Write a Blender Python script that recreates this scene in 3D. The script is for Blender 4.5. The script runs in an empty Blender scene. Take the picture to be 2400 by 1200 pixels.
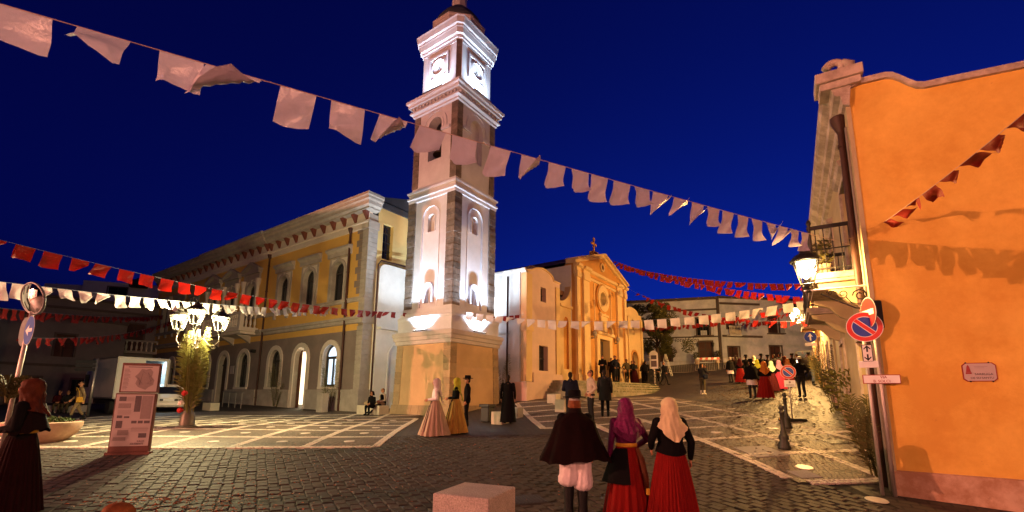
import bpy, math, random
import numpy as np
from mathutils import Vector, Matrix, kdtree
R = math.radians
rnd = random.Random(11)
sc = bpy.context.scene
col = sc.collection

# ------------------------------------------------------------------ camera
F, CX, CY, HC = 1067.0, 1200.0, 745.0, 1.65      # focal length and principal point in photo pixels (2400 wide), eye height
PITCH, ROLL = R(9.63), R(0.5)
cam_d = bpy.data.cameras.new('camera')
cam = bpy.data.objects.new('camera', cam_d)
col.objects.link(cam)
cam_d.sensor_fit = 'HORIZONTAL'
cam_d.sensor_width = 36
cam_d.lens = 36 * F / 2400
cam_d.shift_y = (CY - 600) / 2400
cam_d.clip_start = 0.05
cam_d.clip_end = 3000
cam.matrix_world = Matrix.Translation((0, 0, HC)) @ Matrix.Rotation(R(90) + PITCH, 4, 'X') @ Matrix.Rotation(ROLL, 4, 'Z')
sc.camera = cam

# ------------------------------------------------------------------ dusk sky
world = bpy.data.worlds.new('World')
sc.world = world
world.use_nodes = True
wn = world.node_tree.nodes
wl = world.node_tree.links
sky = wn.new('ShaderNodeTexSky')
sky.sky_type = 'NISHITA'
sky.sun_disc = False
sky.sun_elevation = R(-3.8)
sky.sun_rotation = R(38)
sky.altitude = 20
sky.air_density = 1.0
sky.dust_density = 0.2
sky.ozone_density = 8.0
mul = wn.new('ShaderNodeMix')
mul.data_type = 'RGBA'
mul.blend_type = 'MULTIPLY'
mul.inputs[0].default_value = 1.0
mul.inputs[7].default_value = (0.10, 0.55, 1.0, 1)
wl.new(sky.outputs[0], mul.inputs[6])
wl.new(mul.outputs[2], wn['Background'].inputs[0])
wn['Background'].inputs[1].default_value = 0.85
sc.view_settings.view_transform = 'Standard'
sc.view_settings.look = 'None'
sc.view_settings.exposure = 1.6     # long night exposure
sc.view_settings.gamma = 1.0
sc.view_settings.use_curve_mapping = False
sc.cycles.use_denoising = True
sc.cycles.max_bounces = 5
sc.cycles.diffuse_bounces = 3
sc.cycles.glossy_bounces = 2
sc.cycles.transmission_bounces = 4
sc.cycles.sample_clamp_indirect = 3.0
sc.cycles.caustics_reflective = False
sc.cycles.caustics_refractive = False

WARM = (1.0, 0.54, 0.165)       # wall lanterns of the street
POSTC = (1.0, 0.80, 0.40)      # lanterns of the post in the square
SODIUM = (1.0, 0.36, 0.22)    # street lamp behind the photographer
COLD = (0.70, 0.85, 1.0)       # floodlights of the bell tower
P_WALL, P_POST, P_SOD, P_FLOOD = 230.0, 440.0, 10500.0, 42.0

# ------------------------------------------------------------------ pixel helpers
_cp, _sp, _cr, _sr = math.cos(PITCH), math.sin(PITCH), math.cos(ROLL), math.sin(ROLL)
def ray(px, py):
    a = (px - CX) / F
    b = -(py - CY) / F
    a2 = a * _cr - b * _sr
    b2 = a * _sr + b * _cr
    return (a2, _cp - b2 * _sp, _sp + b2 * _cp)
def at_y(px, py, Y):
    r = ray(px, py)
    t = Y / r[1]
    return Vector((r[0] * t, Y, HC + r[2] * t))

# ------------------------------------------------------------------ terrain: thin plate spline through surveyed spots
GP = np.array([(0, 0, 0), (2.25, 6.7, -.02), (.9, 7, -.03), (-2.3, 14, .45), (-.1, 17.2, .63), (13, 20.6, 1.69), (10.7, 25.9, 1.8),
               (-19.5, 20.9, .37), (3, 18, .88), (6.07, 10.45, .46), (-10.2, 14.8, .5), (-8.7, 10.6, .25), (8.7, 14.5, .95),
               (-6, 6, .12), (-8.6, 26, .66), (-23.4, 36.4, .95), (.8, 25, 1.38), (6.9, 29.5, 1.75), (6.5, 8, .06), (8.6, 6.7, -.05),
               (-2.9, 21.5, .68), (-6.3, 24, .66), (15.3, 31.6, 2.7), (17.9, 26.7, 2.3), (17, 41.5, 4.0), (19, 47, 5.0), (28, 46, 5.4),
               (0, -8, -.35), (-15, -5, -.25), (15, -5, -.6), (-40, 40, .8), (-30, 15, .1), (12, 12, .9), (0, 60, 3.5), (40, 60, 6.5), (-30, 60, 1.5)], float)
def _tps_phi(r2):
    return 0.5 * r2 * np.log(np.maximum(r2, 1e-9))
_n = len(GP)
_K = _tps_phi(((GP[:, None, :2] - GP[None, :, :2]) ** 2).sum(-1)) + np.eye(_n) * 1.5
_P = np.c_[np.ones(_n), GP[:, :2]]
_A = np.block([[_K, _P], [_P.T, np.zeros((3, 3))]])
_W = np.linalg.solve(_A, np.r_[GP[:, 2], 0, 0, 0])
def gz_arr(x, y):
    x = np.clip(np.asarray(x, float), -45, 45)
    y = np.clip(np.asarray(y, float), -10, 65)
    d2 = (x[..., None] - GP[:, 0]) ** 2 + (y[..., None] - GP[:, 1]) ** 2
    return _tps_phi(d2) @ _W[:_n] + _W[_n] + _W[_n + 1] * x + _W[_n + 2] * y
def gz(x, y):
    return float(gz_arr(np.array([x]), np.array([y]))[0])
def ground(px, py, lo=1.0, hi=70.0):
    """where the sight line through a photo pixel meets the terrain"""
    r = ray(px, py)
    ts = np.linspace(lo, hi, 1400)
    h = HC + r[2] * ts - gz_arr(r[0] * ts, r[1] * ts)
    i = np.argmax(h < 0) if (h < 0).any() else len(ts) - 1
    t = ts[i]
    if i > 0:
        t = ts[i - 1] + (ts[i] - ts[i - 1]) * h[i - 1] / max(h[i - 1] - h[i], 1e-6)
    x, y = r[0] * t, r[1] * t
    return Vector((x, y, gz(x, y)))
def gnormal(x, y, e=.15):
    return Vector((-(gz(x + e, y) - gz(x - e, y)) / (2 * e), -(gz(x, y + e) - gz(x, y - e)) / (2 * e), 1)).normalized()

# ------------------------------------------------------------------ mesh builder
class MB:
    def __init__(s):
        s.v, s.f, s.m = [], [], []
    def add(s, vs, fs, mi=0):
        o = len(s.v)
        s.v.extend([tuple(p) for p in vs])
        for f in fs:
            s.f.append([i + o for i in f])
            s.m.append(mi)
        return s
    def box(s, x0, x1, y0, y1, z0, z1, mi=0, c=0):
        if x0 > x1: x0, x1 = x1, x0
        if y0 > y1: y0, y1 = y1, y0
        if c <= 0:
            vs = [(x, y, z) for z in (z0, z1) for y in (y0, y1) for x in (x0, x1)]
            return s.add(vs, [(0, 2, 3, 1), (4, 5, 7, 6), (0, 1, 5, 4), (2, 6, 7, 3), (0, 4, 6, 2), (1, 3, 7, 5)], mi)
        vs, ids = [], {}
        for iz, z in enumerate((z0, z1)):
            for iy, y in enumerate((y0, y1)):
                for ix, x in enumerate((x0, x1)):
                    dx, dy, dz = (c, -c)[ix], (c, -c)[iy], (c, -c)[iz]
                    for k, p in enumerate(((x, y + dy, z + dz), (x + dx, y, z + dz), (x + dx, y + dy, z))):
                        ids[ix, iy, iz, k] = len(vs)
                        vs.append(p)
        g = lambda a, b, d, k: ids[a, b, d, k]
        fs = [[g(0, 0, 0, 0), g(0, 0, 1, 0), g(0, 1, 1, 0), g(0, 1, 0, 0)], [g(1, 0, 0, 0), g(1, 1, 0, 0), g(1, 1, 1, 0), g(1, 0, 1, 0)],
              [g(0, 0, 0, 1), g(1, 0, 0, 1), g(1, 0, 1, 1), g(0, 0, 1, 1)], [g(0, 1, 0, 1), g(0, 1, 1, 1), g(1, 1, 1, 1), g(1, 1, 0, 1)],
              [g(0, 0, 0, 2), g(0, 1, 0, 2), g(1, 1, 0, 2), g(1, 0, 0, 2)], [g(0, 0, 1, 2), g(1, 0, 1, 2), g(1, 1, 1, 2), g(0, 1, 1, 2)]]
        for a in (0, 1):
            for b in (0, 1):
                fs.append([g(a, b, 0, 0), g(a, b, 1, 0), g(a, b, 1, 1), g(a, b, 0, 1)])
                fs.append([g(a, 0, b, 0), g(a, 1, b, 0), g(a, 1, b, 2), g(a, 0, b, 2)])
                fs.append([g(0, a, b, 1), g(1, a, b, 1), g(1, a, b, 2), g(0, a, b, 2)])
                for d in (0, 1):
                    fs.append([g(a, b, d, 0), g(a, b, d, 1), g(a, b, d, 2)])
        return s.add(vs, fs, mi)
    def prism(s, pts, y0, y1, mi=0, plane='xz'):
        n = len(pts)
        def mk(a, b, y):
            return (a, y, b) if plane == 'xz' else ((y, a, b) if plane == 'yz' else (a, b, y))
        vs = [mk(a, b, y0) for a, b in pts] + [mk(a, b, y1) for a, b in pts]
        fs = [list(range(n)), list(range(2 * n - 1, n - 1, -1))] + [(i, i + n, (i + 1) % n + n, (i + 1) % n) for i in range(n)]
        return s.add(vs, fs, mi)
    def lathe(s, prof, n=16, c=(0, 0, 0), mi=0, sx=1, sy=1, a0=0.0):
        vs, fs = [], []
        for r, z in prof:
            for k in range(n):
                a = a0 + 2 * math.pi * k / n
                vs.append((c[0] + r * sx * math.cos(a), c[1] + r * sy * math.sin(a), c[2] + z))
        for j in range(len(prof) - 1):
            for k in range(n):
                fs.append((j * n + k, j * n + (k + 1) % n, (j + 1) * n + (k + 1) % n, (j + 1) * n + k))
        if prof[0][0] > 1e-4: fs.append(list(range(n - 1, -1, -1)))
        if prof[-1][0] > 1e-4: fs.append([(len(prof) - 1) * n + k for k in range(n)])
        return s.add(vs, fs, mi)
    def sq(s, prof, mi=0, cap=True):
        vs, fs = [], []
        for h, z in prof:
            vs += [(-h, -h, z), (h, -h, z), (h, h, z), (-h, h, z)]
        for j in range(len(prof) - 1):
            for k in range(4):
                fs.append((j * 4 + k, j * 4 + (k + 1) % 4, j * 4 + 4 + (k + 1) % 4, j * 4 + 4 + k))
        if cap:
            fs.append((3, 2, 1, 0))
            n = 4 * len(prof) - 4
            fs.append((n, n + 1, n + 2, n + 3))
        return s.add(vs, fs, mi)
    def tube(s, pts, rad, n=8, mi=0, sq=None):
        pts = [Vector(p) for p in pts]
        if not hasattr(rad, '__len__'): rad = [rad] * len(pts)
        vs, fs = [], []
        up = None
        for i, p in enumerate(pts):
            d = (pts[min(i + 1, len(pts) - 1)] - pts[max(i - 1, 0)])
            d = d.normalized() if d.length > 1e-9 else Vector((0, 0, 1))
            if up is None:
                up = Vector((0, 0, 1)) if abs(d.z) < .9 else Vector((0, 1, 0))
            a = d.cross(up)
            a = a.normalized() if a.length > 1e-6 else Vector((1, 0, 0))
            b = a.cross(d).normalized()
            up = b
            for k in range(n):
                t = 2 * math.pi * (k + .5) / n
                q = p + a * (rad[i] * math.cos(t) * (sq[0] if sq else 1)) + b * (rad[i] * math.sin(t) * (sq[1] if sq else 1))
                vs.append(tuple(q))
        for j in range(len(pts) - 1):
            for k in range(n):
                fs.append((j * n + k, j * n + (k + 1) % n, (j + 1) * n + (k + 1) % n, (j + 1) * n + k))
        fs.append(list(range(n - 1, -1, -1)))
        fs.append([(len(pts) - 1) * n + k for k in range(n)])
        return s.add(vs, fs, mi)
    def ell(s, c, r, nu=14, nv=9, mi=0, rot=None):
        vs, fs = [], []
        m = rot if rot else Matrix.Identity(3)
        c = Vector(c)
        vs.append(tuple(c + m @ Vector((0, 0, -r[2]))))
        for j in range(1, nv):
            t = -math.pi / 2 + math.pi * j / nv
            for k in range(nu):
                a = 2 * math.pi * k / nu
                vs.append(tuple(c + m @ Vector((r[0] * math.cos(t) * math.cos(a), r[1] * math.cos(t) * math.sin(a), r[2] * math.sin(t)))))
        vs.append(tuple(c + m @ Vector((0, 0, r[2]))))
        for k in range(nu):
            fs.append((0, 1 + (k + 1) % nu, 1 + k))
            fs.append((len(vs) - 1, 1 + (nv - 2) * nu + k, 1 + (nv - 2) * nu + (k + 1) % nu))
        for j in range(nv - 2):
            for k in range(nu):
                fs.append((1 + j * nu + k, 1 + j * nu + (k + 1) % nu, 1 + (j + 1) * nu + (k + 1) % nu, 1 + (j + 1) * nu + k))
        return s.add(vs, fs, mi)
    def mesh(s, name, mats, smooth=False):
        me = bpy.data.meshes.new(name)
        me.from_pydata(s.v, [], s.f)
        if mats is not None:
            for m in (mats if isinstance(mats, (list, tuple)) else [mats]):
                me.materials.append(m)
            if len(me.materials) > 1:
                me.polygons.foreach_set('material_index', s.m)
        if smooth:
            me.polygons.foreach_set('use_smooth', [True] * len(me.polygons))
        me.update()
        return me
    def build(s, name, mats, parent=None, smooth=False, loc=None, rz=0, bev=0, label=None, auto=None):
        me = s.mesh(name, mats, smooth)
        o = inst(name, me, parent, loc, rz)
        if auto is not None:
            me.set_sharp_from_angle(angle=R(auto))
        if bev:
            b = o.modifiers.new('bevel', 'BEVEL')
            b.width = bev
            b.segments = 2
            b.limit_method = 'ANGLE'
            b.angle_limit = R(40)
        if label: o['label'] = label
        return o
def inst(name, me, parent=None, loc=None, rz=0, scale=None):
    o = bpy.data.objects.new(name, me)
    col.objects.link(o)
    if parent: o.parent = parent
    if loc is not None: o.location = loc
    if rz: o.rotation_euler[2] = rz
    if scale is not None: o.scale = scale if hasattr(scale, '__len__') else (scale,) * 3
    return o
def tag(o, label, cat=None, group=None, kind=None):
    if label: o['label'] = label
    if cat: o['category'] = cat
    if group: o['group'] = group
    if kind: o['kind'] = kind
    return o
def thing(name, label, cat, loc=(0, 0, 0), rz=0, group=None):
    o = bpy.data.objects.new(name, None)
    o.empty_display_size = .2
    col.objects.link(o)
    o.location = loc
    o.rotation_euler[2] = rz
    return tag(o, label, cat, group)
def text(body, size, mat, parent, M4, name='lettering', ext=.002, sx=1.0):
    cu = bpy.data.curves.new(name, 'FONT')
    cu.body = body
    cu.size = size
    cu.extrude = ext
    cu.align_x = 'CENTER'
    cu.align_y = 'CENTER'
    cu.resolution_u = 3
    t = bpy.data.objects.new(name, cu)
    col.objects.link(t)
    me = bpy.data.meshes.new_from_object(t)
    bpy.data.objects.remove(t)
    me.materials.clear()
    me.materials.append(mat)
    me.transform(Matrix.Diagonal((sx, 1, 1, 1)))
    me.transform(M4)
    return inst(name, me, parent)
def light(name, kind, loc, energy, color, parent=None, size=.1, size_y=None, aim=None, spread=None, spot=None, blend=.5):
    d = bpy.data.lights.new(name, kind)
    d.energy = energy
    d.color = color
    if kind == 'AREA':
        d.shape = 'RECTANGLE' if size_y else 'SQUARE'
        d.size = size
        if size_y: d.size_y = size_y
        if spread: d.spread = spread
    else:
        d.shadow_soft_size = size
        if kind == 'SPOT':
            d.spot_size = spot
            d.spot_blend = blend
    o = bpy.data.objects.new(name, d)
    col.objects.link(o)
    o.location = loc
    if aim is not None:
        o.rotation_euler = Vector(aim).to_track_quat('-Z', 'Y').to_euler()
    if parent: o.parent = parent
    return o

# ------------------------------------------------------------------ materials
def mat(name, c, rough=.8, var=.12, scale=5.0, bump=.15, bscale=None, metal=0.0, spec=.3, stain=0.0, sscale=.6, stainc=None, rand=0.0, emit=None, es=0.0, alpha=None, trans=0.0, detail=6.0, dist=.02, sheen=0.0, aniso=None, spots=0.0, spotc=(.2, .1, .05)):
    m = bpy.data.materials.new(name)
    m.use_nodes = True
    nt = m.node_tree
    N, L = nt.nodes, nt.links
    b = N['Principled BSDF']
    b.inputs['Roughness'].default_value = rough
    b.inputs['Metallic'].default_value = metal
    b.inputs['Specular IOR Level'].default_value = spec
    if trans: b.inputs['Transmission Weight'].default_value = trans
    if sheen: b.inputs['Sheen Weight'].default_value = sheen
    tc = N.new('ShaderNodeTexCoord')
    src = tc.outputs['Object']
    if aniso:
        mp = N.new('ShaderNodeMapping')
        mp.inputs['Scale'].default_value = aniso
        L.new(src, mp.inputs[0])
        src = mp.outputs[0]
    def noise(sc_, det=detail, ro=.6):
        n = N.new('ShaderNodeTexNoise')
        n.inputs['Scale'].default_value = sc_
        n.inputs['Detail'].default_value = det
        n.inputs['Roughness'].default_value = ro
        L.new(src, n.inputs['Vector'])
        return n
    n1 = noise(scale)
    mx = N.new('ShaderNodeMix')
    mx.data_type = 'RGBA'
    lo = [max(0, k * (1 - var * 1.6)) for k in c]
    hi = [min(1, k * (1 + var * 1.6)) for k in c]
    mx.inputs[6].default_value = (*lo, 1)
    mx.inputs[7].default_value = (*hi, 1)
    L.new(n1.outputs[0], mx.inputs[0])
    out = mx.outputs[2]
    if stain:
        n2 = noise(sscale, 8, .7)
        rp = N.new('ShaderNodeValToRGB')
        rp.color_ramp.elements[0].position = .42
        rp.color_ramp.elements[0].color = (stain,) * 3 + (1,)
        rp.color_ramp.elements[1].position = .62
        rp.color_ramp.elements[1].color = (0, 0, 0, 1)
        L.new(n2.outputs[0], rp.inputs[0])
        m2 = N.new('ShaderNodeMix')
        m2.data_type = 'RGBA'
        L.new(rp.outputs[0], m2.inputs[0])
        L.new(out, m2.inputs[6])
        sc_ = stainc or [k * .45 for k in c]
        m2.inputs[7].default_value = (*sc_, 1)
        out = m2.outputs[2]
    if spots:
        n4 = noise(6.0, 5, .65)
        r4 = N.new('ShaderNodeValToRGB')
        r4.color_ramp.elements[0].position = .68
        r4.color_ramp.elements[0].color = (0, 0, 0, 1)
        r4.color_ramp.elements[1].position = .73
        r4.color_ramp.elements[1].color = (spots,) * 3 + (1,)
        L.new(n4.outputs[0], r4.inputs[0])
        m4 = N.new('ShaderNodeMix')
        m4.data_type = 'RGBA'
        L.new(r4.outputs[0], m4.inputs[0])
        L.new(out, m4.inputs[6])
        m4.inputs[7].default_value = (*spotc, 1)
        out = m4.outputs[2]
    if rand:
        oi = N.new('ShaderNodeObjectInfo')
        hs = N.new('ShaderNodeHueSaturation')
        mr = N.new('ShaderNodeMapRange')
        mr.inputs[3].default_value = 1 - rand
        mr.inputs[4].default_value = 1 + rand
        L.new(oi.outputs['Random'], mr.inputs[0])
        L.new(mr.outputs[0], hs.inputs['Value'])
        L.new(out, hs.inputs['Color'])
        out = hs.outputs[0]
    L.new(out, b.inputs['Base Color'])
    if bump:
        n3 = noise(bscale or scale * 6, 5)
        bp = N.new('ShaderNodeBump')
        bp.inputs['Strength'].default_value = bump
        bp.inputs['Distance'].default_value = dist
        L.new(n3.outputs[0], bp.inputs['Height'])
        L.new(bp.outputs[0], b.inputs['Normal'])
    if emit:
        b.inputs['Emission Color'].default_value = (*emit, 1)
        b.inputs['Emission Strength'].default_value = es
    return m
X = {}
def MT(name, *a, **k):
    X[name] = mat(name, *a, **k)
    return X[name]
# masonry and paint
MT('plaster_white', (.80, .78, .74), .85, .06, 2.5, .12, 30, stain=.22, sscale=.5)
MT('tower_white', (.68, .69, .76), .85, .06, 2.0, .14, 25, stain=.25, sscale=.6)
MT('tower_stone', (.20, .165, .145), .9, .3, 5, .8, 9, rand=.25, stain=.4, sscale=2.5, dist=.04)
MT('ped_plaster', (.60, .40, .22), .88, .08, 1.5, .15, 40, stain=.25, sscale=.45)
MT('ped_stone', (.36, .26, .155), .9, .22, 6, .6, 14, rand=.16, dist=.03)
MT('moulding', (.55, .50, .49), .8, .08, 4, .12, 30, stain=.2, sscale=1.2)
MT('hall_yellow', (.62, .36, .085), .88, .08, 1.6, .12, 40, stain=.3, sscale=.5, stainc=(.45, .29, .10))
MT('hall_grey', (.235, .185, .165), .9, .10, 1.2, .12, 30, stain=.35, sscale=.5)
MT('hall_trim', (.40, .355, .315), .85, .10, 4, .12, 30, stain=.35, sscale=1.3)
MT('hall_frieze', (.60, .53, .46), .85, .08, 4, .1, 30)
MT('bracket_brown', (.16, .05, .035), .8, .1, 6, .1)
MT('hall_side', (.74, .54, .22), .88, .06, 1.5, .1, 40, stain=.15)
MT('roof_dark', (.05, .055, .07), .7, .2, 3, .2)
MT('church_cream', (.74, .53, .26), .85, .06, 2, .1, 40, stain=.15, sscale=.7)
MT('church_orange', (.62, .30, .075), .85, .08, 2, .1, 40, stain=.2, sscale=.7)
MT('church_pink', (.72, .52, .42), .85, .06, 2, .1, 40, stain=.2, sscale=.7)
MT('house_orange', (.80, .49, .10), .88, .14, .9, .2, 45, stain=.6, sscale=.7, stainc=(.58, .28, .04), spots=.55, spotc=(.42, .19, .06))
MT('house_plinth', (.55, .36, .26), .9, .15, 3, .5, 12, spots=.7, spotc=(.2, .09, .05), stain=.7, sscale=2.5, stainc=(.30, .13, .06))
MT('house_ochre', (.47, .38, .22), .88, .08, 1.2, .12, 40, stain=.3, sscale=.6)
MT('house_cornice', (.52, .43, .36), .88, .16, 4, .35, 20, stain=.5, sscale=2, stainc=(.13, .10, .08))
MT('hotel_white', (.72, .72, .80), .9, .10, 1.4, .15, 30, stain=.75, sscale=.55, stainc=(.42, .44, .55))
MT('hotel_trim', (.10, .075, .07), .8, .2, 4, .15)
MT('far_white', (.50, .50, .52), .9, .08, 1, .1)
MT('dark_wall', (.20, .17, .17), .9, .12, 1, .1, stain=.3)
MT('tile_roof', (.20, .10, .06), .85, .25, 4, .5, 9)
MT('step_stone', (.34, .30, .24), .88, .2, 3, .4, 15, stain=.55, sscale=1.5, stainc=(.12, .14, .05))
MT('granite', (.42, .36, .33), .8, .60, 55, .35, 120, spec=.3, detail=3, stain=.35, sscale=3.0)
MT('granite_grey', (.30, .28, .27), .8, .28, 60, .3, 100, detail=3)
MT('limestone', (.52, .46, .37), .85, .12, 5, .3, 25)
MT('wood_door', (.10, .04, .022), .55, .25, 3, .2, 12, aniso=(6, 6, .6))
MT('wood_dark', (.05, .03, .022), .6, .25, 4, .2, 12)
MT('shutter', (.075, .03, .024), .7, .2, 6, .2)
MT('window_frame', (.03, .025, .022), .5, .2, 6, .05)
MT('glass', (.012, .014, .02), .06, .05, 3, 0, spec=.7)
MT('glass_clear', (.9, .95, 1), .02, .01, 3, 0, trans=1.0)
MT('rose_glass', (.40, .42, .40), .25, .1, 5, .1, spec=.5)
MT('iron', (.035, .032, .03), .5, .2, 12, .2, metal=.6, spec=.5)
MT('lamp_iron', (.14, .125, .10), .45, .15, 15, .2, metal=.5)
MT('steel', (.42, .40, .38), .42, .12, 10, .1, metal=.85)
MT('galvanised', (.46, .41, .38), .5, .15, 14, .12, metal=.7)
MT('pipe_brown', (.055, .022, .016), .55, .2, 8, .1)
MT('pipe_grey', (.30, .25, .21), .6, .15, 8, .1)
MT('bronze', (.09, .06, .035), .45, .3, 10, .3, metal=.8)
MT('white_paint', (.78, .77, .74), .5, .05, 6, .05, spec=.4)
MT('car_white', (.70, .68, .62), .28, .04, 4, 0, spec=.6)
MT('truck_white', (.68, .68, .64), .45, .06, 2, .03, stain=.15)
MT('rubber', (.02, .02, .02), .8, .2, 20, .2)
MT('black_plastic', (.018, .018, .02), .45, .2, 12, .1)
MT('tail_red', (.35, .01, .008), .25, .1, 8, 0, spec=.6)
MT('sign_red', (.62, .03, .02), .38, .05, 6, 0, spec=.5)
MT('sign_blue', (.012, .045, .38), .38, .05, 6, 0, spec=.5)
MT('sign_white', (.80, .80, .80), .4, .04, 6, 0, spec=.5)
MT('sign_grey', (.16, .16, .17), .5, .1, 8, 0, metal=.6)
MT('ink', (.02, .02, .025), .6, .1, 8, 0)
MT('ink_red', (.30, .03, .03), .6, .1, 8, 0)
MT('mirror', (.9, .9, .9), .02, .01, 3, 0, metal=1.0)
MT('panel_rust', (.14, .055, .045), .6, .2, 6, .15, metal=.2)
MT('paper', (.44, .36, .36), .55, .05, 3, 0, spec=.4)
MT('paper_dark', (.11, .085, .095), .55, .3, 30, 0, detail=2)
MT('paper_mid', (.27, .21, .21), .55, .1, 20, 0)
MT('terracotta', (.55, .37, .27), .85, .15, 4, .3, 20, stain=.35, sscale=3)
MT('soil', (.04, .028, .018), .95, .3, 20, .6)
# paving
MT('joint', (.022, .018, .015), .95, .3, 8, .5, 30)
MT('sett', (.056, .045, .039), .75, .30, 9, .45, 26, rand=.38, spec=.2, stain=.25, sscale=3, dist=.015)
MT('marble_cube', (.54, .48, .40), .65, .16, 10, .3, 30, rand=.15)
MT('grate', (.06, .055, .05), .6, .2, 10, .3, metal=.5)
MT('disc_light', (.62, .56, .48), .45, .06, 8, .05)
# cloth
MT('cord', (.50, .36, .34), .8, .1, 20, .2)
MT('cord_blue', (.25, .30, .42), .7, .1, 20, .1)
def cloth(name, c, rough=.8, var=.18, scale=9, **k):
    k.setdefault('bump', .25)
    k.setdefault('spec', .08)
    return MT(name, c, rough, var, scale, **k)
def flag_cloth(name, c, rough, transl, bump=.5):
    m = MT(name, c, rough, .08, 3, bump, 2.2, spec=.5, dist=.06, detail=2.0)
    N, L = m.node_tree.nodes, m.node_tree.links
    tr, mx = N.new('ShaderNodeBsdfTranslucent'), N.new('ShaderNodeMixShader')
    tr.inputs[0].default_value = (*c, 1)
    mx.inputs[0].default_value = transl
    L.new(N['Principled BSDF'].outputs[0], mx.inputs[1])
    L.new(tr.outputs[0], mx.inputs[2])
    L.new(mx.outputs[0], N['Material Output'].inputs[0])
flag_cloth('satin_white', (.50, .45, .58), .26, .22, .3)  # white satin with reflected sky blue put into its base colour
flag_cloth('cloth_white', (.74, .70, .70), .55, .35)
flag_cloth('cloth_red', (.24, .006, .003), .6, .22, .3)
cloth('skin', (.42, .20, .12), .55, .08)
cloth('hair_dark', (.018, .012, .01), .6, .3, 30)
cloth('hair_grey', (.35, .32, .30), .6, .3, 30)
cloth('hair_brown', (.07, .035, .018), .6, .3, 30)
cloth('black_wool', (.005, .0045, .005), .95)
cloth('black_velvet', (.008, .0035, .0035), .85)
cloth('skirt_black', (.012, .0025, .003), .9)
cloth('cape_wool', (.007, .0018, .0018), .9, scale=5, var=.6)
cloth('navy', (.009, .011, .024), .85)
cloth('charcoal', (.017, .017, .019), .9)
cloth('beige', (.42, .33, .27), .85)
cloth('olive', (.075, .06, .035), .85)
cloth('khaki', (.20, .145, .08), .85)
cloth('jeans', (.11, .15, .22), .85)
cloth('linen_white', (.66, .58, .62), .8)
cloth('skirt_red', (.17, .006, .005), .75, aniso=(1, 1, .15), scale=14, var=.35)
cloth('skirt_dark', (.05, .006, .008), .8, aniso=(1, 1, .15), scale=14, var=.35)
cloth('skirt_pink', (.34, .03, .07), .75)
cloth('skirt_rose', (.34, .23, .18), .7, aniso=(1, 1, .15), scale=12, var=.2)
cloth('skirt_gold', (.34, .19, .045), .7, aniso=(1, 1, .15), scale=12, var=.3)
cloth('scarf_white', (.58, .50, .30), .6, .10, 12)
cloth('scarf_pink', (.50, .40, .42), .55, .1)
cloth('scarf_green', (.33, .34, .03), .5, .35, 7)
cloth('scarf_purple', (.12, .012, .065), .45, .75, 22)
cloth('scarf_orange', (.42, .13, .02), .6, .2)
cloth('scarf_rust', (.15, .05, .018), .6, .7, 14)
cloth('scarf_brown', (.075, .02, .009), .6, .5, 10)
cloth('scarf_mint', (.30, .42, .32), .6)
cloth('scarf_mauve', (.34, .15, .26), .6)
cloth('velvet_purple', (.07, .004, .04), .6)
cloth('gold', (.50, .27, .03), .4, .3, 30)
cloth('leather', (.10, .05, .025), .5, .3, 12)
cloth('boot_black', (.006, .006, .0065), .6, spec=.2)
cloth('shoe_white', (.62, .58, .52), .6)
# foliage
MT('leaf_green', (.055, .085, .02), .6, .35, 6, 0, rand=.2)
MT('leaf_palm', (.12, .115, .022), .5, .35, 6, 0)
MT('leaf_palm_dark', (.085, .075, .022), .55, .4, 6, 0)
MT('leaf_tree', (.085, .08, .022), .6, .4, 1.2, 0)
MT('bark', (.07, .045, .03), .9, .3, 10, .6)
MT('petal', (.42, .13, .05), .7, .45, 3, 0)
MT('petal_dry', (.15, .08, .028), .8, .5, 3, 0)
MT('leaf_dry', (.10, .035, .015), .85, .5, 3, 0)
MT('lamp_black', (.012, .011, .010), .5, .1, 10, .1)
MT('bloom_red', (.45, .012, .012), .6, .2, 20, .2)
MT('bloom_white', (.70, .60, .55), .6, .1, 20, .2)
# light sources
MT('lamp_glow', (1, .8, .4), .5, .01, 3, 0, emit=(1.0, .80, .42), es=14)
MT('lamp_glow_wall', (1, .8, .4), .5, .01, 3, 0, emit=(1.0, .80, .42), es=22)
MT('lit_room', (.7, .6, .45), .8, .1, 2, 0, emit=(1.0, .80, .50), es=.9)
MT('lit_window', (.4, .5, .7), .5, .1, 2, 0, emit=(.62, .80, 1.0), es=.55)
MT('truck_lamp', (.6, .8, 1), .5, .05, 2, 0, emit=(.45, .75, 1.0), es=7)
MT('headlight', (1, .9, .7), .4, .05, 2, 0, emit=(1.0, .8, .5), es=5)
MT('flood_glass', (.9, .95, 1), .4, .02, 3, 0, emit=(.86, .93, 1.0), es=8)
MT('sodium_glow', (1, .5, .2), .4, .02, 3, 0, emit=(1.0, .40, .10), es=10)
# local frames of the buildings
AZ = R(35.1)
U2, V2 = Vector((math.sin(AZ), math.cos(AZ))), Vector((-math.cos(AZ), math.sin(AZ)))
RZ_HALL = math.pi - AZ             # local x runs left along the town hall front, local y points out to the square
RZ_CHURCH = math.pi / 2 - AZ       # local x runs right along the church front, local -y points out
AZR = R(31.4)
RZ_RIGHT = math.pi / 2 - AZR       # local x runs up the street, local y points out to the street
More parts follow.
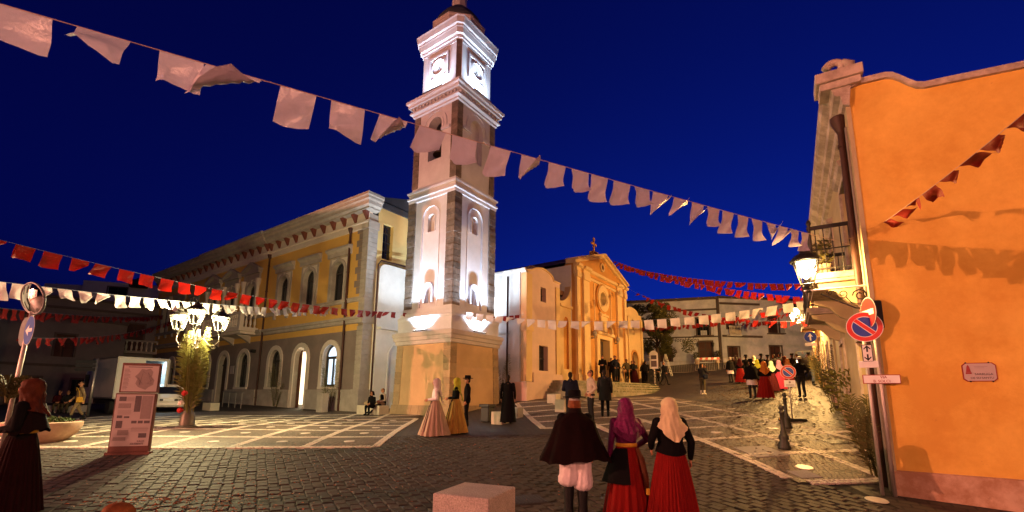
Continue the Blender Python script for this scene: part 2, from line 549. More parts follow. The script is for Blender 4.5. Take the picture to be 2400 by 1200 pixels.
# ================================================================== GROUND AND PAVING
def paving_mat(name, kind, c1, c2, cm, sc_, rot, rough=.65):
    m = bpy.data.materials.new(name)
    m.use_nodes = True
    N, L = m.node_tree.nodes, m.node_tree.links
    b = N['Principled BSDF']
    b.inputs['Roughness'].default_value = rough
    b.inputs['Specular IOR Level'].default_value = .35
    tc = N.new('ShaderNodeTexCoord')
    mp = N.new('ShaderNodeMapping')
    mp.inputs['Rotation'].default_value = (0, 0, rot)
    L.new(tc.outputs['Object'], mp.inputs[0])
    ns = N.new('ShaderNodeTexNoise')
    ns.inputs['Scale'].default_value = .9
    ns.inputs['Detail'].default_value = 7
    L.new(tc.outputs['Object'], ns.inputs['Vector'])
    if kind == 'brick':
        t = N.new('ShaderNodeTexBrick')
        t.inputs['Scale'].default_value = sc_
        t.inputs['Mortar Size'].default_value = .018
        t.inputs['Brick Width'].default_value = .28
        t.inputs['Row Height'].default_value = .18
        t.inputs['Color1'].default_value = (*c1, 1)
        t.inputs['Color2'].default_value = (*c2, 1)
        t.inputs['Mortar'].default_value = (*cm, 1)
        L.new(mp.outputs[0], t.inputs['Vector'])
        colour, height = t.outputs['Color'], t.outputs['Fac']
        inv = -1
    else:
        t = N.new('ShaderNodeTexVoronoi')
        t.inputs['Scale'].default_value = sc_
        t.inputs['Randomness'].default_value = .45
        L.new(mp.outputs[0], t.inputs['Vector'])
        t2 = N.new('ShaderNodeTexVoronoi')
        t2.feature = 'DISTANCE_TO_EDGE'
        t2.inputs['Scale'].default_value = sc_
        t2.inputs['Randomness'].default_value = .45
        L.new(mp.outputs[0], t2.inputs['Vector'])
        mx = N.new('ShaderNodeMix')
        mx.data_type = 'RGBA'
        mx.inputs[6].default_value = (*c1, 1)
        mx.inputs[7].default_value = (*c2, 1)
        L.new(t.outputs['Color'], mx.inputs[0])
        rp = N.new('ShaderNodeValToRGB')
        rp.color_ramp.elements[0].position = .02
        rp.color_ramp.elements[1].position = .12
        L.new(t2.outputs[0], rp.inputs[0])
        mj = N.new('ShaderNodeMix')
        mj.data_type = 'RGBA'
        mj.inputs[6].default_value = (*cm, 1)
        L.new(rp.outputs[0], mj.inputs[0])
        L.new(mx.outputs[2], mj.inputs[7])
        colour, height = mj.outputs[2], rp.outputs[0]
        inv = 1
    mul_ = N.new('ShaderNodeMix')
    mul_.data_type = 'RGBA'
    mul_.blend_type = 'MULTIPLY'
    mul_.inputs[0].default_value = .55
    L.new(colour, mul_.inputs[6])
    L.new(ns.outputs[0], mul_.inputs[7])
    L.new(mul_.outputs[2], b.inputs['Base Color'])
    bp = N.new('ShaderNodeBump')
    bp.inputs['Strength'].default_value = .7 * inv
    bp.inputs['Distance'].default_value = .012
    L.new(height, bp.inputs['Height'])
    L.new(bp.outputs[0], b.inputs['Normal'])
    return m
X['far_sett'] = paving_mat('far_sett', 'brick', (.085, .065, .052), (.05, .038, .031), (.018, .014, .012), 1.0, R(30))
X['porphyry'] = paving_mat('porphyry', 'voronoi', (.17, .13, .10), (.29, .225, .165), (.075, .058, .045), 11.0, R(20))
AG = R(-5)
GX, GY = Vector((math.cos(AG), -math.sin(AG))), Vector((math.sin(AG), math.cos(AG)))
CELL = 1.76
OL, OR_ = Vector((-3.45, 12.0)), Vector((5.02, 10.3))
def lp(o, i, j):
    p = o + GX * (i * CELL) + GY * (j * CELL)
    return p
def to_grid(o, x, y):
    d = Vector((x, y)) - o
    return d.dot(GX) / CELL, d.dot(GY) / CELL
def in_left(x, y):
    i, j = to_grid(OL, x, y)
    return -9.2 < i < .06 and -.06 < j < 9
def in_right(x, y):
    i, j = to_grid(OR_, x, y)
    jm = -1.05 if i > 0 else (1.0 if i > -1 else 2.95)
    return -2.06 < i < 2.5 and jm < j < 9.0 and not (i > .1 and j < -1.05)
def in_setts(x, y):
    return 5.6 < y < 14.0 and -14 < x < 5.3 + .25 * max(0, 10 - y) and not in_left(x, y) and not in_right(x, y)
xs = [-900, -400, -200, -110, -70, -55] + list(np.arange(-45, 45.01, .75)) + [55, 70, 110, 200, 400, 900]
ys = [-900, -400, -150, -60, -25] + list(np.arange(-10, 65.01, .75)) + [75, 100, 160, 300, 600, 1500]
gx_, gy_ = np.meshgrid(xs, ys)
gzz = gz_arr(gx_, gy_) - .018
mb = MB()
nx = len(xs)
mb.v = [(float(a), float(b), float(c)) for a, b, c in zip(gx_.ravel(), gy_.ravel(), gzz.ravel())]
for j in range(len(ys) - 1):
    for i in range(nx - 1):
        mb.f.append((j * nx + i, j * nx + i + 1, (j + 1) * nx + i + 1, (j + 1) * nx + i))
        mb.m.append(1 if in_setts((xs[i] + xs[i + 1]) / 2, (ys[j] + ys[j + 1]) / 2) else 0)
GROUND = mb.build('ground', [X['far_sett'], X['joint']], smooth=True)
tag(GROUND, 'dark stone paved ground rising toward the church and hotel', kind='structure')

def sett_mesh(name, w, d, m, seed, h=.06, c=.012):
    r = random.Random(seed)
    vs = []
    for k, (ins, z) in enumerate(((0, -h), (0, -c), (c, 0))):
        for sx, sy in ((-1, -1), (1, -1), (1, 1), (-1, 1)):
            j = .009
            vs.append((sx * (w / 2 - ins) + r.uniform(-j, j), sy * (d / 2 - ins) + r.uniform(-j, j), z + (r.uniform(-.003, .003) if k == 2 else 0)))
    b = MB()
    b.add(vs, [(0, 1, 5, 4), (1, 2, 6, 5), (2, 3, 7, 6), (3, 0, 4, 7), (4, 5, 9, 8), (5, 6, 10, 9), (6, 7, 11, 10), (7, 4, 8, 11), (8, 9, 10, 11)])
    return b.mesh(name, m)
def lay_pieces(name, spots, meshes, parent, material, n_obj, score):
    """spots: (x, y, rz, dz). The n_obj that show largest become objects, the rest one joined part."""
    order = sorted(range(len(spots)), key=lambda k: score(spots[k]))
    rest = MB()
    data = [([v.co.copy() for v in me.vertices], [tuple(p.vertices) for p in me.polygons]) for me in meshes]
    for rank, k in enumerate(order):
        x, y, rz, dz = spots[k]
        n = gnormal(x, y)
        n = Vector((n.x + rnd.uniform(-.016, .016), n.y + rnd.uniform(-.016, .016), n.z)).normalized()
        q = n.to_track_quat('Z', 'Y')
        e = Matrix.Translation((x, y, gz(x, y) + dz)) @ (Vector((0, 0, 1)).rotation_difference(n)).to_matrix().to_4x4() @ Matrix.Rotation(rz, 4, 'Z')
        mi = rnd.randrange(len(meshes))
        if rank < n_obj:
            o = inst(name, meshes[mi], parent)
            o.matrix_local = e
        else:
            vs, fs = data[mi]
            rest.add([e @ v for v in vs], fs)
    if rest.v:
        o = rest.build(name + '_field', material, parent)
        o['kind'] = 'stuff'
def vis_score(s):
    x, y = s[0], s[1]
    p = x / max(y, .1)
    return y + (100 if (abs(p) > 1.12 or y < 6.3) else 0)
# setts of the carriageway, laid in courses
SA = R(118)
sd, sn = Vector((math.cos(SA), math.sin(SA))), Vector((-math.sin(SA), math.cos(SA)))
sw, sl = .155, .235
spots = []
for a in range(-150, 150):
    off = (a % 2) * .5 * sl + rnd.uniform(-.03, .03)
    for b in range(-110, 110):
        p = Vector((-3, 9)) + sn * (a * (sw + .012) + rnd.gauss(0, .006) + .05 * math.sin(b * .09)) + sd * (b * (sl + .014) + off + rnd.gauss(0, .008) + .06 * math.sin(a * .07))
        if in_setts(p.x, p.y):
            spots.append((p.x, p.y, SA - math.pi / 2 + rnd.gauss(0, .045), rnd.uniform(-.009, .005)))
lay_pieces('sett', spots, [sett_mesh('sett%d' % k, sw, sl - (.02 * (k % 3)), X['sett'], k) for k in range(8)], GROUND, X['sett'], 300, vis_score)

# two gridded squares of small porphyry cubes with marble strips
def sheet(name, label, test, x0, x1, y0, y1, o, dz):
    b = MB()
    ids = {}
    st = CELL / 4
    def vid(i, j):
        if (i, j) not in ids:
            p = o + GX * (i * st) + GY * (j * st)
            ids[i, j] = len(b.v)
            b.v.append((p.x, p.y, gz(p.x, p.y) + dz))
        return ids[i, j]
    for i in range(x0, x1):
        for j in range(y0, y1):
            p = o + GX * ((i + .5) * st) + GY * ((j + .5) * st)
            if test(p.x, p.y):
                b.f.append((vid(i, j), vid(i + 1, j), vid(i + 1, j + 1), vid(i, j + 1)))
                b.m.append(0)
    ob = b.build(name, X['porphyry'], smooth=True)
    return tag(ob, label, kind='structure')
PL = sheet('square_paving', 'small stone paving of the square by the town hall with pale grid lines', in_left, -44, 3, -2, 36, OL, .004)
PR = sheet('church_paving', 'small stone paving before the church with pale grid lines', in_right, -12, 12, -6, 36, OR_, .004)
cube_m = [sett_mesh('cube%d' % k, .095, .095, X['marble_cube'], 40 + k, h=.04, c=.008) for k in range(5)]
def strip_spots(o, test, lines):
    out = []
    for (i0, j0, i1, j1) in lines:
        a, b = lp(o, i0, j0), lp(o, i1, j1)
        d = (b - a)
        n = int(d.length / .104)
        d.normalize()
        q = Vector((-d.y, d.x))
        for k in range(n):
            for s in (-.052, .052):
                p = a + d * (k * .104 + .05) + q * s
                out.append((p.x, p.y, math.atan2(d.y, d.x) + rnd.uniform(-.06, .06), .012 + rnd.uniform(-.003, .003)))
    return out
ll = [(-i, 0, -i, 7.2 if i else 5) for i in range(0, 10)] + [(-9, j, 0, j) for j in range(0, 8)]
lr = [(0, -.85, 0, 8), (1, -1, 1, 8), (2, 0, 2, 8), (-1, 1, -1, 8), (-2, 3, -2, 8), (.12, -1, 1, -1)] + [(0 if j < 1 else (-1 if j < 3 else -2), j, 2.4, j) for j in range(0, 9)]
lay_pieces('marble_cube', strip_spots(OL, in_left, ll), cube_m, PL, X['marble_cube'], 150, vis_score)
lay_pieces('marble_cube', strip_spots(OR_, in_right, lr), cube_m, PR, X['marble_cube'], 300, vis_score)
# flush glass discs in the paving
dm = MB().lathe([(.0, .0), (.15, .0), (.16, -.01)], 20).mesh('disc', X['disc_light'])
def disc(p, par, s=1.0):
    n = gnormal(p.x, p.y)
    o = inst('floor_disc', dm, par)
    o.matrix_local = Matrix.Translation((p.x, p.y, gz(p.x, p.y) + .016)) @ Vector((0, 0, 1)).rotation_difference(n).to_matrix().to_4x4() @ Matrix.Diagonal((s, s, 1, 1))
for i in range(-7, 0):
    for j in range(0, 5):
        disc(lp(OL, i + .5, j + .5), PL, .9)
for (px, py) in ((1885, 1096), (2055, 1173), (1680, 1014), (1600, 1003), (1810, 1005)):
    disc(ground(px, py), PR)
# cast iron covers and a slotted drain
def cover(px, py, w, d, rz, name='drain_cover', slots=7, label=None):
    p = ground(px, py)
    n = gnormal(p.x, p.y)
    b = MB().box(-w / 2, w / 2, -d / 2, d / 2, -.03, .004)
    o = b.build(name, X['grate' if slots else 'granite_grey'], GROUND)
    o.matrix_local = Matrix.Translation((p.x, p.y, p.z + .008)) @ Vector((0, 0, 1)).rotation_difference(n).to_matrix().to_4x4() @ Matrix.Rotation(rz, 4, 'Z')
    for k in range(slots):
        x = -w / 2 + w * (k + .5) / slots
        inst('bar', MB().box(x - w / slots * .28, x + w / slots * .28, -d / 2 + .03, d / 2 - .03, .004, .009).mesh('bar', X['iron']), o)
cover(1782, 1058, .75, .9, R(5), 'access_cover', 0)
cover(1885, 1112, .42, .42, R(5), 'access_cover', 0)
cover(1235, 1172, .55, .45, R(20), slots=9)
cover(1960, 1036, .5, .4, R(5), slots=8)
# petals and leaves scattered on the stones
def litter(name, label, material, n, gen, s0, s1):
    b = MB()
    for k in range(n):
        x, y = gen()
        z = gz(x, y) + .014
        s = rnd.uniform(s0, s1)
        a = rnd.uniform(0, 6.28)
        ca, sa = math.cos(a) * s, math.sin(a) * s
        c_ = rnd.uniform(.004, .014)
        b.add([(x - ca, y - sa, z), (x + sa * .5, y - ca * .5, z + c_), (x + ca, y + sa, z + .002), (x - sa * .5, y + ca * .5, z + c_)], [(0, 1, 2, 3)])
    o = b.build(name, material)
    tag(o, label, 'litter', kind='stuff')
def gen_street():
    while True:
        t = rnd.random() ** .7
        y = 9.5 + 22 * t
        cx = 6.49 + (y - 8) * .611 - 2.2 - 1.5 * t
        x = cx + rnd.gauss(0, 1.5)
        if x < 6.49 + (y - 8) * .611 - .3: return x, y
def gen_front():
    return rnd.gauss(-3.8, 2.4), rnd.uniform(6.3, 12.5)
def gen_heap():
    return rnd.gauss(-4.6, .7), rnd.gauss(6.7, .35)
litter('fallen_petals', 'orange petals and leaves strewn thickly over the street by the houses', X['petal_dry'], 2600, gen_street, .035, .08)
litter('fallen_leaves', 'dark red leaves strewn over the street by the houses', X['leaf_dry'], 2600, gen_street, .03, .08)
litter('fallen_petals', 'scattered orange petals on the dark setts in the foreground', X['petal'], 520, gen_front, .012, .028)
litter('fallen_petals', 'heap of orange petals at the lower left of the setts', X['petal'], 380, gen_heap, .015, .04)
# ================================================================== WALL TOOLS
def arch_pts(xc, w, z0, z1, arch=True, n=10):
    h = w / 2
    if not arch:
        return [(xc - h, z0), (xc - h, z1), (xc + h, z1), (xc + h, z0)]
    zs = z1 - h
    return [(xc - h, z0)] + [(xc - h * math.cos(math.pi * k / n), zs + h * math.sin(math.pi * k / n)) for k in range(n + 1)] + [(xc + h, z0)]
def wall(mb, x0, x1, z0, z1, yf, yb, ops, mi=0, mr=None):
    """front wall with real openings (xc, w, zbot, ztop, arch) and reveals going back to yb"""
    mr = mi if mr is None else mr
    def poly(pts):
        mb.add([(a, yf, b) for a, b in pts], [list(range(len(pts)))], mi)
    def rect(a, b, c, d):
        if b - a > 1e-4 and d - c > 1e-4: poly([(a, c), (b, c), (b, d), (a, d)])
    ops = sorted(ops, key=lambda o: o[0] - o[1] / 2)
    groups = []
    for o in ops:
        a, b = o[0] - o[1] / 2, o[0] + o[1] / 2
        if groups and a < groups[-1][1] - 1e-6:
            groups[-1][1] = max(groups[-1][1], b)
            groups[-1][0] = min(groups[-1][0], a)
            groups[-1][2].append(o)
        else:
            groups.append([a, b, [o]])
    prev = x0
    for xa, xb, os_ in groups:
        rect(prev, xa, z0, z1)
        zc = z0
        for (xc, w, a, b, ar) in sorted(os_, key=lambda o: o[2]):
            rect(xa, xb, zc, a)
            pts = arch_pts(xc, w, a, b, ar)
            if ar:
                half = len(pts) // 2
                L_ = pts[:half + 1]
                R_ = pts[half:]
                poly([(xa, a)] * (xa < pts[0][0] - 1e-5) + L_ + [(xa, b)])
                poly(R_ + [(xb, a)] * (xb > pts[-1][0] + 1e-5) + [(xb, b)])
            else:
                rect(xa, xc - w / 2, a, b)
                rect(xc + w / 2, xb, a, b)
            n = len(pts)
            mb.add([(p[0], yf, p[1]) for p in pts] + [(p[0], yb, p[1]) for p in pts], [(k, (k + 1) % n, (k + 1) % n + n, k + n) for k in range(n)], mr)
            zc = b
        rect(xa, xb, zc, z1)
        prev = xb
    rect(prev, x1, z0, z1)
    return mb
def archband(mb, xc, w, z0, z1, bw, y0, y1, arch=True, mi=0, foot=True):
    a = arch_pts(xc, w, z0, z1, arch)
    b = arch_pts(xc, w + 2 * bw, z0, z1 + bw, arch)
    n = len(a)
    vs = [(p[0], y1, p[1]) for p in a] + [(p[0], y1, p[1]) for p in b] + [(p[0], y0, p[1]) for p in b] + [(p[0], y0, p[1]) for p in a]
    fs = []
    for k in range(n - 1):
        fs += [(k, k + 1, n + k + 1, n + k), (n + k, n + k + 1, 2 * n + k + 1, 2 * n + k), (3 * n + k, 3 * n + k + 1, k + 1, k)]
    fs += [(0, n, 2 * n, 3 * n), (n - 1, 2 * n - 1, 3 * n - 1, 4 * n - 1)]
    return mb.add(vs, fs, mi)
def pane(xc, w, z0, z1, y, arch=True, t=.02):
    return MB().prism(arch_pts(xc, w, z0, z1, arch), y, y + t)
def corn(mb, prof, x0, x1, mi=0, ret0=False, ret1=False):
    """moulding: profile [(out, z)] swept along x; ends optionally mitred back into the wall line"""
    n = len(prof)
    vs = [(x0 - (o if ret0 else 0), o, z) for o, z in prof] + [(x1 + (o if ret1 else 0), o, z) for o, z in prof]
    fs = [(k, k + 1, n + k + 1, n + k) for k in range(n - 1)] + [list(range(n)), list(range(2 * n - 1, n - 1, -1))]
    return mb.add(vs, fs, mi)

# ================================================================== BELL TOWER
TC = Vector((-3.38, 24.29, .55))
tower = thing('bell_tower', 'tall square white bell tower with stone corners and clock faces, lit by floodlights', 'bell tower', TC, RZ_HALL)
def T4(name, mbf, mats, faces=(0, 1, 2, 3), smooth=False, parent=None):
    me = mbf.mesh(name, mats, smooth)
    return [inst(name, me, parent or tower, rz=k * math.pi / 2) for k in faces]
zt = lambda z: z - TC.z
def sqm(name, prof, m, bev=0):
    return MB().sq([(h, zt(z)) for h, z in prof]).build(name, X[m], tower, bev=bev)
# pedestal
pw = MB()
pw.add([(-1.93, 1.93, zt(1.1)), (1.93, 1.93, zt(1.1)), (1.87, 1.87, zt(4.16)), (-1.87, 1.87, zt(4.16))], [(0, 1, 2, 3)])
T4('pedestal_wall', pw, X['ped_plaster'])
for k in range(4):
    n = 8
    for i in range(n):
        a0, a1 = -2.12 + 4.24 * i / n, -2.12 + 4.24 * (i + 1) / n
        b = MB()
        zz = 1.12
        b.add([(a0 + .006, 2.12, zt(.3)), (a1 - .006, 2.12, zt(.3)), (a1 * .945 - .006, 2.0, zt(zz)), (a0 * .945 + .006, 2.0, zt(zz)),
               (a1 * .9, 1.8, zt(zz)), (a0 * .9, 1.8, zt(zz)), (a0, 1.9, zt(.3)), (a1, 1.9, zt(.3))],
              [(0, 1, 2, 3), (3, 2, 4, 5), (0, 3, 5, 6), (1, 7, 4, 2)])
        b.build('base_stone', X['ped_stone'], tower, rz=k * math.pi / 2)
def quoins(hb, ht, z0, z1, n, w, m, proud=.02, jitter=0):
    for i in range(n):
        a, b = z0 + (z1 - z0) * i / n, z0 + (z1 - z0) * (i + 1) / n
        h = hb + (ht - hb) * (i + .5) / n
        ww = w + (jitter if i % 2 else -jitter)
        for k in range(4):
            pr = proud + (rnd.uniform(0, .02) if m == 'tower_stone' and z0 < 10 else 0)
            o = MB().box(h - ww, h + pr, h - ww, h + pr, zt(a) + .006, zt(b) - .006, c=.012).build('quoin_stone', X[m], tower, rz=k * math.pi / 2)
quoins(1.95, 1.89, 1.12, 4.15, 9, .46, 'ped_stone', .012)
sqm('pedestal_cornice', [(1.90, 4.12), (1.96, 4.15), (1.97, 4.32), (2.03, 4.34), (2.05, 4.5), (2.10, 4.56), (2.11, 4.74), (1.95, 4.79)], 'moulding')
sqm('attic', [(1.90, 4.78), (1.90, 5.42), (1.93, 5.45), (1.93, 5.56), (1.84, 5.6), (1.82, 5.8), (1.74, 5.83), (1.74, 6.04)], 'tower_white')
# lower shaft: corner stones, raised arched panels, niches
sh = MB()
wall(sh, -1.16, 1.16, zt(6.0), zt(12.0), 1.66, 1.60, [(0, 1.24, zt(6.02), zt(11.55), True)])
wall(sh, -.62, .62, zt(6.02), zt(11.55), 1.60, 1.40, [(0, .50, zt(10.15), zt(11.12), True), (0, .54, zt(6.30), zt(7.32), True)])
T4('shaft_wall', sh, X['tower_white'])
# the arched head of the raised panel needs its own outline: cover strip round it
pb = MB()
archband(pb, 0, 1.24, zt(6.02), zt(11.55), .035, 1.655, 1.685)
T4('panel_moulding', pb, X['tower_white'])
nb = MB()
archband(nb, 0, .5, zt(10.15), zt(11.12), .05, 1.60, 1.64)
T4('niche_surround', nb, X['tower_white'])
nb = MB()
archband(nb, 0, .54, zt(6.30), zt(7.32), .06, 1.60, 1.72)
T4('niche_surround', nb, X['tower_white'])
for (za, zb_) in ((10.1, 11.2), (6.2, 7.4)):
    T4('niche_back', MB().box(-.3, .3, 1.36, 1.40, zt(za), zt(zb_)), X['moulding'])
quoins(1.70, 1.70, 6.04, 12.0, 19, .54, 'tower_stone', .02, .0)
sqm('shaft_cornice', [(1.70, 11.98), (1.73, 12.0), (1.74, 12.16), (1.80, 12.2), (1.80, 12.3), (1.72, 12.34), (1.72, 12.46), (1.80, 12.52), (1.81, 12.62), (1.64, 12.68), (1.60, 12.86)], 'tower_white')
# belfry
be = MB()
wall(be, -1.6, 1.6, zt(12.8), zt(17.25), 1.60, 1.10, [(0, 1.0, zt(14.25), zt(16.75), True)])
T4('belfry_wall', be, X['tower_white'])
ab = MB()
archband(ab, 0, 1.0, zt(15.9), zt(16.75), .12, 1.60, 1.64)
archband(ab, 0, 1.62, zt(15.95), zt(17.06), .07, 1.60, 1.66)
T4('belfry_arch', ab, X['tower_white'])
for s in (-1, 1):
    im = MB()
    im.box(s * .5, s * 1.12, 1.55, 1.69, zt(15.78), zt(15.95))
    T4('impost', im, X['tower_white'])
T4('blind_wall', MB().box(-.6, .6, 1.28, 1.34, zt(14.1), zt(16.85)), X['tower_white'], faces=(1, 3))
MB().sq([(.9, zt(12.9)), (.9, zt(13.9))]).build('belfry_floor', X['moulding'], tower)
bell = MB().lathe([(.0, .62), (.10, .62), (.2, .55), (.23, .3), (.3, .1), (.40, -.02), (.40, -.06), (.34, -.04)], 20, (0, 1.16, zt(14.75))).build('bell', X['bronze'], tower, smooth=True)
MB().box(-.46, .46, 1.1, 1.22, zt(15.36), zt(15.5)).build('headstock', X['wood_dark'], bell)
quoins(1.63, 1.63, 12.86, 17.2, 13, .44, 'tower_stone', .012)
sqm('belfry_cornice', [(1.62, 17.2), (1.72, 17.24), (1.72, 17.36), (1.86, 17.42), (1.86, 17.52), (1.70, 17.54), (1.70, 17.76), (1.92, 17.80), (1.94, 17.95), (2.02, 18.02), (2.04, 18.16), (1.5, 18.24)], 'tower_white')
dn = MB()
for i in range(13):
    x = -1.56 + 3.12 * i / 12
    dn.v, dn.f, dn.m = [], [], []
    dn.box(x - .06, x + .06, 1.70, 1.84, zt(17.58), zt(17.74))
    me = dn.mesh('dentil', X['tower_white'])
    for k in range(4):
        inst('dentil', me, tower, rz=k * math.pi / 2)
# clock stage with cut corners
def octm(name, prof, mats, corner_mi=0, parent=None):
    b = MB()
    vs, fs = [], []
    for h, c_, z in prof:
        for a in range(4):
            ca, sa = (1, 0, -1, 0)[a], (0, 1, 0, -1)[a]
            for (x, y) in ((h, -h + c_), (h, h - c_)):
                vs.append((x * ca - y * sa, x * sa + y * ca, zt(z)))
    for j in range(len(prof) - 1):
        for k in range(8):
            b.f.append((j * 8 + k, j * 8 + (k + 1) % 8, j * 8 + 8 + (k + 1) % 8, j * 8 + 8 + k))
            b.m.append(corner_mi if k % 2 else 0)
    b.v = vs
    b.f.append(list(range(7, -1, -1))); b.m.append(0)
    n = 8 * (len(prof) - 1)
    b.f.append(list(range(n, n + 8))); b.m.append(0)
    return b.build(name, mats, parent or tower)
octm('clock_stage', [(1.47, .2, 18.2), (1.47, .2, 21.2)], [X['tower_white'], X['tower_stone']], 1)
cs = MB().box(-1.27, 1.27, 1.4, 1.53, zt(18.55), zt(18.68)).box(-1.27, 1.27, 1.4, 1.52, zt(20.98), zt(21.12))
cs.box(-1.27, -.95, 1.4, 1.50, zt(18.68), zt(20.98)).box(.95, 1.27, 1.4, 1.50, zt(18.68), zt(20.98))
T4('stage_moulding', cs, X['tower_white'])
for k in range(4):
    ck = MB()
    for (a, b, c_, d) in ((-.74, .74, 20.52, 20.64), (-.74, .74, 19.16, 19.28), (-.74, -.62, 19.28, 20.52), (.62, .74, 19.28, 20.52)):
        ck.box(a, b, 1.47, 1.585, zt(c_), zt(d))
    clock = ck.build('clock', X['tower_white'], tower, rz=k * math.pi / 2)
    rg = MB()
    n = 32
    for (r0, r1, y0, y1) in ((.47, .60, 1.475, 1.60),):
        vs = []
        for i in range(n):
            t = 2 * math.pi * i / n
            for r, y in ((r0, y0), (r0, y1), (r1, y1 - .03), (r1, y0)):
                vs.append((r * math.cos(t), y, zt(19.9) + r * math.sin(t)))
        fs = [(4 * i + q, 4 * i + (q + 1) % 4, 4 * ((i + 1) % n) + (q + 1) % 4, 4 * ((i + 1) % n) + q) for i in range(n) for q in range(4)]
        rg.add(vs, fs)
    rg.build('clock_ring', X['tower_white'], clock)
    dl = MB().prism([(.48 * math.cos(2 * math.pi * i / 32), zt(19.9) + .48 * math.sin(2 * math.pi * i / 32)) for i in range(32)], 1.472, 1.485)
    dl.build('dial', X['tower_white'], clock)
    hd = MB()
    for ang, ln, w in ((R(205), .24, .025), (R(150), .33, .018)):
        dx, dz = math.sin(ang), math.cos(ang)
        hd.add([(-dz * w, 1.51, zt(19.9) + dx * w), (dz * w, 1.51, zt(19.9) - dx * w), (dx * ln, 1.51, zt(19.9) + dz * ln)], [(0, 1, 2)])
        hd.add([(-dz * w, 1.495, zt(19.9) + dx * w), (dz * w, 1.495, zt(19.9) - dx * w), (dx * ln, 1.495, zt(19.9) + dz * ln)], [(0, 1, 2)])
    hd.build('hand', X['iron'], clock)
octm('stage_cornice', [(1.48, .2, 21.15), (1.56, .22, 21.2), (1.56, .22, 21.36), (1.66, .24, 21.4), (1.70, .25, 21.7), (1.72, .25, 21.74), (1.72, .25, 21.84), (1.80, .28, 21.9), (1.83, .28, 22.2), (1.86, .28, 22.3), (1.3, .2, 22.42)], X['tower_white'])
MB().lathe([(1.62, zt(22.3)), (1.60, zt(23.05)), (1.66, zt(23.1)), (1.66, zt(23.2)), (1.5, zt(23.22))], 8, a0=R(22.5)).build('drum', X['moulding'], tower)
MB().lathe([(1.55, zt(23.2)), (1.35, zt(23.7)), (1.0, zt(24.2)), (.6, zt(24.6)), (.5, zt(24.75))], 24).build('dome', X['roof_dark'], tower, smooth=True)
MB().lathe([(.46, zt(24.6)), (.44, zt(25.7)), (.54, zt(25.76)), (.5, zt(25.9)), (.3, zt(26.3)), (0, zt(26.6))], 8).build('lantern', X['moulding'], tower)
# floodlights standing on the ledges
def flood(x, out, z, k, e, w, cnt, tilt=.25, spread=R(140)):
    a = k * math.pi / 2
    M_ = Matrix.Translation(TC) @ Matrix.Rotation(RZ_HALL + a, 4, 'Z')
    names = {0: 'the left face', 1: 'the right face', 2: 'the far face', 3: 'the hidden face'}
    p = M_ @ Vector((x, out, zt(z)))
    t = thing('floodlight', 'slim floodlight bar on %s of the tower, %s' % (names[k], cnt), 'floodlight', p, RZ_HALL + a, 'floodlights on the tower ledges')
    MB().box(-w / 2, w / 2, -.05, .05, 0.0, .06, c=.008).build('housing', X['sign_grey'], t)
    MB().box(-w / 2 + .02, w / 2 - .02, -.035, .035, .06, .064).build('lens', X['flood_glass'], t)
    light('flood_lamp', 'AREA', (0, 0, .075), e, COLD, t, size=w * .9, size_y=.06, aim=(0, -tilt, 1), spread=spread)
for k in range(4):
    flood(0.0, 2.14, 4.77, k, P_FLOOD * 2.7, .95, 'above the pedestal cornice', .06, R(115))
    flood(0, 1.99, 18.2, k, P_FLOOD * .85, 1.5, 'below the clock', .12, R(120))

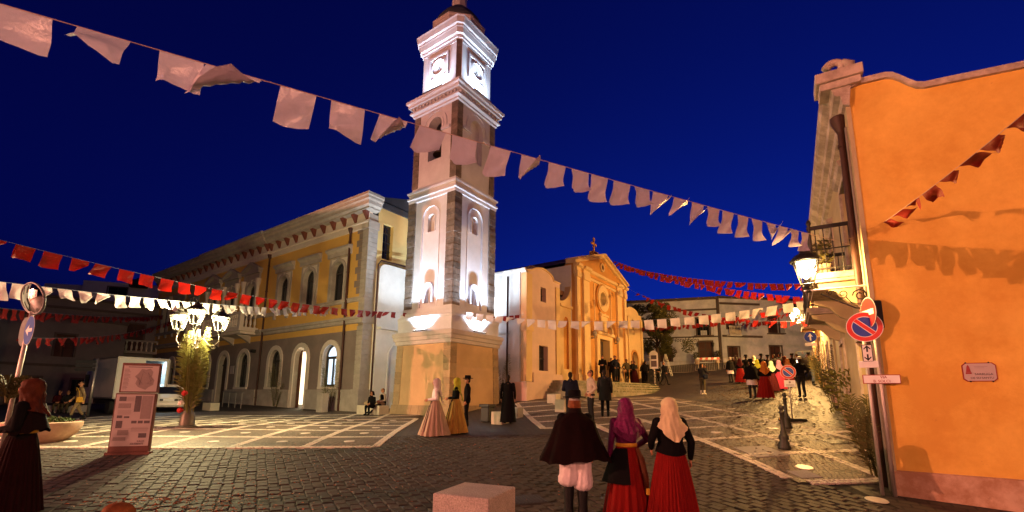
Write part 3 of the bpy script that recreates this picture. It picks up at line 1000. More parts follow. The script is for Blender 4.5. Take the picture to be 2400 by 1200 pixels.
# ================================================================== TOWN HALL
HC0 = Vector((-8.594, 26.0, .55))
hall = thing('town_hall', 'yellow and grey two storey town hall with arched windows and balcony', 'town hall', HC0, RZ_HALL)
zh = lambda z: z - HC0.z
LEN = 33.3
UPS = [2.72, 5.93, 9.13, 13.5, 16.72, 19.9, 24.2, 27.4, 30.6]
DOORS = (1, 4, 7)
C0, C1 = 11.35, 22.0     # slightly projecting centre bay
def seg_y(i): return .12 if 3 <= i <= 5 else 0.0
for (a, b, ids, y, nm) in ((0, C0, (0, 1, 2), 0, 'right'), (C0, C1, (3, 4, 5), .12, 'centre'), (C1, LEN, (6, 7, 8), 0, 'left')):
    up = MB()
    wall(up, a, b, zh(5.95), zh(12.0), y, y - .35, [(UPS[i], 1.22, zh(7.28), zh(9.78), True) for i in ids], 0, 1)
    if y:
        up.box(a, a + .01, 0, y, zh(5.95), zh(12.0)).box(b - .01, b, 0, y, zh(5.95), zh(12.0))
    up.build('upper_wall', [X['hall_yellow'], X['hall_trim']], hall)
    lo = MB()
    ops = [(UPS[i] + (.25 if i < 3 else .1), 1.45, zh(.55) if i in DOORS else zh(2.05), zh(4.6), True) for i in ids]
    wall(lo, a, b, zh(.2), zh(5.95), y + .003, y - .35, ops, 0, 1)
    if y:
        lo.box(a, a + .012, 0, y, zh(.2), zh(5.9)).box(b - .012, b, 0, y, zh(.2), zh(5.9))
    lo.build('ground_floor_wall', [X['hall_grey'], X['hall_trim']], hall)
    pl = MB()
    xs_ = [a] + [q for i in ids if i in DOORS for q in (UPS[i] + .25 - 1.0, UPS[i] + .25 + 1.0)] + [b]
    for q in range(0, len(xs_), 2):
        pl.box(xs_[q], xs_[q + 1], y, y + .10, zh(.2), zh(1.75)).box(xs_[q], xs_[q + 1], y, y + .13, zh(1.75), zh(1.88))
    pl.build('plinth', X['hall_trim'], hall)
    st = MB()
    corn(st, [(y, zh(5.72)), (y + .10, zh(5.76)), (y + .12, zh(5.92)), (y + .22, zh(5.98)), (y + .22, zh(6.12)), (y, zh(6.18))], a, b)
    st.build('string_course', X['hall_trim'], hall)
    st = MB()
    corn(st, [(y, zh(7.02)), (y + .10, zh(7.04)), (y + .10, zh(7.2)), (y + .16, zh(7.22)), (y + .16, zh(7.28)), (y, zh(7.3))], a, b)
    st.build('sill_course', X['hall_trim'], hall)
    MB().box(a, b, y, y + .012, zh(5.32), zh(5.70)).build('yellow_band', X['hall_yellow'], hall)
    fr = MB().box(a, b, y - .2, y + .06, zh(11.95), zh(12.5))
    corn(fr, [(y, zh(11.48)), (y + .10, zh(11.5)), (y + .10, zh(11.82)), (y + .16, zh(11.86)), (y + .16, zh(11.95)), (y, zh(11.96))], a, b)
    fr.build('frieze', [X['hall_frieze']], hall)
    ct = MB()
    corn(ct, [(y, zh(12.48)), (y + .40, zh(12.52)), (y + .40, zh(12.62)), (y + .55, zh(12.72)), (y + .58, zh(12.92)), (y + .68, zh(13.0)), (y + .70, zh(13.14)), (y + .76, zh(13.2)), (y + .76, zh(13.36)), (y - .3, zh(13.42))], a, b, ret0=(a == 0))
    ct.build('cornice', X['hall_trim'], hall)
    n = int((b - a) / 1.13)
    for q in range(n + 1):
        x = a + .15 + (b - a - .3) * q / n
        MB().add([(x - .16, y + .36, zh(12.50)), (x + .16, y + .36, zh(12.50)), (x + .10, y + .08, zh(11.98)), (x - .10, y + .08, zh(11.98)), (x - .16, y + .05, zh(12.50)), (x + .16, y + .05, zh(12.50))],
                 [(0, 1, 2, 3), (0, 3, 4), (1, 5, 2)]).build('cornice_bracket', X['bracket_brown'], hall)
    for i in ids:
        xc = UPS[i]
        w = MB()
        archband(w, xc, 1.22, zh(7.28), zh(9.78), .20, y, y + .10)
        w.box(xc - .98, xc - .84, y, y + .06, zh(7.28), zh(10.0)).box(xc + .84, xc + .98, y, y + .06, zh(7.28), zh(10.0))
        w.box(xc - .09, xc + .09, y, y + .16, zh(9.76), zh(10.06))
        w.box(xc - .98, xc + .98, y, y + .05, zh(10.0), zh(10.08))
        win = w.build('window', X['hall_trim'], hall)
        pane(xc, 1.22, zh(7.28), zh(9.78), y - .30).build('pane', X['glass'], win)
        f = MB()
        archband(f, xc, 1.10, zh(7.28), zh(9.72), .06, y - .28, y - .22)
        f.box(xc - .04, xc + .04, y - .28, y - .22, zh(7.3), zh(9.7)).box(xc - .55, xc + .55, y - .28, y - .22, zh(9.08), zh(9.16))
        f.build('frame', X['window_frame'], win)
        sp = MB()
        for s in (-1, 1):
            pts = [(xc + s * .82, zh(9.2)), (xc + s * .82, zh(10.0)), (xc, zh(10.0))] + [(xc + s * .81 * math.sin(t), zh(9.17) + .81 * math.cos(t)) for t in (0, .4, .8, 1.2, 1.5)]
            sp.prism(pts, y, y + .03)
        sp.build('spandrel', X['hall_frieze'], win)
        hd = MB()
        if 3 <= i <= 5:
            hd.box(xc - 1.3, xc + 1.3, y, y + .28, zh(10.5), zh(10.66)).box(xc - 1.2, xc + 1.2, y, y + .12, zh(10.08), zh(10.5))
            for s in (-1, 1):
                pts = [(xc + s * 1.38, zh(10.66)), (xc + s * 1.38, zh(10.84)), (xc, zh(11.44)), (xc, zh(11.26))]
                hd.prism(pts, y, y + .34)
            hd.prism([(xc - 1.1, zh(10.66)), (xc + 1.1, zh(10.66)), (xc, zh(11.24))], y, y + .08)
        else:
            corn(hd, [(y, zh(10.12)), (y + .10, zh(10.14)), (y + .10, zh(10.38)), (y + .22, zh(10.48)), (y + .30, zh(10.52)), (y + .30, zh(10.66)), (y, zh(10.74))], xc - 1.22, xc + 1.22)
        hd.build('hood', X['hall_trim'], win)
        if 3 <= i <= 5:
            for s in (-1, 1):
                MB().lathe([(.20, zh(7.28)), (.20, zh(7.5)), (.14, zh(7.55)), (.12, zh(9.5)), (.15, zh(9.55)), (.22, zh(9.95)), (.22, zh(10.06))], 12, (xc + s * 1.1, y + .12, 0)).build('half_column', X['hall_frieze'], win, smooth=True, auto=40)
        else:
            for s in (-1, 1):
                bk = MB()
                bk.box(xc + s * .8 - .09, xc + s * .8 + .09, y, y + .14, zh(6.72), zh(7.03))
                bk.build('sill_bracket', X['hall_trim'], win)
        # ground floor opening
        xg = xc + (.25 if i < 3 else .1)
        z0 = .55 if i in DOORS else 2.05
        g = MB()
        archband(g, xg, 1.45, zh(z0), zh(4.6), .30, y, y + .07)
        if i not in DOORS: g.box(xg - .95, xg + .95, y, y + .14, zh(1.9), zh(2.05))
        gw = g.build('door' if i in DOORS else 'arched_window', X['hall_frieze'], hall)
        if i == 1:
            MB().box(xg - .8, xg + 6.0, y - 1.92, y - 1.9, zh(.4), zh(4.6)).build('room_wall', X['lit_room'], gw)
            MB().box(xg - .80, xg - .785, y - 1.9, y - .36, zh(.5), zh(4.2)).box(xg - .8, xg + .8, y - 1.9, y - .36, zh(.42), zh(.5)).build('room_side', X['plaster_white'], gw)
            # right leaf stands closed, left leaf folded in: arched half leaf
            pts = [(xg + .42, zh(.55))] + [(xg + .02 + .70 * math.sin(t), zh(3.875) + .70 * math.cos(t)) for t in (.61, .8, 1.0, 1.2, 1.4, 1.57)] + [(xg + .72, zh(.55))]
            lf = MB().prism(pts, y - .34, y - .28)
            for zz in (.8, 1.8, 2.8):
                lf.box(xg + .47, xg + .67, y - .285, y - .25, zh(zz), zh(zz + .75))
            lf.build('door_leaf', X['wood_door'], gw)
            light('room_lamp', 'POINT', (xg + .5, y - 1.0, zh(3.4)), 25, (1, .8, .5), hall, size=.1)
        elif i in DOORS:
            pane(xg, 1.45, zh(.5), zh(4.6), y - .32).build('door_leaf', X['wood_dark'], gw)
            MB().box(xg - .03, xg + .03, y - .3, y - .26, zh(.5), zh(3.7)).box(xg - .72, xg + .72, y - .3, y - .24, zh(3.7), zh(3.82)).build('door_rail', X['window_frame'], gw)
        else:
            pane(xg, 1.45, zh(2.05), zh(4.6), y - .32).build('pane', X['lit_window'] if i == 0 else X['glass'], gw)
            f = MB()
            archband(f, xg, 1.29, zh(2.05), zh(4.52), .08, y - .3, y - .22)
            f.box(xg - .05, xg + .05, y - .3, y - .22, zh(2.1), zh(3.8)).box(xg - .68, xg + .68, y - .3, y - .22, zh(3.74), zh(3.9))
            for s in (-1, 1):
                f.box(xg + s * .62 - .06, xg + s * .62 + .06, y - .3, y - .23, zh(2.1), zh(3.8))
            f.box(xg - .68, xg + .68, y - .3, y - .23, zh(2.05), zh(2.2))
            f.build('frame', X['window_frame'], gw)
MB().box(.06, LEN - .06, -12, -2.3, zh(.2), zh(5)).build('core', X['dark_wall'], hall)
# corner pilaster: stone blocks up to the cornice, on the front and on the side
for i in range(34):
    a = 1.9 + (11.45 - 1.9) * i / 34
    b = 1.9 + (11.45 - 1.9) * (i + 1) / 34
    if 5.6 < (a + b) / 2 < 6.2: continue
    MB().box(-.05, .50, -.62, .055, zh(a) + .008, zh(b) - .008, c=.012).build('corner_stone', X['hall_trim'], hall)
MB().box(-.012, .46, -.60, .012, zh(.3), zh(12.4)).build('pilaster_core', X['hall_trim'], hall)
qd = MB()
for i in range(10):
    z = 7.5 + i * .42
    qd.v, qd.f, qd.m = [], [], []
    qd.box(.5, .86 + (.22 if i % 2 else 0), .0, .02, zh(z), zh(z + .40))
    qd.build('quoin_patch', X['hall_grey'], hall)
MB().box(-.12, .62, -.7, .16, zh(5.7), zh(6.2)).build('pilaster_capital', X['hall_trim'], hall)
MB().box(-.1, .6, -.68, .10, zh(11.45), zh(11.95)).build('pilaster_capital', X['hall_trim'], hall)
MB().box(-.10, .62, -.66, .12, zh(.2), zh(1.9)).build('pilaster_base', X['hall_trim'], hall)
# side wall towards the tower (local plane x = 0), window and eaves
sw_ = MB()
wl_ = MB()
wall(wl_, .62, 5.2, zh(.3), zh(13.0), 0, -.35, [(1.42, .78, zh(9.82), zh(12.1), False)], 0, 0)
sw_.v = [(-p[1] - .002, -p[0], p[2]) for p in wl_.v]
sw_.f, sw_.m = wl_.f, wl_.m
sw_.build('side_wall', X['hall_side'], hall)
sp_ = MB().box(.28, .32, -1.85, -1.0, zh(9.8), zh(12.15)).build('side_window', X['glass'], hall)
fr_ = MB()
for z in (9.82, 10.4, 10.98, 11.56, 12.06):
    fr_.box(.24, .29, -1.81, -1.03, zh(z), zh(z + .05))
fr_.box(.24, .29, -1.45, -1.39, zh(9.8), zh(12.1)).build('frame', X['window_frame'], sp_)
ec = MB()
corn(ec, [(0, zh(12.48)), (.40, zh(12.52)), (.40, zh(12.62)), (.55, zh(12.72)), (.58, zh(12.92)), (.68, zh(13.0)), (.70, zh(13.14)), (.76, zh(13.2)), (.76, zh(13.36)), (-.3, zh(13.42))], 0, .42)
es = MB()
es.v = [(-p[1], -p[0] + (p[1] if p[0] == 0 else 0), p[2]) for p in ec.v]
es.f, es.m = ec.f, ec.m
es.build('cornice_return', X['hall_trim'], hall)
MB().box(-.12, LEN, -7, -.32, zh(13.0), zh(13.38)).add([(-.14, .1, zh(13.42)), (LEN, .1, zh(13.42)), (LEN, -6, zh(15.2)), (-.14, -6, zh(15.2)), (-.14, -12, zh(13.42)), (LEN, -12, zh(13.42))], [(0, 1, 2, 3), (3, 2, 5, 4), (0, 3, 4)]).build('roof', X['roof_dark'], hall)
# rainwater pipes
def pipe(parent, x, y, z0, z1, r=.065, m='pipe_brown', hopper=True):
    b = MB().tube([(x, y, z0), (x, y, z1)], r, 10)
    if hopper: b.lathe([(r, z1 - .25), (.16, z1), (.17, z1 + .1), (0, z1 + .1)], 10, (x, y, 0))
    k = z0 + .8
    while k < z1 - .5:
        b.lathe([(r * 1.35, k), (r * 1.35, k + .06)], 10, (x, y, 0))
        k += 1.9
    return b.build('drainpipe', X[m], parent, smooth=True, auto=40)
pipe(hall, 1.62, .14, zh(.5), zh(11.6))
pipe(hall, C0 - .1, .14, zh(.5), zh(11.6))
# balcony on the centre bay
bal = MB().box(11.9, 21.5, .12, 1.45, zh(5.98), zh(6.16)).box(12.05, 21.35, .12, 1.30, zh(5.80), zh(5.98)).build('balcony', X['hall_frieze'], hall)
rl = MB()
for (a, b, c_, d) in ((11.98, 21.42, 1.16, 1.40), (11.98, 12.22, .12, 1.16), (21.18, 21.42, .12, 1.16)):
    rl.box(a, b, c_, d, zh(6.16), zh(6.28)).box(a, b, c_, d, zh(7.2), zh(7.36))
rl.build('rail', X['hall_frieze'], bal)
for (x, y) in ((12.1, 1.28), (15.1, 1.28), (18.3, 1.28), (21.3, 1.28)):
    MB().box(x - .16, x + .16, y - .14, y + .14, zh(6.17), zh(7.21)).build('pier', X['hall_frieze'], bal)
bme = MB().lathe([(.085, .0), (.085, .06), (.05, .1), (.095, .3), (.085, .42), (.045, .62), (.04, .72), (.075, .80), (.08, .92)], 8).mesh('baluster', X['hall_frieze'], True)
for i in range(27):
    x = 12.42 + i * .33
    if min(abs(x - q) for q in (15.1, 18.3)) > .2:
        inst('baluster', bme, bal, (x, 1.28, zh(6.28)))
for x in (12.1, 21.3):
    for i in range(3):
        inst('baluster', bme, bal, (x, .32 + i * .3, zh(6.28)))
for i in range(4):
    MB().prism([(.12, zh(5.2)), (.45, zh(5.45)), (1.15, zh(5.8)), (.12, zh(5.8))], 12.9 + i * 2.55, 13.2 + i * 2.55, plane='yz').build('console', X['hall_trim'], bal)
# small wall lamps, plaques, stone memorial by the door
sg = MB().box(14.95, 15.5, .125, .17, zh(3.05), zh(3.65)).build('wall_plaque', X['paper'], hall)
MB().box(11.9, 12.2, .125, .4, zh(4.5), zh(4.72)).build('wall_lamp', X['iron'], hall)
# ================================================================== CHURCH (front along local x, outward is -y)
CC = Vector((.777, 25.0, 1.2))
church = thing('church', 'cream and orange church front with pediment, round window and cross', 'church', CC, RZ_CHURCH)
zc_ = lambda z: z - CC.z
def cb(name, m, *boxes, parent=None, bev=0):
    b = MB()
    for q in boxes: b.box(q[0], q[1], q[2], q[3], zc_(q[4]), zc_(q[5]))
    return b.build(name, X[m], parent or church, bev=bev)
def curve(p, q, bulge, n=6):
    """quarter-round sweep from p to q"""
    out = []
    for k in range(1, n):
        t = k / n
        if bulge > 0: out.append((p[0] + (q[0] - p[0]) * (1 - math.cos(t * math.pi / 2)), p[1] + (q[1] - p[1]) * math.sin(t * math.pi / 2)))
        else: out.append((p[0] + (q[0] - p[0]) * math.sin(t * math.pi / 2), p[1] + (q[1] - p[1]) * (1 - math.cos(t * math.pi / 2))))
    return out
# left chapel front with shaped top
z = zc_
w1 = MB()
wall(w1, 0, 3.9, z(.8), z(8.2), 0, .32, [(1.88, .62, z(7.12), z(8.0), False), (1.88, 1.0, z(3.05), z(4.5), False)])
top = [(0, z(8.2)), (0, z(8.62)), (.5, z(8.7)), (1.0, z(8.95)), (1.72, z(9.1))] + curve((1.72, z(9.1)), (3.1, z(8.62)), -1) + [(3.1, z(8.62)), (3.9, z(8.62)), (3.9, z(8.2))]
w1.prism(top, 0, .5)
w1.build('chapel_front', X['church_pink'], church)
tc_ = MB()
pts = top[1:-1]
for i in range(len(pts) - 1):
    (a, b), (c_, d) = pts[i], pts[i + 1]
    tc_.add([(a, -.06, b), (c_, -.06, d), (c_, -.06, d + .09), (a, -.06, b + .09), (a, .52, b), (c_, .52, d), (c_, .52, d + .09), (a, .52, b + .09)], [(0, 1, 2, 3), (3, 2, 6, 7), (0, 1, 5, 4)])
tc_.build('coping', X['church_cream'], church)
for (a, b, c_) in ((1.88, .62, (7.12, 8.0)), (1.88, 1.0, (3.05, 4.5))):
    wdw = MB().box(a - b / 2 - .02, a + b / 2 + .02, .30, .33, z(c_[0]) - .02, z(c_[1]) + .02).build('window', X['glass'], church)
    MB().box(a - .02, a + .02, .26, .30, z(c_[0]), z(c_[1])).box(a - b / 2, a + b / 2, .26, .30, z(sum(c_) / 2) - .02, z(sum(c_) / 2) + .02).build('bars', X['window_frame'], wdw)
cb('corner_pilaster', 'church_cream', (-.06, .55, -.07, .3, 2.4, 8.5), (-.12, .62, -.13, .3, 5.2, 5.45))
cb('chapel_pilaster', 'church_cream', (3.3, 3.75, -.08, .3, 2.9, 8.3))
cb('base_block', 'church_pink', (-.22, .62, -.2, .9, .6, 2.36), (.62, 3.95, -.12, .4, .8, 2.9))
# side wall of the church body seen beside the tower (plane x = 0, running back)
sd_ = MB()
sd_.box(-.02, .3, .0, 11.5, z(.6), z(8.74))
sd_.build('side_wall', X['plaster_white'], church)
cb('side_pilaster', 'plaster_white', (-.10, 0, .35, 1.0, .6, 8.7), (-.14, 0, .95, 11.4, 5.1, 5.26), (-.12, 0, 0, 11.4, 8.62, 8.78))
pp_ = MB().tube([(-.16, 1.15, z(1.2)), (-.16, 1.15, z(8.4))], .06, 8)
pp_.build('drainpipe', X['pipe_brown'], church, smooth=True)
MB().box(0.02, 6, .5, 12, z(8.2), z(8.5)).add([(.0, .5, z(8.6)), (.0, 12, z(8.6)), (3.4, 12, z(9.8)), (3.4, .5, z(9.8))], [(0, 1, 2, 3)]).build('chapel_roof', X['tile_roof'], church)
# link bays left and right of the nave, with volutes above
def bay(x0, x1, flip):
    b = MB()
    wall(b, x0, x1, z(.9), z(7.35), .06, .22, [((x0 + x1) / 2 + (.1 if not flip else -.1), .66, z(3.3), z(6.66), True)], 0, 1)
    b.build('side_bay', [X['church_cream'], X['church_orange']], church)
    MB().box(x0 + .1, x1 - .1, .2, .26, z(3.2), z(6.8)).build('niche_back', X['church_orange'], church)
    b = MB()
    if not flip:
        pts = [(x0, z(7.35)), (x0, z(7.6))] + curve((x0, z(7.6)), (x1, z(9.0)), -1, 8) + [(x1, z(9.0)), (x1, z(7.35))]
    else:
        pts = [(x1, z(7.35)), (x1, z(7.6))] + curve((x1, z(7.6)), (x0, z(9.0)), -1, 8) + [(x0, z(9.0)), (x0, z(7.35))]
    b.prism(pts, .06, .5)
    b.build('volute', X['church_cream'], church)
    cb('bay_cornice', 'church_cream', (x0, x1, -.08, .3, 7.25, 7.42))
    cb('bay_plinth', 'church_cream', (x0, x1, -.05, .3, 2.2, 3.0))
bay(3.9, 5.5, False)
bay(14.3, 15.3, True)
# nave front
NX0, NX1, NC = 5.5, 14.3, 9.9
nv = MB()
wall(nv, NX0, NX1, z(1.2), z(10.4), -.25, .2, [(9.8, 1.7, z(2.5), z(5.65), False), (9.8, 1.1, z(8.12), z(9.22), True)], 0, 1)
nv.box(NX0, NX0 + .02, -.25, .5, z(1.2), z(10.4)).box(NX1 - .02, NX1, -.25, .5, z(1.2), z(10.4))
nv.build('nave_wall', [X['church_orange'], X['church_cream']], church)
cb('nave_side', 'plaster_white', (NX0 - .02, NX0 + .4, .0, 13, 6.0, 10.3), (NX1 - .4, NX1 + .02, 0, 13, 6.0, 10.3))
cb('buttress', 'plaster_white', (4.4, 5.6, 2.2, 2.7, 6, 9.75))
pil = [(5.5, 5.95), (6.5, 7.4), (12.4, 13.3), (13.85, 14.3)]
for a, b in pil:
    o = cb('pilaster', 'church_cream', (a, b, -.42, -.24, 1.9, 9.68))
    cb('capital', 'church_cream', (a - .06, b + .06, -.5, -.24, 9.45, 9.68), parent=o)
    cb('base', 'church_cream', (a - .07, b + .07, -.5, -.24, 1.9, 3.0), parent=o)
cb('panel_strip', 'church_cream', (8.4, 8.5, -.30, -.24, 3.0, 9.6), (11.3, 11.4, -.30, -.24, 3.0, 9.6))
en = MB()
def enta(x0, x1, out):
    corn_ = MB()
    corn(corn_, [(.2, z(9.66)), (out, z(9.68)), (out, z(9.86)), (out - .05, z(9.88)), (out - .05, z(10.14)), (out + .12, z(10.2)), (out + .16, z(10.36)), (.2, z(10.44))], x0, x1)
    en.add([(p[0], -p[1], p[2]) for p in corn_.v], corn_.f)
enta(NX0 - .1, NX1 + .1, .34)
for a, b in pil: enta(a - .05, b + .05, .50)
en.build('entablature', X['church_cream'], church)
fz = MB().box(NX0, NX1, -.352, -.3, z(9.9), z(10.12)).build('frieze', X['church_orange'], church)
apx = 12.15
MB().prism([(NX0, z(10.42)), (NX1, z(10.42)), (NC, z(apx - .2))], -.25, .3).build('tympanum', X['church_orange'], church)
rk = MB()
for s, xe in ((-1, NX0 - .25), (1, NX1 + .25)):
    for (o0, o1, t0, t1) in ((-.45, .3, 0, .20), (-.62, .3, .20, .36)):
        rk.add([(xe, o0, z(10.36) + t0), (NC, o0, z(apx - .35) + t0), (NC, o0, z(apx - .35) + t1), (xe, o0, z(10.36) + t1), (xe, o1, z(10.36) + t0), (NC, o1, z(apx - .35) + t0), (NC, o1, z(apx - .35) + t1), (xe, o1, z(10.36) + t1)],
               [(0, 1, 2, 3), (0, 1, 5, 4), (3, 2, 6, 7), (0, 3, 7, 4)])
rk.build('raking_cornice', X['church_cream'], church)
def ringf(c, r0, r1, y0, y1, n=36, sx=1):
    b = MB()
    vs = []
    for i in range(n):
        t = 2 * math.pi * i / n
        for r, y in ((r0, y0), (r0, y1), (r1, y1), (r1, y0)):
            vs.append((c[0] + r * sx * math.cos(t), y, c[1] + r * math.sin(t)))
    return b.add(vs, [(4 * i + q, 4 * i + (q + 1) % 4, 4 * ((i + 1) % n) + (q + 1) % 4, 4 * ((i + 1) % n) + q) for i in range(n) for q in range(4)])
ringf((9.9, z(11.1)), .20, .34, -.25, -.36).build('medallion', X['church_cream'], church)
MB().prism([(9.9 + .21 * math.cos(i * .4), z(11.1) + .21 * math.sin(i * .4)) for i in range(16)], -.27, -.25).build('medallion_centre', X['bronze'], church)
rose = ringf((9.8, z(8.7)), .60, .98, -.25, -.42).add([], []).build('round_window', X['church_cream'], church)
ringf((9.8, z(8.7)), .98, 1.12, -.25, -.36).build('outer_ring', X['church_orange'], rose)
ringf((9.8, z(8.7)), .50, .62, .2, -.38).build('inner_ring', X['church_cream'], rose)
MB().prism([(9.8 + .6 * math.cos(i * math.pi / 16), z(8.7) + .6 * math.sin(i * math.pi / 16)) for i in range(32)], .05, .07).build('pane', X['rose_glass'], rose)
# aedicule and doorway
ae = MB().box(9.25, 10.35, -.42, -.25, z(6.25), z(7.35)).box(9.15, 10.45, -.5, -.25, z(7.35), z(7.5))
ae.prism([(9.2, z(7.5)), (10.4, z(7.5)), (9.95, z(8.1)), (9.65, z(8.1))], -.34, -.25)
ae.build('aedicule', X['church_cream'], church)
ds = MB().box(8.45, 8.95, -.42, -.25, z(2.5), z(5.65)).box(10.65, 11.15, -.42, -.25, z(2.5), z(5.65)).box(8.45, 11.15, -.44, -.25, z(5.65), z(5.95)).box(8.3, 11.3, -.58, -.25, z(5.95), z(6.15))
for s in (-1, 1):
    pts = [(9.8 + s * 1.45, z(6.15)), (9.8 + s * 1.4, z(6.5)), (9.8 + s * 1.15, z(6.75)), (9.8 + s * .8, z(6.82)), (9.8 + s * .8, z(6.65)), (9.8 + s * 1.1, z(6.55)), (9.8 + s * 1.25, z(6.35)), (9.8 + s * 1.2, z(6.15))]
    ds.prism(pts, -.5, -.25)
dr = ds.build('door_surround', X['church_cream'], church)
lf = MB().box(8.95, 9.79, .12, .18, z(2.5), z(5.65)).box(9.81, 10.65, .12, .18, z(2.5), z(5.65))
for zz in (2.7, 3.7, 4.7):
    for x in (9.08, 9.94): lf.box(x, x + .6, .08, .12, z(zz), z(zz + .8))
lf.build('door_leaf', X['wood_dark'], dr)
for x in (7.9, 12.0):
    MB().ell((x, -.5, z(5.9)), (.18, .16, .22)).tube([(x, -.25, z(5.6)), (x, -.45, z(5.6)), (x, -.5, z(5.75))], .06).build('wall_bracket', X['hall_trim'], church, smooth=True)
# right chapel with arched doorway
w2 = MB()
wall(w2, 15.3, 18.9, z(1.5), z(8.3), 0, .35, [(16.8, 1.5, z(2.75), z(5.4), True), (16.8, .5, z(7.25), z(8.15), False)])
top = [(15.3, z(8.3)), (15.3, z(8.95)), (16.1, z(9.2)), (16.9, z(9.2))] + curve((16.9, z(9.2)), (18.2, z(8.75)), -1) + [(18.2, z(8.75)), (18.9, z(8.75)), (18.9, z(8.3))]
w2.prism(top, 0, .4)
w2.box(18.88, 18.9, 0, 9, z(1.5), z(8.7)).box(18.6, 18.98, -.06, 0, z(1.5), z(8.4))
w2.build('chapel_front', X['church_cream'], church)
dd = MB()
archband(dd, 16.8, 1.5, z(2.75), z(5.4), .16, 0, -.08)
dd = dd.build('side_door', X['church_orange'], church)
pane(16.8, 1.5, z(2.7), z(5.4), .3).build('door_leaf', X['wood_door'], dd)
MB().box(16.5, 17.1, .3, .33, z(7.2), z(8.2)).build('window', X['glass'], church)
for x in (15.4, 18.5):
    MB().box(x, x + .4, -.10, 0, z(2.2), z(8.3)).build('chapel_pilaster', X['church_cream'], church)
# roof and cross
MB().add([(NX0 - .3, .3, z(10.4)), (NC, .3, z(12.3)), (NX1 + .3, .3, z(10.4)), (NX0 - .3, 14, z(10.4)), (NC, 14, z(12.3)), (NX1 + .3, 14, z(10.4))], [(0, 1, 4, 3), (1, 2, 5, 4)]).build('nave_roof', X['tile_roof'], church)
cr = MB().box(NC - .4, NC + .4, .15, .55, z(12.1), z(12.45), c=.03).box(NC - .06, NC + .06, .28, .40, z(12.45), z(13.5), c=.01).box(NC - .36, NC + .36, .28, .40, z(13.0), z(13.12), c=.01)
for p in ((-.36, 13.06), (.36, 13.06), (0, 13.5)):
    cr.ell((NC + p[0], .34, z(p[1])), (.11, .07, .11), 10, 6)
cr.build('cross', X['church_orange'], church)
MB().ell((1.9, .9, z(9.25)), (.35, .3, .28), 12, 8).ell((2.5, .8, z(9.1)), (.5, .3, .16), 12, 8).build('roof_ridge', X['tile_roof'], church, smooth=True)
# pale annex between town hall and church
anx = thing('annex', 'plain white annex wall between the town hall and the bell tower', 'building', HC0 + Vector((U2.x * .0, U2.y * .0, 0)), RZ_HALL)
b = MB()
pts = [(.02, zh(.2)), (.02, zh(8.9))] + curve((.02, zh(8.9)), (.5, zh(9.4)), 1, 6) + [(.5, zh(9.4)), (6.4, zh(9.4)), (6.4, zh(.2))]
b.add([(-.34 - .05 * p[0], -p[0] - .66, p[1]) for p in pts], [list(range(len(pts)))])
n = len(pts)
b.add([(-.34 - .05 * p[0], -p[0] - .66, p[1]) for p in pts] + [(.0, -p[0] - .66, p[1]) for p in pts], [(k, (k + 1) % n, (k + 1) % n + n, k + n) for k in range(n)])
b.build('wall', X['plaster_white'], anx)
ba = MB()
archband(ba, 0, 1.5, zh(.4), zh(4.6), .06, 0, .04)
bo = MB()
bo.v = [(-.46 - p[1], -p[0] - 2.3, p[2]) for p in ba.v]
bo.f, bo.m = ba.f, ba.m
bo.build('blind_arch', X['plaster_white'], anx)
MB().box(-.72, -.3, -6.9, -.72, zh(5.4), zh(5.52)).build('string_course', X['plaster_white'], anx)
MB().tube([(-.28, -.6, zh(.5)), (-.28, -.6, zh(9.3)), (-.34, -.75, zh(9.55)), (-.5, -2.5, zh(9.58))], .05, 8).build('drainpipe', X['pipe_brown'], anx, smooth=True)
# rounded steps before the church door
CW = Matrix.Translation(CC) @ Matrix.Rotation(RZ_CHURCH, 4, 'Z')
sc_p = CW @ Vector((9.9, -.3, 0))
steps = thing('church_steps', 'curved grey stone steps with grass in the joints before the church', 'steps', (sc_p.x, sc_p.y, 1.0), RZ_CHURCH)
for i in range(5):
    rr = 3.3 + (4 - i) * .42
    n = 18
    pts = [(-7.2 - (4 - i) * .2, .3), (-7.2 - (4 - i) * .2, -.9 - (4 - i) * .3)] + [(-5.2 + 0 + (10.6) * k / n, -.9 - rr * .52 * math.sin(math.pi * (k / n) * .5 + math.pi * .12) - (4 - i) * .30) for k in range(n + 1)] + [(9.4 + (4 - i) * .1, -1.4 - (4 - i) * .2), (9.4 + (4 - i) * .1, .3)]
    MB().prism(pts, -.6, 1.54 - (4 - i) * .165, plane='xy').build('step', X['step_stone'], steps, bev=.02)
def grass_tuft(n, gen, hgt, name, label, m):
    b = MB()
    for k in range(n):
        p = gen()
        a = rnd.uniform(0, 6.28)
        h = hgt * rnd.uniform(.5, 1.3)
        w = .012
        dx, dy = math.cos(a), math.sin(a)
        b.add([(p[0] - dy * w, p[1] + dx * w, p[2]), (p[0] + dy * w, p[1] - dx * w, p[2]), (p[0] + dx * h * .5, p[1] + dy * h * .5, p[2] + h)], [(0, 1, 2)])
    o = b.build(name, X[m])
    return tag(o, label, 'grass', kind='stuff')
def gen_grass():
    i = rnd.choice((0, 1, 2, 3))
    rr = 3.3 + (4 - i) * .42
    k = min(1, max(0, rnd.gauss(.52, .22)))
    x = -5.2 + 10.6 * k
    y = -.9 - rr * .52 * math.sin(math.pi * k * .5 + math.pi * .12) - (4 - i) * .30 + rnd.uniform(.12, .34)
    p = Matrix.Translation(steps.location) @ Matrix.Rotation(RZ_CHURCH, 4, 'Z') @ Vector((x, y, 1.54 - (4 - i) * .165))
    return p
grass_tuft(2600, gen_grass, .09, 'step_grass', 'tufts of green grass along the church steps', 'leaf_green')
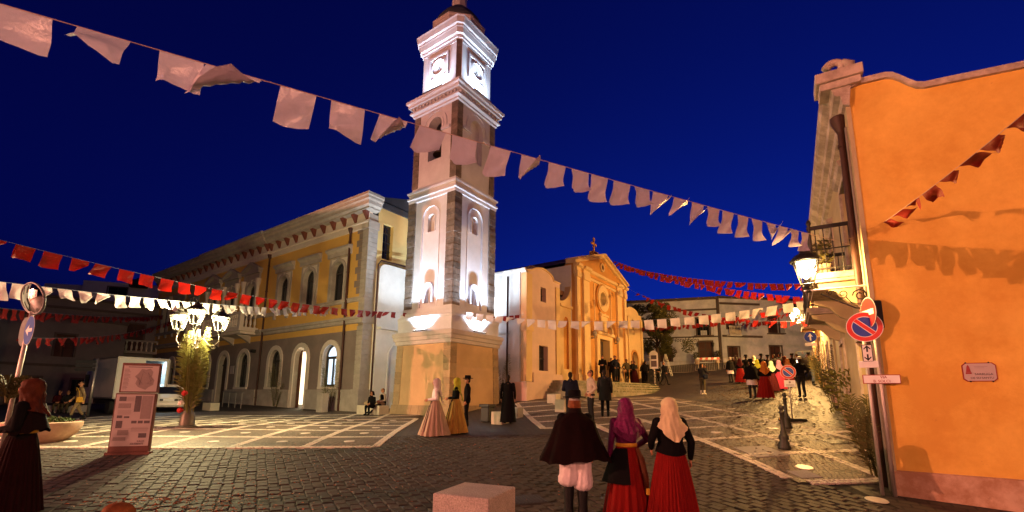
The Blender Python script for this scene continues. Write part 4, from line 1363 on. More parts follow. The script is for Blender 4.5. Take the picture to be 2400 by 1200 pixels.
# ================================================================== HOUSES ON THE RIGHT (local x up the street, y out to the street)
RH = Vector((6.4895, 8.0, -.1))
zr = lambda z: z - RH.z
house = thing('corner_house', 'orange gabled corner house with ochre street front and iron balconies', 'house', RH, RZ_RIGHT)
RM = Matrix.Translation(RH) @ Matrix.Rotation(RZ_RIGHT, 4, 'Z')
def rpt(x, y, z): return RM @ Vector((x, y, zr(z)))
gab = [(0, 7.55), (.17, 7.60), (.58, 7.58)] + [(.58 + .52 * t, 7.58 - .40 * (3 * t * t - 2 * t ** 3)) for t in (.2, .4, .6, .8, 1.0)] + [(1.4, 7.16), (2.4, 7.08), (3.2, 7.2), (4.0, 7.6), (4.8, 8.0), (5.6, 7.6), (6.4, 7.2), (9.6, 7.1)]
b = MB()
b.prism([(0, zr(.45))] + [(-s, zr(z_)) for s, z_ in gab] + [(-9.6, zr(.45))], 0.0, .4, plane='yz')
b.build('gable_wall', X['house_orange'], house)
b = MB()
b.add([(-.035, .03, zr(-.6)), (-.035, -9.6, zr(-.8)), (-.035, -9.6, zr(.40)), (-.035, .03, zr(.44)), (.02, .03, zr(.47)), (.02, -9.6, zr(.43)), (.4, .03, zr(-.6)), (.4, .03, zr(.47))], [(0, 1, 2, 3), (3, 2, 5, 4), (0, 3, 7, 6), (3, 4, 7)])
b.build('gable_plinth', X['house_plinth'], house)
b = MB()
for i in range(len(gab) - 1):
    (a, z0), (c_, z1) = gab[i], gab[i + 1]
    b.add([(-.07, -a, zr(z0)), (-.07, -c_, zr(z1)), (-.09, -c_, zr(z1) + .10), (-.09, -a, zr(z0) + .10), (.45, -a, zr(z0)), (.45, -c_, zr(z1)), (.45, -c_, zr(z1) + .10), (.45, -a, zr(z0) + .10)], [(0, 1, 2, 3), (3, 2, 6, 7), (0, 1, 5, 4), (4, 5, 6, 7)])
b.build('gable_coping', X['house_cornice'], house)
b = MB()
HL = 9.2
ops = [(2.1, 1.0, zr(4.22), zr(6.45), False), (6.0, 1.0, zr(4.22), zr(6.45), False), (2.2, 1.1, zr(.35), zr(2.9), False), (6.3, 1.1, zr(.8), zr(3.2), False)]
wall(b, .02, HL, zr(-.2), zr(7.4), 0, -.3, ops)
b.build('street_wall', X['house_ochre'], house)
for (x, w, z0, z1, m) in ((2.1, 1.0, 4.22, 6.45, 'wood_dark'), (6.0, 1.0, 4.22, 6.45, 'wood_dark'), (2.2, 1.1, .2, 2.9, 'wood_door'), (6.3, 1.1, .6, 3.2, 'wood_door')):
    fr = MB()
    archband(fr, x, w, zr(z0), zr(z1), .14, 0, .05, False)
    if z0 > 4: corn(fr, [(0, zr(z1 + .14)), (.12, zr(z1 + .2)), (.16, zr(z1 + .3)), (0, zr(z1 + .36))], x - .75, x + .75)
    d = fr.build('door', X['house_cornice'], house)
    lf = MB().box(x - w / 2, x - .01, -.2, -.15, zr(z0), zr(z1)).box(x + .01, x + w / 2, -.2, -.15, zr(z0), zr(z1))
    for s in (-1, 1):
        for q in (.15, .55):
            zz = z0 + (z1 - z0) * q
            lf.box(x + s * w / 4 - w * .17, x + s * w / 4 + w * .17, -.15, -.125, zr(zz), zr(zz + (z1 - z0) * .33))
    lf.build('door_leaf', X[m], d)
MB().box(-.02, .35, -.02, .05, zr(-.2), zr(7.3)).box(HL - .3, HL, 0, .05, zr(.2), zr(7.3)).box(.35, HL - .3, 0, .03, zr(-.2), zr(.6)).build('corner_pilaster', X['house_ochre'], house)
b = MB()
corn(b, [(0, zr(7.2)), (.10, zr(7.24)), (.12, zr(7.42)), (.22, zr(7.46)), (.24, zr(7.58)), (.36, zr(7.66)), (.40, zr(7.86)), (-.1, zr(7.92))], -.10, HL)
b.build('cornice', X['house_cornice'], house)
b = MB().box(-.16, .35, -.22, .44, zr(7.60), zr(7.74), c=.012).box(-.22, .4, -.26, .50, zr(7.74), zr(7.95), c=.012)
b.build('corner_cap', X['house_cornice'], house)
sp = []
for k in range(20):
    t = k / 19 * 4.4
    r = .17 - .028 * t
    sp.append((.05, .12 + r * math.cos(t + .2), zr(8.12) + r * math.sin(t + .2)))
b = MB().tube(sp, [.085 - .002 * k for k in range(20)], 8).tube([(.05, .05, zr(7.93)), (.05, -.08, zr(8.0)), (.05, -.1, zr(8.12)), (.05, .02, zr(8.22))], [.12, .12, .1, .07], 8)
b.build('scroll_ornament', X['house_cornice'], house, smooth=True)
pipe(house, .42, .12, zr(.1), zr(7.15), .065)
MB().tube([(.2, .06, zr(-.1)), (.2, .06, zr(6.9))], .03, 8).build('cable_pipe', X['pipe_grey'], house, smooth=True)
def balcony(parent, x0, x1, z0, out=.85):
    bl = MB().box(x0, x1, 0.0, out, zr(z0 - .12), zr(z0)).box(x0 + .05, x1 - .05, 0, out - .05, zr(z0 - .18), zr(z0 - .12)).build('balcony', X['house_cornice'], parent)
    for x in (x0 + .25, x1 - .25):
        pts = [(0.0, zr(z0 - .18)), (out - .1, zr(z0 - .18)), (out - .12, zr(z0 - .28)), (.45, zr(z0 - .38)), (.25, zr(z0 - .62)), (0, zr(z0 - .75))]
        MB().prism(pts, x - .09, x + .09, plane='yz').build('corbel', X['house_ochre'], bl)
    rl = MB()
    for (a, c_, d, e) in ((x0 + .03, x0 + .06, .0, out), (x1 - .06, x1 - .03, .0, out), (x0 + .03, x1 - .03, out - .06, out - .03)):
        rl.box(a, c_, d, e, zr(z0 + .95), zr(z0 + 1.03)).box(a, c_, d, e, zr(z0 + .08), zr(z0 + .11)).box(a, c_, d, e, zr(z0 + .5), zr(z0 + .52))
    for (x, y) in ((x0 + .045, out - .045), (x1 - .045, out - .045)):
        rl.lathe([(.03, zr(z0)), (.03, zr(z0 + 1.05)), (.05, zr(z0 + 1.1)), (.03, zr(z0 + 1.16)), (0, zr(z0 + 1.2))], 8, (x, y, 0))
    rl.build('railing', X['iron'], bl)
    bm = MB().tube([(0, 0, 0), (0, .03, .25), (0, .05, .45), (0, .0, .7), (0, 0, .95)], .011, 6).mesh('bar', X['iron'])
    n = int((x1 - x0) / .14)
    for i in range(1, n):
        inst('bar', bm, bl, (x0 + (x1 - x0) * i / n, out - .045, zr(z0)))
    for x in (x0 + .045, x1 - .045):
        for i in range(1, 6):
            inst('bar', bm, bl, (x, out * i / 6, zr(z0)), math.pi / 2)
    return bl
b1 = balcony(house, .84, 3.35, 4.18)
balcony(house, 4.75, 7.25, 4.12)
for i, (x, h) in enumerate(((1.2, .5), (1.6, .7), (2.6, .45))):
    pt = thing('potted_plant', ['trailing plant in a pot at the near end of the first balcony', 'tall dark plant in a pot on the first balcony', 'small plant in a pot at the far end of the first balcony'][i], 'plant', rpt(x, .6, 4.18), 0, 'balcony plants')
    MB().lathe([(.10, 0), (.14, .25), (.15, .25), (.13, .22), (0, .22)], 12).build('pot', X['terracotta'], pt)
    lv = MB()
    for k in range(90):
        a, r = rnd.uniform(0, 6.28), rnd.uniform(.02, .22)
        zz = .24 + h * rnd.random() ** .8
        p = Vector((r * math.cos(a), r * math.sin(a), zz))
        d = Vector((rnd.gauss(0, 1), rnd.gauss(0, 1), rnd.gauss(0, .6))).normalized() * .06
        e = d.cross(Vector((rnd.gauss(0, 1), rnd.gauss(0, 1), rnd.gauss(0, 1)))).normalized() * .025
        lv.add([p - d, p + e, p + d, p - e], [(0, 1, 2, 3)])
    lv.build('leaves', X['leaf_palm_dark'], pt)
MB().box(.02, HL, -9.6, -.3, zr(0), zr(6.8)).build('roof', X['tile_roof'], house)
# two more houses up the street
def street_house(label, x0, x1, zb, ztop, m, doors, bal, y=0.0):
    h = thing('street_house', label, 'house', rpt(x0, y, zb), RZ_RIGHT)
    L_ = x1 - x0
    q = lambda z_: z_ - zb
    ops = [(x, .95, q(zb + .5 + .1 * x), q(zb + 2.7 + .1 * x), False) for x in doors] + [(x, .9, q(ztop - 3.1), q(ztop - 1.0), False) for x in doors]
    bb = MB()
    wall(bb, 0, L_, q(zb - .5), q(ztop), 0, -.25, ops)
    bb.box(-.001, .02, -8, 0, q(zb - .5), q(ztop)).box(L_ - .02, L_, -8, 0, q(zb - .5), q(ztop))
    bb.build('wall', X[m], h)
    for o in ops:
        d = MB()
        archband(d, o[0], o[1], o[2], o[3], .1, 0, .04, False)
        d = d.build('door' if o[2] < 3 else 'window', X['house_cornice'], h)
        MB().box(o[0] - o[1] / 2, o[0] + o[1] / 2, -.2, -.15, o[2], o[3]).build('leaf', X['shutter'], d)
    cc = MB()
    corn(cc, [(0, q(ztop - .3)), (.12, q(ztop - .25)), (.25, q(ztop - .05)), (.25, q(ztop + .08)), (-.2, q(ztop + .12))], 0, L_)
    cc.build('cornice', X['house_cornice'], h)
    MB().box(0, L_, -8, -.3, q(zb), q(ztop - .1)).build('roof', X['tile_roof'], h)
    for x in bal:
        bl = MB().box(x - .9, x + .9, 0, .7, q(ztop - 3.25), q(ztop - 3.12)).build('balcony', X['house_cornice'], h)
        rl = MB().box(x - .88, x + .88, .64, .68, q(ztop - 2.2), q(ztop - 2.15))
        for k in range(12):
            rl.box(x - .88 + k * .16, x - .865 + k * .16, .65, .67, q(ztop - 3.12), q(ztop - 2.2))
        for s in (-.88, .86):
            rl.box(x + s, x + s + .02, 0, .68, q(ztop - 2.2), q(ztop - 2.15))
        rl.build('railing', X['iron'], bl)
    return h
street_house('ochre two storey house next up the street, past the corner house', 9.25, 17.5, .8, 8.4, 'house_ochre', (1.6, 4.2, 6.8), (4.2,), y=-.05)
street_house('orange house farthest up the street on the right', 17.55, 29.0, 1.9, 9.0, 'church_orange', (2.0, 5.5, 9.0), (2.0, 5.5), y=-.1)

# ================================================================== HOTEL AND HOUSE AT THE TOP OF THE SQUARE
def frame_rz(az): return math.pi / 2 - R(az)
PCn = at_y(1690, 846, 47)
def facade(name, label, cat, o, az, L_, zb, ztop, m, ops, back=7):
    h = thing(name, label, cat, (o.x, o.y, zb), frame_rz(az))
    q = lambda z_: z_ - zb
    bb = MB()
    wall(bb, 0, L_, q(zb - 1.5), q(ztop), 0, .25, [(x, w, q(a), q(c_), False) for (x, w, a, c_, k) in ops])
    bb.box(0, .02, 0, back, q(zb - 1.5), q(ztop)).box(L_ - .02, L_, 0, back, q(zb - 1.5), q(ztop))
    bb.build('wall', X[m], h)
    for (x, w, a, c_, k) in ops:
        f = MB()
        archband(f, x, w, q(a), q(c_), .14, 0, -.05, False)
        f = f.build('door' if k == 'door' else 'window', X['hotel_trim'], h)
        MB().box(x - w / 2, x + w / 2, .2, .23, q(a), q(c_)).build('pane' if k == 'glass' else 'leaf', X['glass' if k == 'glass' else 'shutter'], f)
        ft = MB().box(x - .03, x + .03, .16, .2, q(a), q(c_)).box(x - w / 2, x + w / 2, .16, .2, q(a + (c_ - a) * .6), q(a + (c_ - a) * .6) + .06)
        ft.build('frame', X['window_frame'], f)
    MB().box(0, L_, .3, back, q(zb), q(ztop - .1)).build('roof', X['roof_dark'], h)
    return h, q
az_l = 107.4
dl_ = Vector((math.sin(R(az_l)), math.cos(R(az_l)), 0))
LW = 15.0
ol = PCn - dl_ * LW
zb = PCn.z
def xl(px, py=800):     # local x of a photo column on the hotel front
    r = ray(px, py)
    n = Vector((-dl_.y, dl_.x))
    t = (ol.x * n.x + ol.y * n.y) / (r[0] * n.x + r[1] * n.y)
    return (Vector((r[0] * t, r[1] * t)) - Vector((ol.x, ol.y))).dot(Vector((dl_.x, dl_.y)))
def zl(px, py):
    x = xl(px, py)
    p = ol + dl_ * x
    r = ray(px, py)
    return HC + r[2] * (p.y / r[1])
xd = xl(1655, 830)
xw = xl(1648, 770)
hotel, q = facade('hotel', 'weathered white hotel with dark doorway and blue script lettering', 'hotel', ol, az_l, LW, zb, zl(1640, 703), 'hotel_white',
                  [(xd, 1.25, zl(1655, 848), zl(1655, 801), 'door'), (xw, 1.2, zl(1648, 787), zl(1648, 746), 'glass'), (xl(1560, 830), 1.2, zl(1560, 848), zl(1560, 820), 'leaf')])
for q_ in ((0, LW, -.05, 0, q(zl(1640, 791)), q(zl(1640, 788))), (0, LW, -.08, 0, q(zl(1640, 728)), q(zl(1640, 724))), (-.1, LW, -.2, .1, q(zl(1640, 703)), q(zl(1640, 697)))):
    MB().box(*q_).build('string_course', X['hotel_trim'], hotel)
bl = MB().box(xw - .95, xw + .95, -.55, 0, q(zl(1648, 790)), q(zl(1648, 787))).build('balcony', X['hotel_trim'], hotel)
rl = MB().box(xw - .93, xw + .93, -.53, -.50, q(zl(1648, 768)), q(zl(1648, 767)))
for k in range(13): rl.box(xw - .93 + k * .154, xw - .915 + k * .154, -.525, -.505, q(zl(1648, 787)), q(zl(1648, 768)))
rl.build('railing', X['iron'], bl)
MB().box(xw - .3, xw + .3, -.45, -.1, q(zl(1648, 787)), q(zl(1648, 776))).build('cooling_unit', X['hotel_white'], bl)
zt_ = q(zl(1607, 797))
text('Hotel Eden', .62, X['navy'], hotel, Matrix.Translation((xl(1607, 797), -.03, zt_)) @ Matrix.Rotation(R(90), 4, 'X') @ Matrix(((1, .28, 0, 0), (0, 1, 0, 0), (0, 0, 1, 0), (0, 0, 0, 1))), sx=.95)
for px in (1635, 1671):
    x, zz = xl(px, 808), q(zl(px, 808))
    MB().lathe([(.03, -.25), (.08, -.1), (.12, .12), (.14, .15), (.02, .25)], 6, (x, -.22, zz)).tube([(x, 0, zz - .1), (x, -.2, zz - .25)], .02, 6).build('wall_lantern', X['iron'], hotel)
az_r = 83.0
dr_ = Vector((math.sin(R(az_r)), math.cos(R(az_r)), 0))
def xr(px, py):
    r = ray(px, py)
    n = Vector((-dr_.y, dr_.x))
    t = (PCn.x * n.x + PCn.y * n.y) / (r[0] * n.x + r[1] * n.y)
    p = Vector((r[0] * t, r[1] * t, HC + r[2] * t))
    return (p - PCn).dot(dr_), p.z
def rop(px0, px1, py0, py1, k):
    a, z0 = xr(px0, py1)
    c_, z1 = xr(px1, py0)
    return ((a + c_) / 2, c_ - a, z0, z1, k)
zt2 = xr(1780, 702)[1]
town, q2 = facade('townhouse', 'pale weathered townhouse with small white balcony right of the hotel', 'house', PCn + dr_ * .03, az_r, 12.5, zb, zt2, 'hotel_white',
                  [rop(1709, 1731, 814, 852, 'door'), rop(1807, 1830, 812, 852, 'door'), rop(1704, 1724, 744, 772, 'leaf'), rop(1803, 1822, 742, 781, 'leaf')])
for q_ in ((0, 12.5, -.12, .1, q2(zt2) - .02, q2(zt2) + .22), (.2, xr(1779, 712)[0], -.06, 0, q2(xr(1740, 715)[1]), q2(xr(1740, 710)[1])), (.3, xr(1786, 788)[0], -.08, 0, q2(xr(1740, 791)[1]), q2(xr(1740, 786)[1])), (-.15, .12, -.1, .05, q2(zb - .5), q2(zt2))):
    MB().box(*q_).build('string_course', X['hotel_trim'], town)
xa, za = xr(1702, 786)
xb_, zb2 = xr(1731, 786)
bl = MB().box(xa, xb_, -.6, 0, q2(za) - .1, q2(za)).build('balcony', X['white_paint'], town)
MB().box(xa, xb_, -.6, -.48, q2(za) + .85, q2(za) + .95).build('rail', X['white_paint'], bl)
for k in range(8):
    inst('baluster', bme, bl, (xa + .1 + (xb_ - xa - .2) * k / 7, -.53, q2(za)))
xa, za = xr(1797, 781)
xb_, _ = xr(1834, 781)
bl = MB().box(xa, xb_, -.5, 0, q2(za) - .1, q2(za)).build('balcony', X['hotel_trim'], town)
rl = MB().box(xa, xb_, -.49, -.46, q2(za) + .9, q2(za) + .94)
for k in range(14): rl.box(xa + (xb_ - xa) * k / 14, xa + (xb_ - xa) * k / 14 + .015, -.485, -.465, q2(za), q2(za) + .9)
rl.build('railing', X['iron'], bl)

# ================================================================== HOUSES ON THE LEFT
p0 = Vector((-34.9, 45.0, 0))
az_h = 50
dh = Vector((math.sin(R(az_h)), math.cos(R(az_h)), 0))
oh = p0 - dh * 8.6
lh, q3 = facade('balcony_house', 'dark house with shuttered windows and stone balcony left of the town hall', 'house', oh, az_h, 8.6, .7, 9.9, 'dark_wall',
                [(2.9, 1.5, 6.0, 8.4, 'leaf'), (6.6, 1.3, 5.6, 8.1, 'leaf'), (1.6, 1.6, .7, 3.2, 'leaf'), (4.2, 1.4, .7, 3.2, 'glass'), (6.8, 1.5, .7, 3.2, 'leaf')])
for q_ in ((0, 8.6, -.15, .1, q3(9.0), q3(9.2)), (0, 8.6, -.12, .05, q3(4.75), q3(4.95)), (0, 8.6, -.3, .3, q3(9.9), q3(10.1))):
    MB().box(*q_).build('string_course', X['hotel_trim'], lh)
bl = MB().box(5.2, 8.5, -1.0, 0, q3(5.25), q3(5.45)).build('balcony', X['hall_trim'], lh)
MB().box(5.2, 8.5, -1.0, -.85, q3(6.35), q3(6.5)).build('rail', X['hall_trim'], bl)
for k in range(9):
    inst('baluster', bme, bl, (5.35 + k * .375, -.92, q3(5.45)))
def block(label, o, az, L_, zb_, zt__, m, wins, back=8, cat='house'):
    return facade('far_house', label, cat, o, az, L_, zb_, zt__, m, wins, back)
p1_ = at_y(190, 690, 62)
hb, q4 = block('far pale flat roofed house with a dark window behind the balcony house', p1_, 70, 11.5, 1.0, at_y(190, 656, 62).z, 'far_white', [(4.0, 2.2, at_y(255, 690, 63).z, at_y(255, 672, 63).z, 'glass')])
tk = thing('water_tank', 'round dark water tank on the far flat roof', 'water tank', at_y(325, 672, 64) - Vector((0, 0, .2)))
MB().lathe([(.9, 0), (1.1, .1), (1.1, .9), (.9, 1.1), (.3, 1.25), (0, 1.28)], 16).build('body', X['black_plastic'], tk, smooth=True)
MB().lathe([(.35, 1.2), (.35, 1.4), (0, 1.42)], 12).build('lid', X['black_plastic'], tk)
p2_ = at_y(100, 690, 64)
block('far pale house with low gable behind the left street', p2_, 78, 6.5, 1.0, at_y(130, 664, 64).z, 'far_white', [(3.2, 1.0, 7.0, 8.5, 'glass')])
dk, q5 = facade('shop_house', 'dark house with shop front at the left edge of the square', 'house', Vector((-42.5, 25.5, 0)), 28, 17.0, .1, 7.6, 'dark_wall',
                [(3, 1.8, .1, 2.7, 'leaf'), (7, 1.8, .1, 2.7, 'glass'), (11, 1.8, .1, 2.7, 'leaf'), (14.5, 1.4, .1, 2.6, 'glass'), (4, 1.2, 4.4, 6.2, 'leaf'), (8.5, 1.2, 4.4, 6.2, 'leaf'), (13, 1.2, 4.4, 6.2, 'leaf')])
for q_ in ((0, 17, -.2, .2, q5(7.5), q5(7.75)), (0, 17, -.1, 0, q5(3.6), q5(3.8))):
    MB().box(*q_).build('string_course', X['hotel_trim'], dk)

# ================================================================== TREE BY THE HOTEL
def tree(label, base, h, crown_c, crown_r, n, m):
    t = thing('tree', label, 'tree', base)
    tr = MB().tube([(0, 0, -.3), (.05, 0, h * .25), (-.05, .05, h * .45), (0, 0, h * .6)], [.22, .17, .14, .10], 10)
    for k in range(9):
        a = k * 2.4
        d = Vector((math.cos(a), math.sin(a), .9)).normalized()
        s = Vector((0, 0, h * (.38 + .025 * k)))
        tr.tube([s, s + d * .7, s + d * 1.3 + Vector((0, 0, .3))], [.07, .05, .02], 6)
    tr.build('trunk', X['bark'], t, smooth=True)
    cl = [(Vector((rnd.gauss(0, .45) * crown_r[0], rnd.gauss(0, .45) * crown_r[1], rnd.uniform(-.8, .8) * crown_r[2])), rnd.uniform(.35, .7)) for _ in range(44)]
    lv = MB()
    for k in range(n):
        c_, r = rnd.choice(cl)
        while True:
            o = Vector((rnd.uniform(-1, 1), rnd.uniform(-1, 1), rnd.uniform(-1, 1)))
            if .3 < o.length < 1: break
        p = Vector((0, 0, crown_c)) + c_ + o * r
        d = Vector((rnd.gauss(0, 1), rnd.gauss(0, 1), rnd.gauss(0, 1))).normalized() * .085
        e = d.cross(Vector((rnd.gauss(0, 1), rnd.gauss(0, 1), rnd.gauss(0, 1)))).normalized() * .045
        lv.add([p - d, p + e, p + d, p - e], [(0, 1, 2, 3)])
    lv.build('crown', X[m], t)
tb = at_y(1543, 858, 43)
tree('small leafy tree between the church and the hotel', (tb.x, tb.y, gz(tb.x, tb.y)), 5.4, at_y(1535, 770, 43).z - gz(tb.x, tb.y), (2.4, 2.4, 2.7), 16000, 'leaf_tree')
def pot_plant(label, p, s, m='leaf_palm_dark', group=None, spread=.28, n=160, hgt=.6, leaf=.09):
    pt = thing('potted_plant', label, 'plant', p, 0, group)
    MB().lathe([(.16 * s, 0), (.2 * s, .3 * s), (.23 * s, .42 * s), (.21 * s, .42 * s), (.19 * s, .36 * s), (0, .36 * s)], 14).build('pot', X['terracotta'], pt, smooth=True, auto=40)
    lv = MB()
    for k in range(n):
        a, r = rnd.uniform(0, 6.28), spread * s * rnd.random() ** .5
        zz = .38 * s + hgt * s * rnd.random()
        p_ = Vector((r * math.cos(a), r * math.sin(a), zz))
        d = Vector((math.cos(a) + rnd.gauss(0, .6), math.sin(a) + rnd.gauss(0, .6), rnd.gauss(.5, .6))).normalized() * leaf * s
        e = d.cross(Vector((rnd.gauss(0, 1), rnd.gauss(0, 1), rnd.gauss(0, 1)))).normalized() * leaf * .35 * s
        lv.add([p_ - d, p_ + e, p_ + d, p_ - e], [(0, 1, 2, 3)])
    lv.build('leaves', X[m], pt)
    return pt
for px, lab in ((1634, 'potted shrub left of the hotel door'), (1682, 'potted shrub right of the hotel door')):
    p = at_y(px, 848, 46.2)
    pot_plant(lab, (p.x, p.y, gz(p.x, p.y)), 1.25, group='pots at the hotel door')

# houses closing the place behind the photographer (seen in the traffic mirror); first one added to block the left street lamp
blocker_house, q8 = facade('street_house', 'pale house added outside the view to keep the left street lamp off the town hall and tower', 'house', Vector((-21.9, 4.5, 0)), 0, 12.0, -.2, 8.2, 'plaster_white',
                [(x, 1.3, -.1, 2.5, 'leaf') for x in (2, 6, 10)] + [(x, 1.1, 4.4, 6.4, 'leaf') for x in (2, 6, 10)], back=20)
MB().box(0, 12, -.2, .1, q8(8.1), q8(8.35)).build('cornice', X['house_cornice'], blocker_house)
lhs, q7 = facade('street_house', 'pale house closing the square far left, outside the view', 'house', Vector((-33.0, -16.0, 0)), 0, 24.0, -.5, 7.4, 'plaster_white',
                [(x, 1.2, -.3, 2.4, 'leaf') for x in (3, 9, 15, 21)] + [(x, 1.1, 4.0, 6.0, 'leaf') for x in (3, 9, 15, 21)])
MB().box(0, 24, -.2, .1, q7(7.3), q7(7.5)).build('cornice', X['house_cornice'], lhs)
bh, q6 = facade('street_house', 'pale two storey house behind the viewpoint', 'house', Vector((12.0, -15.0, 0)), 270, 34.0, -.7, 7.2, 'plaster_white',
                [(x, 1.2, .9 - .7, 2.9, 'leaf') for x in (3, 9, 15, 21, 27, 31)] + [(x, 1.1, 4.0, 6.0, 'leaf') for x in (3, 9, 15, 21, 27, 31)])
MB().box(0, 34, -.2, .1, q6(7.1), q6(7.3)).build('cornice', X['house_cornice'], bh)
# ================================================================== LANTERNS
def thin_glass():
    m = bpy.data.materials.new('lantern_glass')
    m.use_nodes = True
    N, L = m.node_tree.nodes, m.node_tree.links
    N.remove(N['Principled BSDF'])
    tr, gl, mx = N.new('ShaderNodeBsdfTransparent'), N.new('ShaderNodeBsdfGlossy'), N.new('ShaderNodeMixShader')
    tr.inputs[0].default_value = (.96, .97, .95, 1)
    gl.inputs['Roughness'].default_value = .05
    mx.inputs[0].default_value = .07
    L.new(tr.outputs[0], mx.inputs[1])
    L.new(gl.outputs[0], mx.inputs[2])
    L.new(mx.outputs[0], N['Material Output'].inputs[0])
    return m
X['lantern_glass'] = thin_glass()
def lantern(parent, o, s, glow, e, colr, frame='white_paint', lz=.45):
    """four sided lantern; o = bottom centre in the parent's space"""
    h, b0, b1 = .46 * s, .10 * s, .20 * s
    cs = lambda r, z: [(o[0] + r * a, o[1] + r * b, o[2] + z) for a, b in ((-1, -1), (1, -1), (1, 1), (-1, 1))]
    g = MB()
    lo, hi = cs(b0 * .96, .02 * s), cs(b1 * .96, h)
    g.add(lo + hi, [(k, (k + 1) % 4, 4 + (k + 1) % 4, 4 + k) for k in range(4)])
    head = MB()
    lo, hi = cs(b0, 0), cs(b1, h)
    for k in range(4):
        head.tube([lo[k], hi[k]], .011 * s, 6).tube([lo[k], lo[(k + 1) % 4]], .012 * s, 6).tube([hi[k], hi[(k + 1) % 4]], .014 * s, 6)
    head.lathe([(.02 * s, -.16 * s), (.05 * s, -.14 * s), (.03 * s, -.1 * s), (.06 * s, -.04 * s), (.07 * s, 0)], 10, o)
    hd = head.build('lantern', X[frame], parent)
    g.build('glass', X['lantern_glass'], hd)
    cap = MB().lathe([(b1 * 1.35, h + .0 * s), (b1 * 1.4, h + .03 * s), (b1 * 1.0, h + .12 * s), (b1 * .5, h + .18 * s), (b1 * .45, h + .24 * s), (b1 * .15, h + .28 * s), (.0, h + .36 * s)], 12, o)
    cap.build('cap', X['lamp_black'], hd)
    bu = MB().lathe([(0, h - .02 * s), (b1 * .82, h - .02 * s), (b1 * .70, h - .10 * s), (0, h - .13 * s)], 14, o)
    bu.build('bulb', X[glow], hd, smooth=True)
    light('lantern_lamp', 'POINT', (o[0], o[1], o[2] + h * lz), e, colr, parent, size=.05)
    return hd
def spiral(c, r, turns, ax, n=18, start=0, sgn=1):
    return [Vector(c) + Vector(ax[0]) * (r * (1 - k / n * .8) * math.cos(start + sgn * turns * 6.283 * k / n)) + Vector(ax[1]) * (r * (1 - k / n * .8) * math.sin(start + sgn * turns * 6.283 * k / n)) for k in range(n)]
def wall_lantern(label, x, z0, L_, e, s=1.0):
    t = thing('wall_lantern', label, 'lantern', rpt(x, 0, z0), RZ_RIGHT, 'lanterns along the street houses')
    MB().tube([(0, 0, 0), (0, L_ + .08, 0)], .018, 8).build('arm', X['white_paint'], t)
    sc2 = MB().box(-.05, .05, 0, .02, -.5, .15)
    sc2.tube([(0, .02, -.45), (0, .25, -.40), (0, .5, -.25), (0, .8 * L_, -.08)], .015, 6)
    ax = ((0, 1, 0), (0, 0, 1))
    sc2.tube(spiral((0, .16, -.17), .12, 1.6, ax), .012, 6).tube(spiral((0, .42, -.12), .09, 1.5, ax, sgn=-1), .01, 6).tube(spiral((0, .62, -.08), .05, 1.3, ax), .008, 6)
    sc2.tube([(0, .02, -.3), (0, .1, -.36), (0, .3, -.3), (0, .38, -.18)], .01, 6)
    sc2.build('scroll_bracket', X['iron'], t)
    lantern(t, (0, L_, .12), s, 'lamp_glow_wall', e, WARM, 'lamp_black', .64)
    return t
wall_lantern('nearest wall lantern, on the corner of the orange house', .16, 3.70, .95, P_WALL)
wall_lantern('second wall lantern up the street, beyond the balconies', 15.6, 5.35, .95, P_WALL * 5)
wall_lantern('third and farthest wall lantern on the street', 25.5, 6.6, .95, P_WALL * 9)
# three armed lamp post dressed with palm branches
def frond(b, base, d, length, droop, nl=26, ll=.22, w=.018, seed=0, twist=0, mi=0):
    r = random.Random(seed)
    d = Vector(d).normalized()
    side = d.cross(Vector((0, 0, 1)))
    side = side.normalized() if side.length > .05 else Vector((math.cos(twist), math.sin(twist), 0))
    if twist: side = (Matrix.Rotation(twist, 3, d) @ side)
    pts = []
    for k in range(11):
        t = k / 10
        pts.append(Vector(base) + d * (length * t) + Vector((0, 0, -droop * t * t)) + side.cross(d) * (droop * .15 * t * t))
    b.tube(pts, [.016 * (1 - .8 * k / 10) + .003 for k in range(11)], 5, mi)
    for k in range(nl):
        t = .12 + .88 * k / nl
        i = min(9, int(t * 10))
        p = pts[i].lerp(pts[i + 1], t * 10 - i)
        dd = (pts[i + 1] - pts[i]).normalized()
        l_ = ll * (math.sin(math.pi * min(1, t * .85 + .12)) * .9 + .2) * r.uniform(.8, 1.15)
        for s in (-1, 1):
            o = (side * s * r.uniform(.75, 1.0) + dd * r.uniform(.55, .9) + Vector((0, 0, r.uniform(-.25, .1)))).normalized()
            n = dd.cross(o).normalized()
            e = p + o * l_ - Vector((0, 0, .12 * l_))
            m_ = p + o * l_ * .5 + n * w * .3
            q_ = o.cross(n) * w
            b.add([p, m_ + q_, e, m_ - q_], [(0, 1, 2, 3)], mi)
lpst = ground(437, 1003)
post = thing('lamp_post', 'three armed lamp post in the square with glowing lanterns', 'lamp post', lpst, R(8))
H_ = 3.12
MB().lathe([(.30, -.05), (.30, .05), (.22, .09), (.20, .4), (.15, .5), (.10, .62), (.13, .68), (.075, .78), (.06, 1.6), (.055, 2.55), (.09, 2.6), (.06, 2.66), (.05, 2.9), (.10, 3.0), (.06, 3.08), (.05, 3.25)], 14).build('column', X['lamp_iron'], post, smooth=True, auto=40)
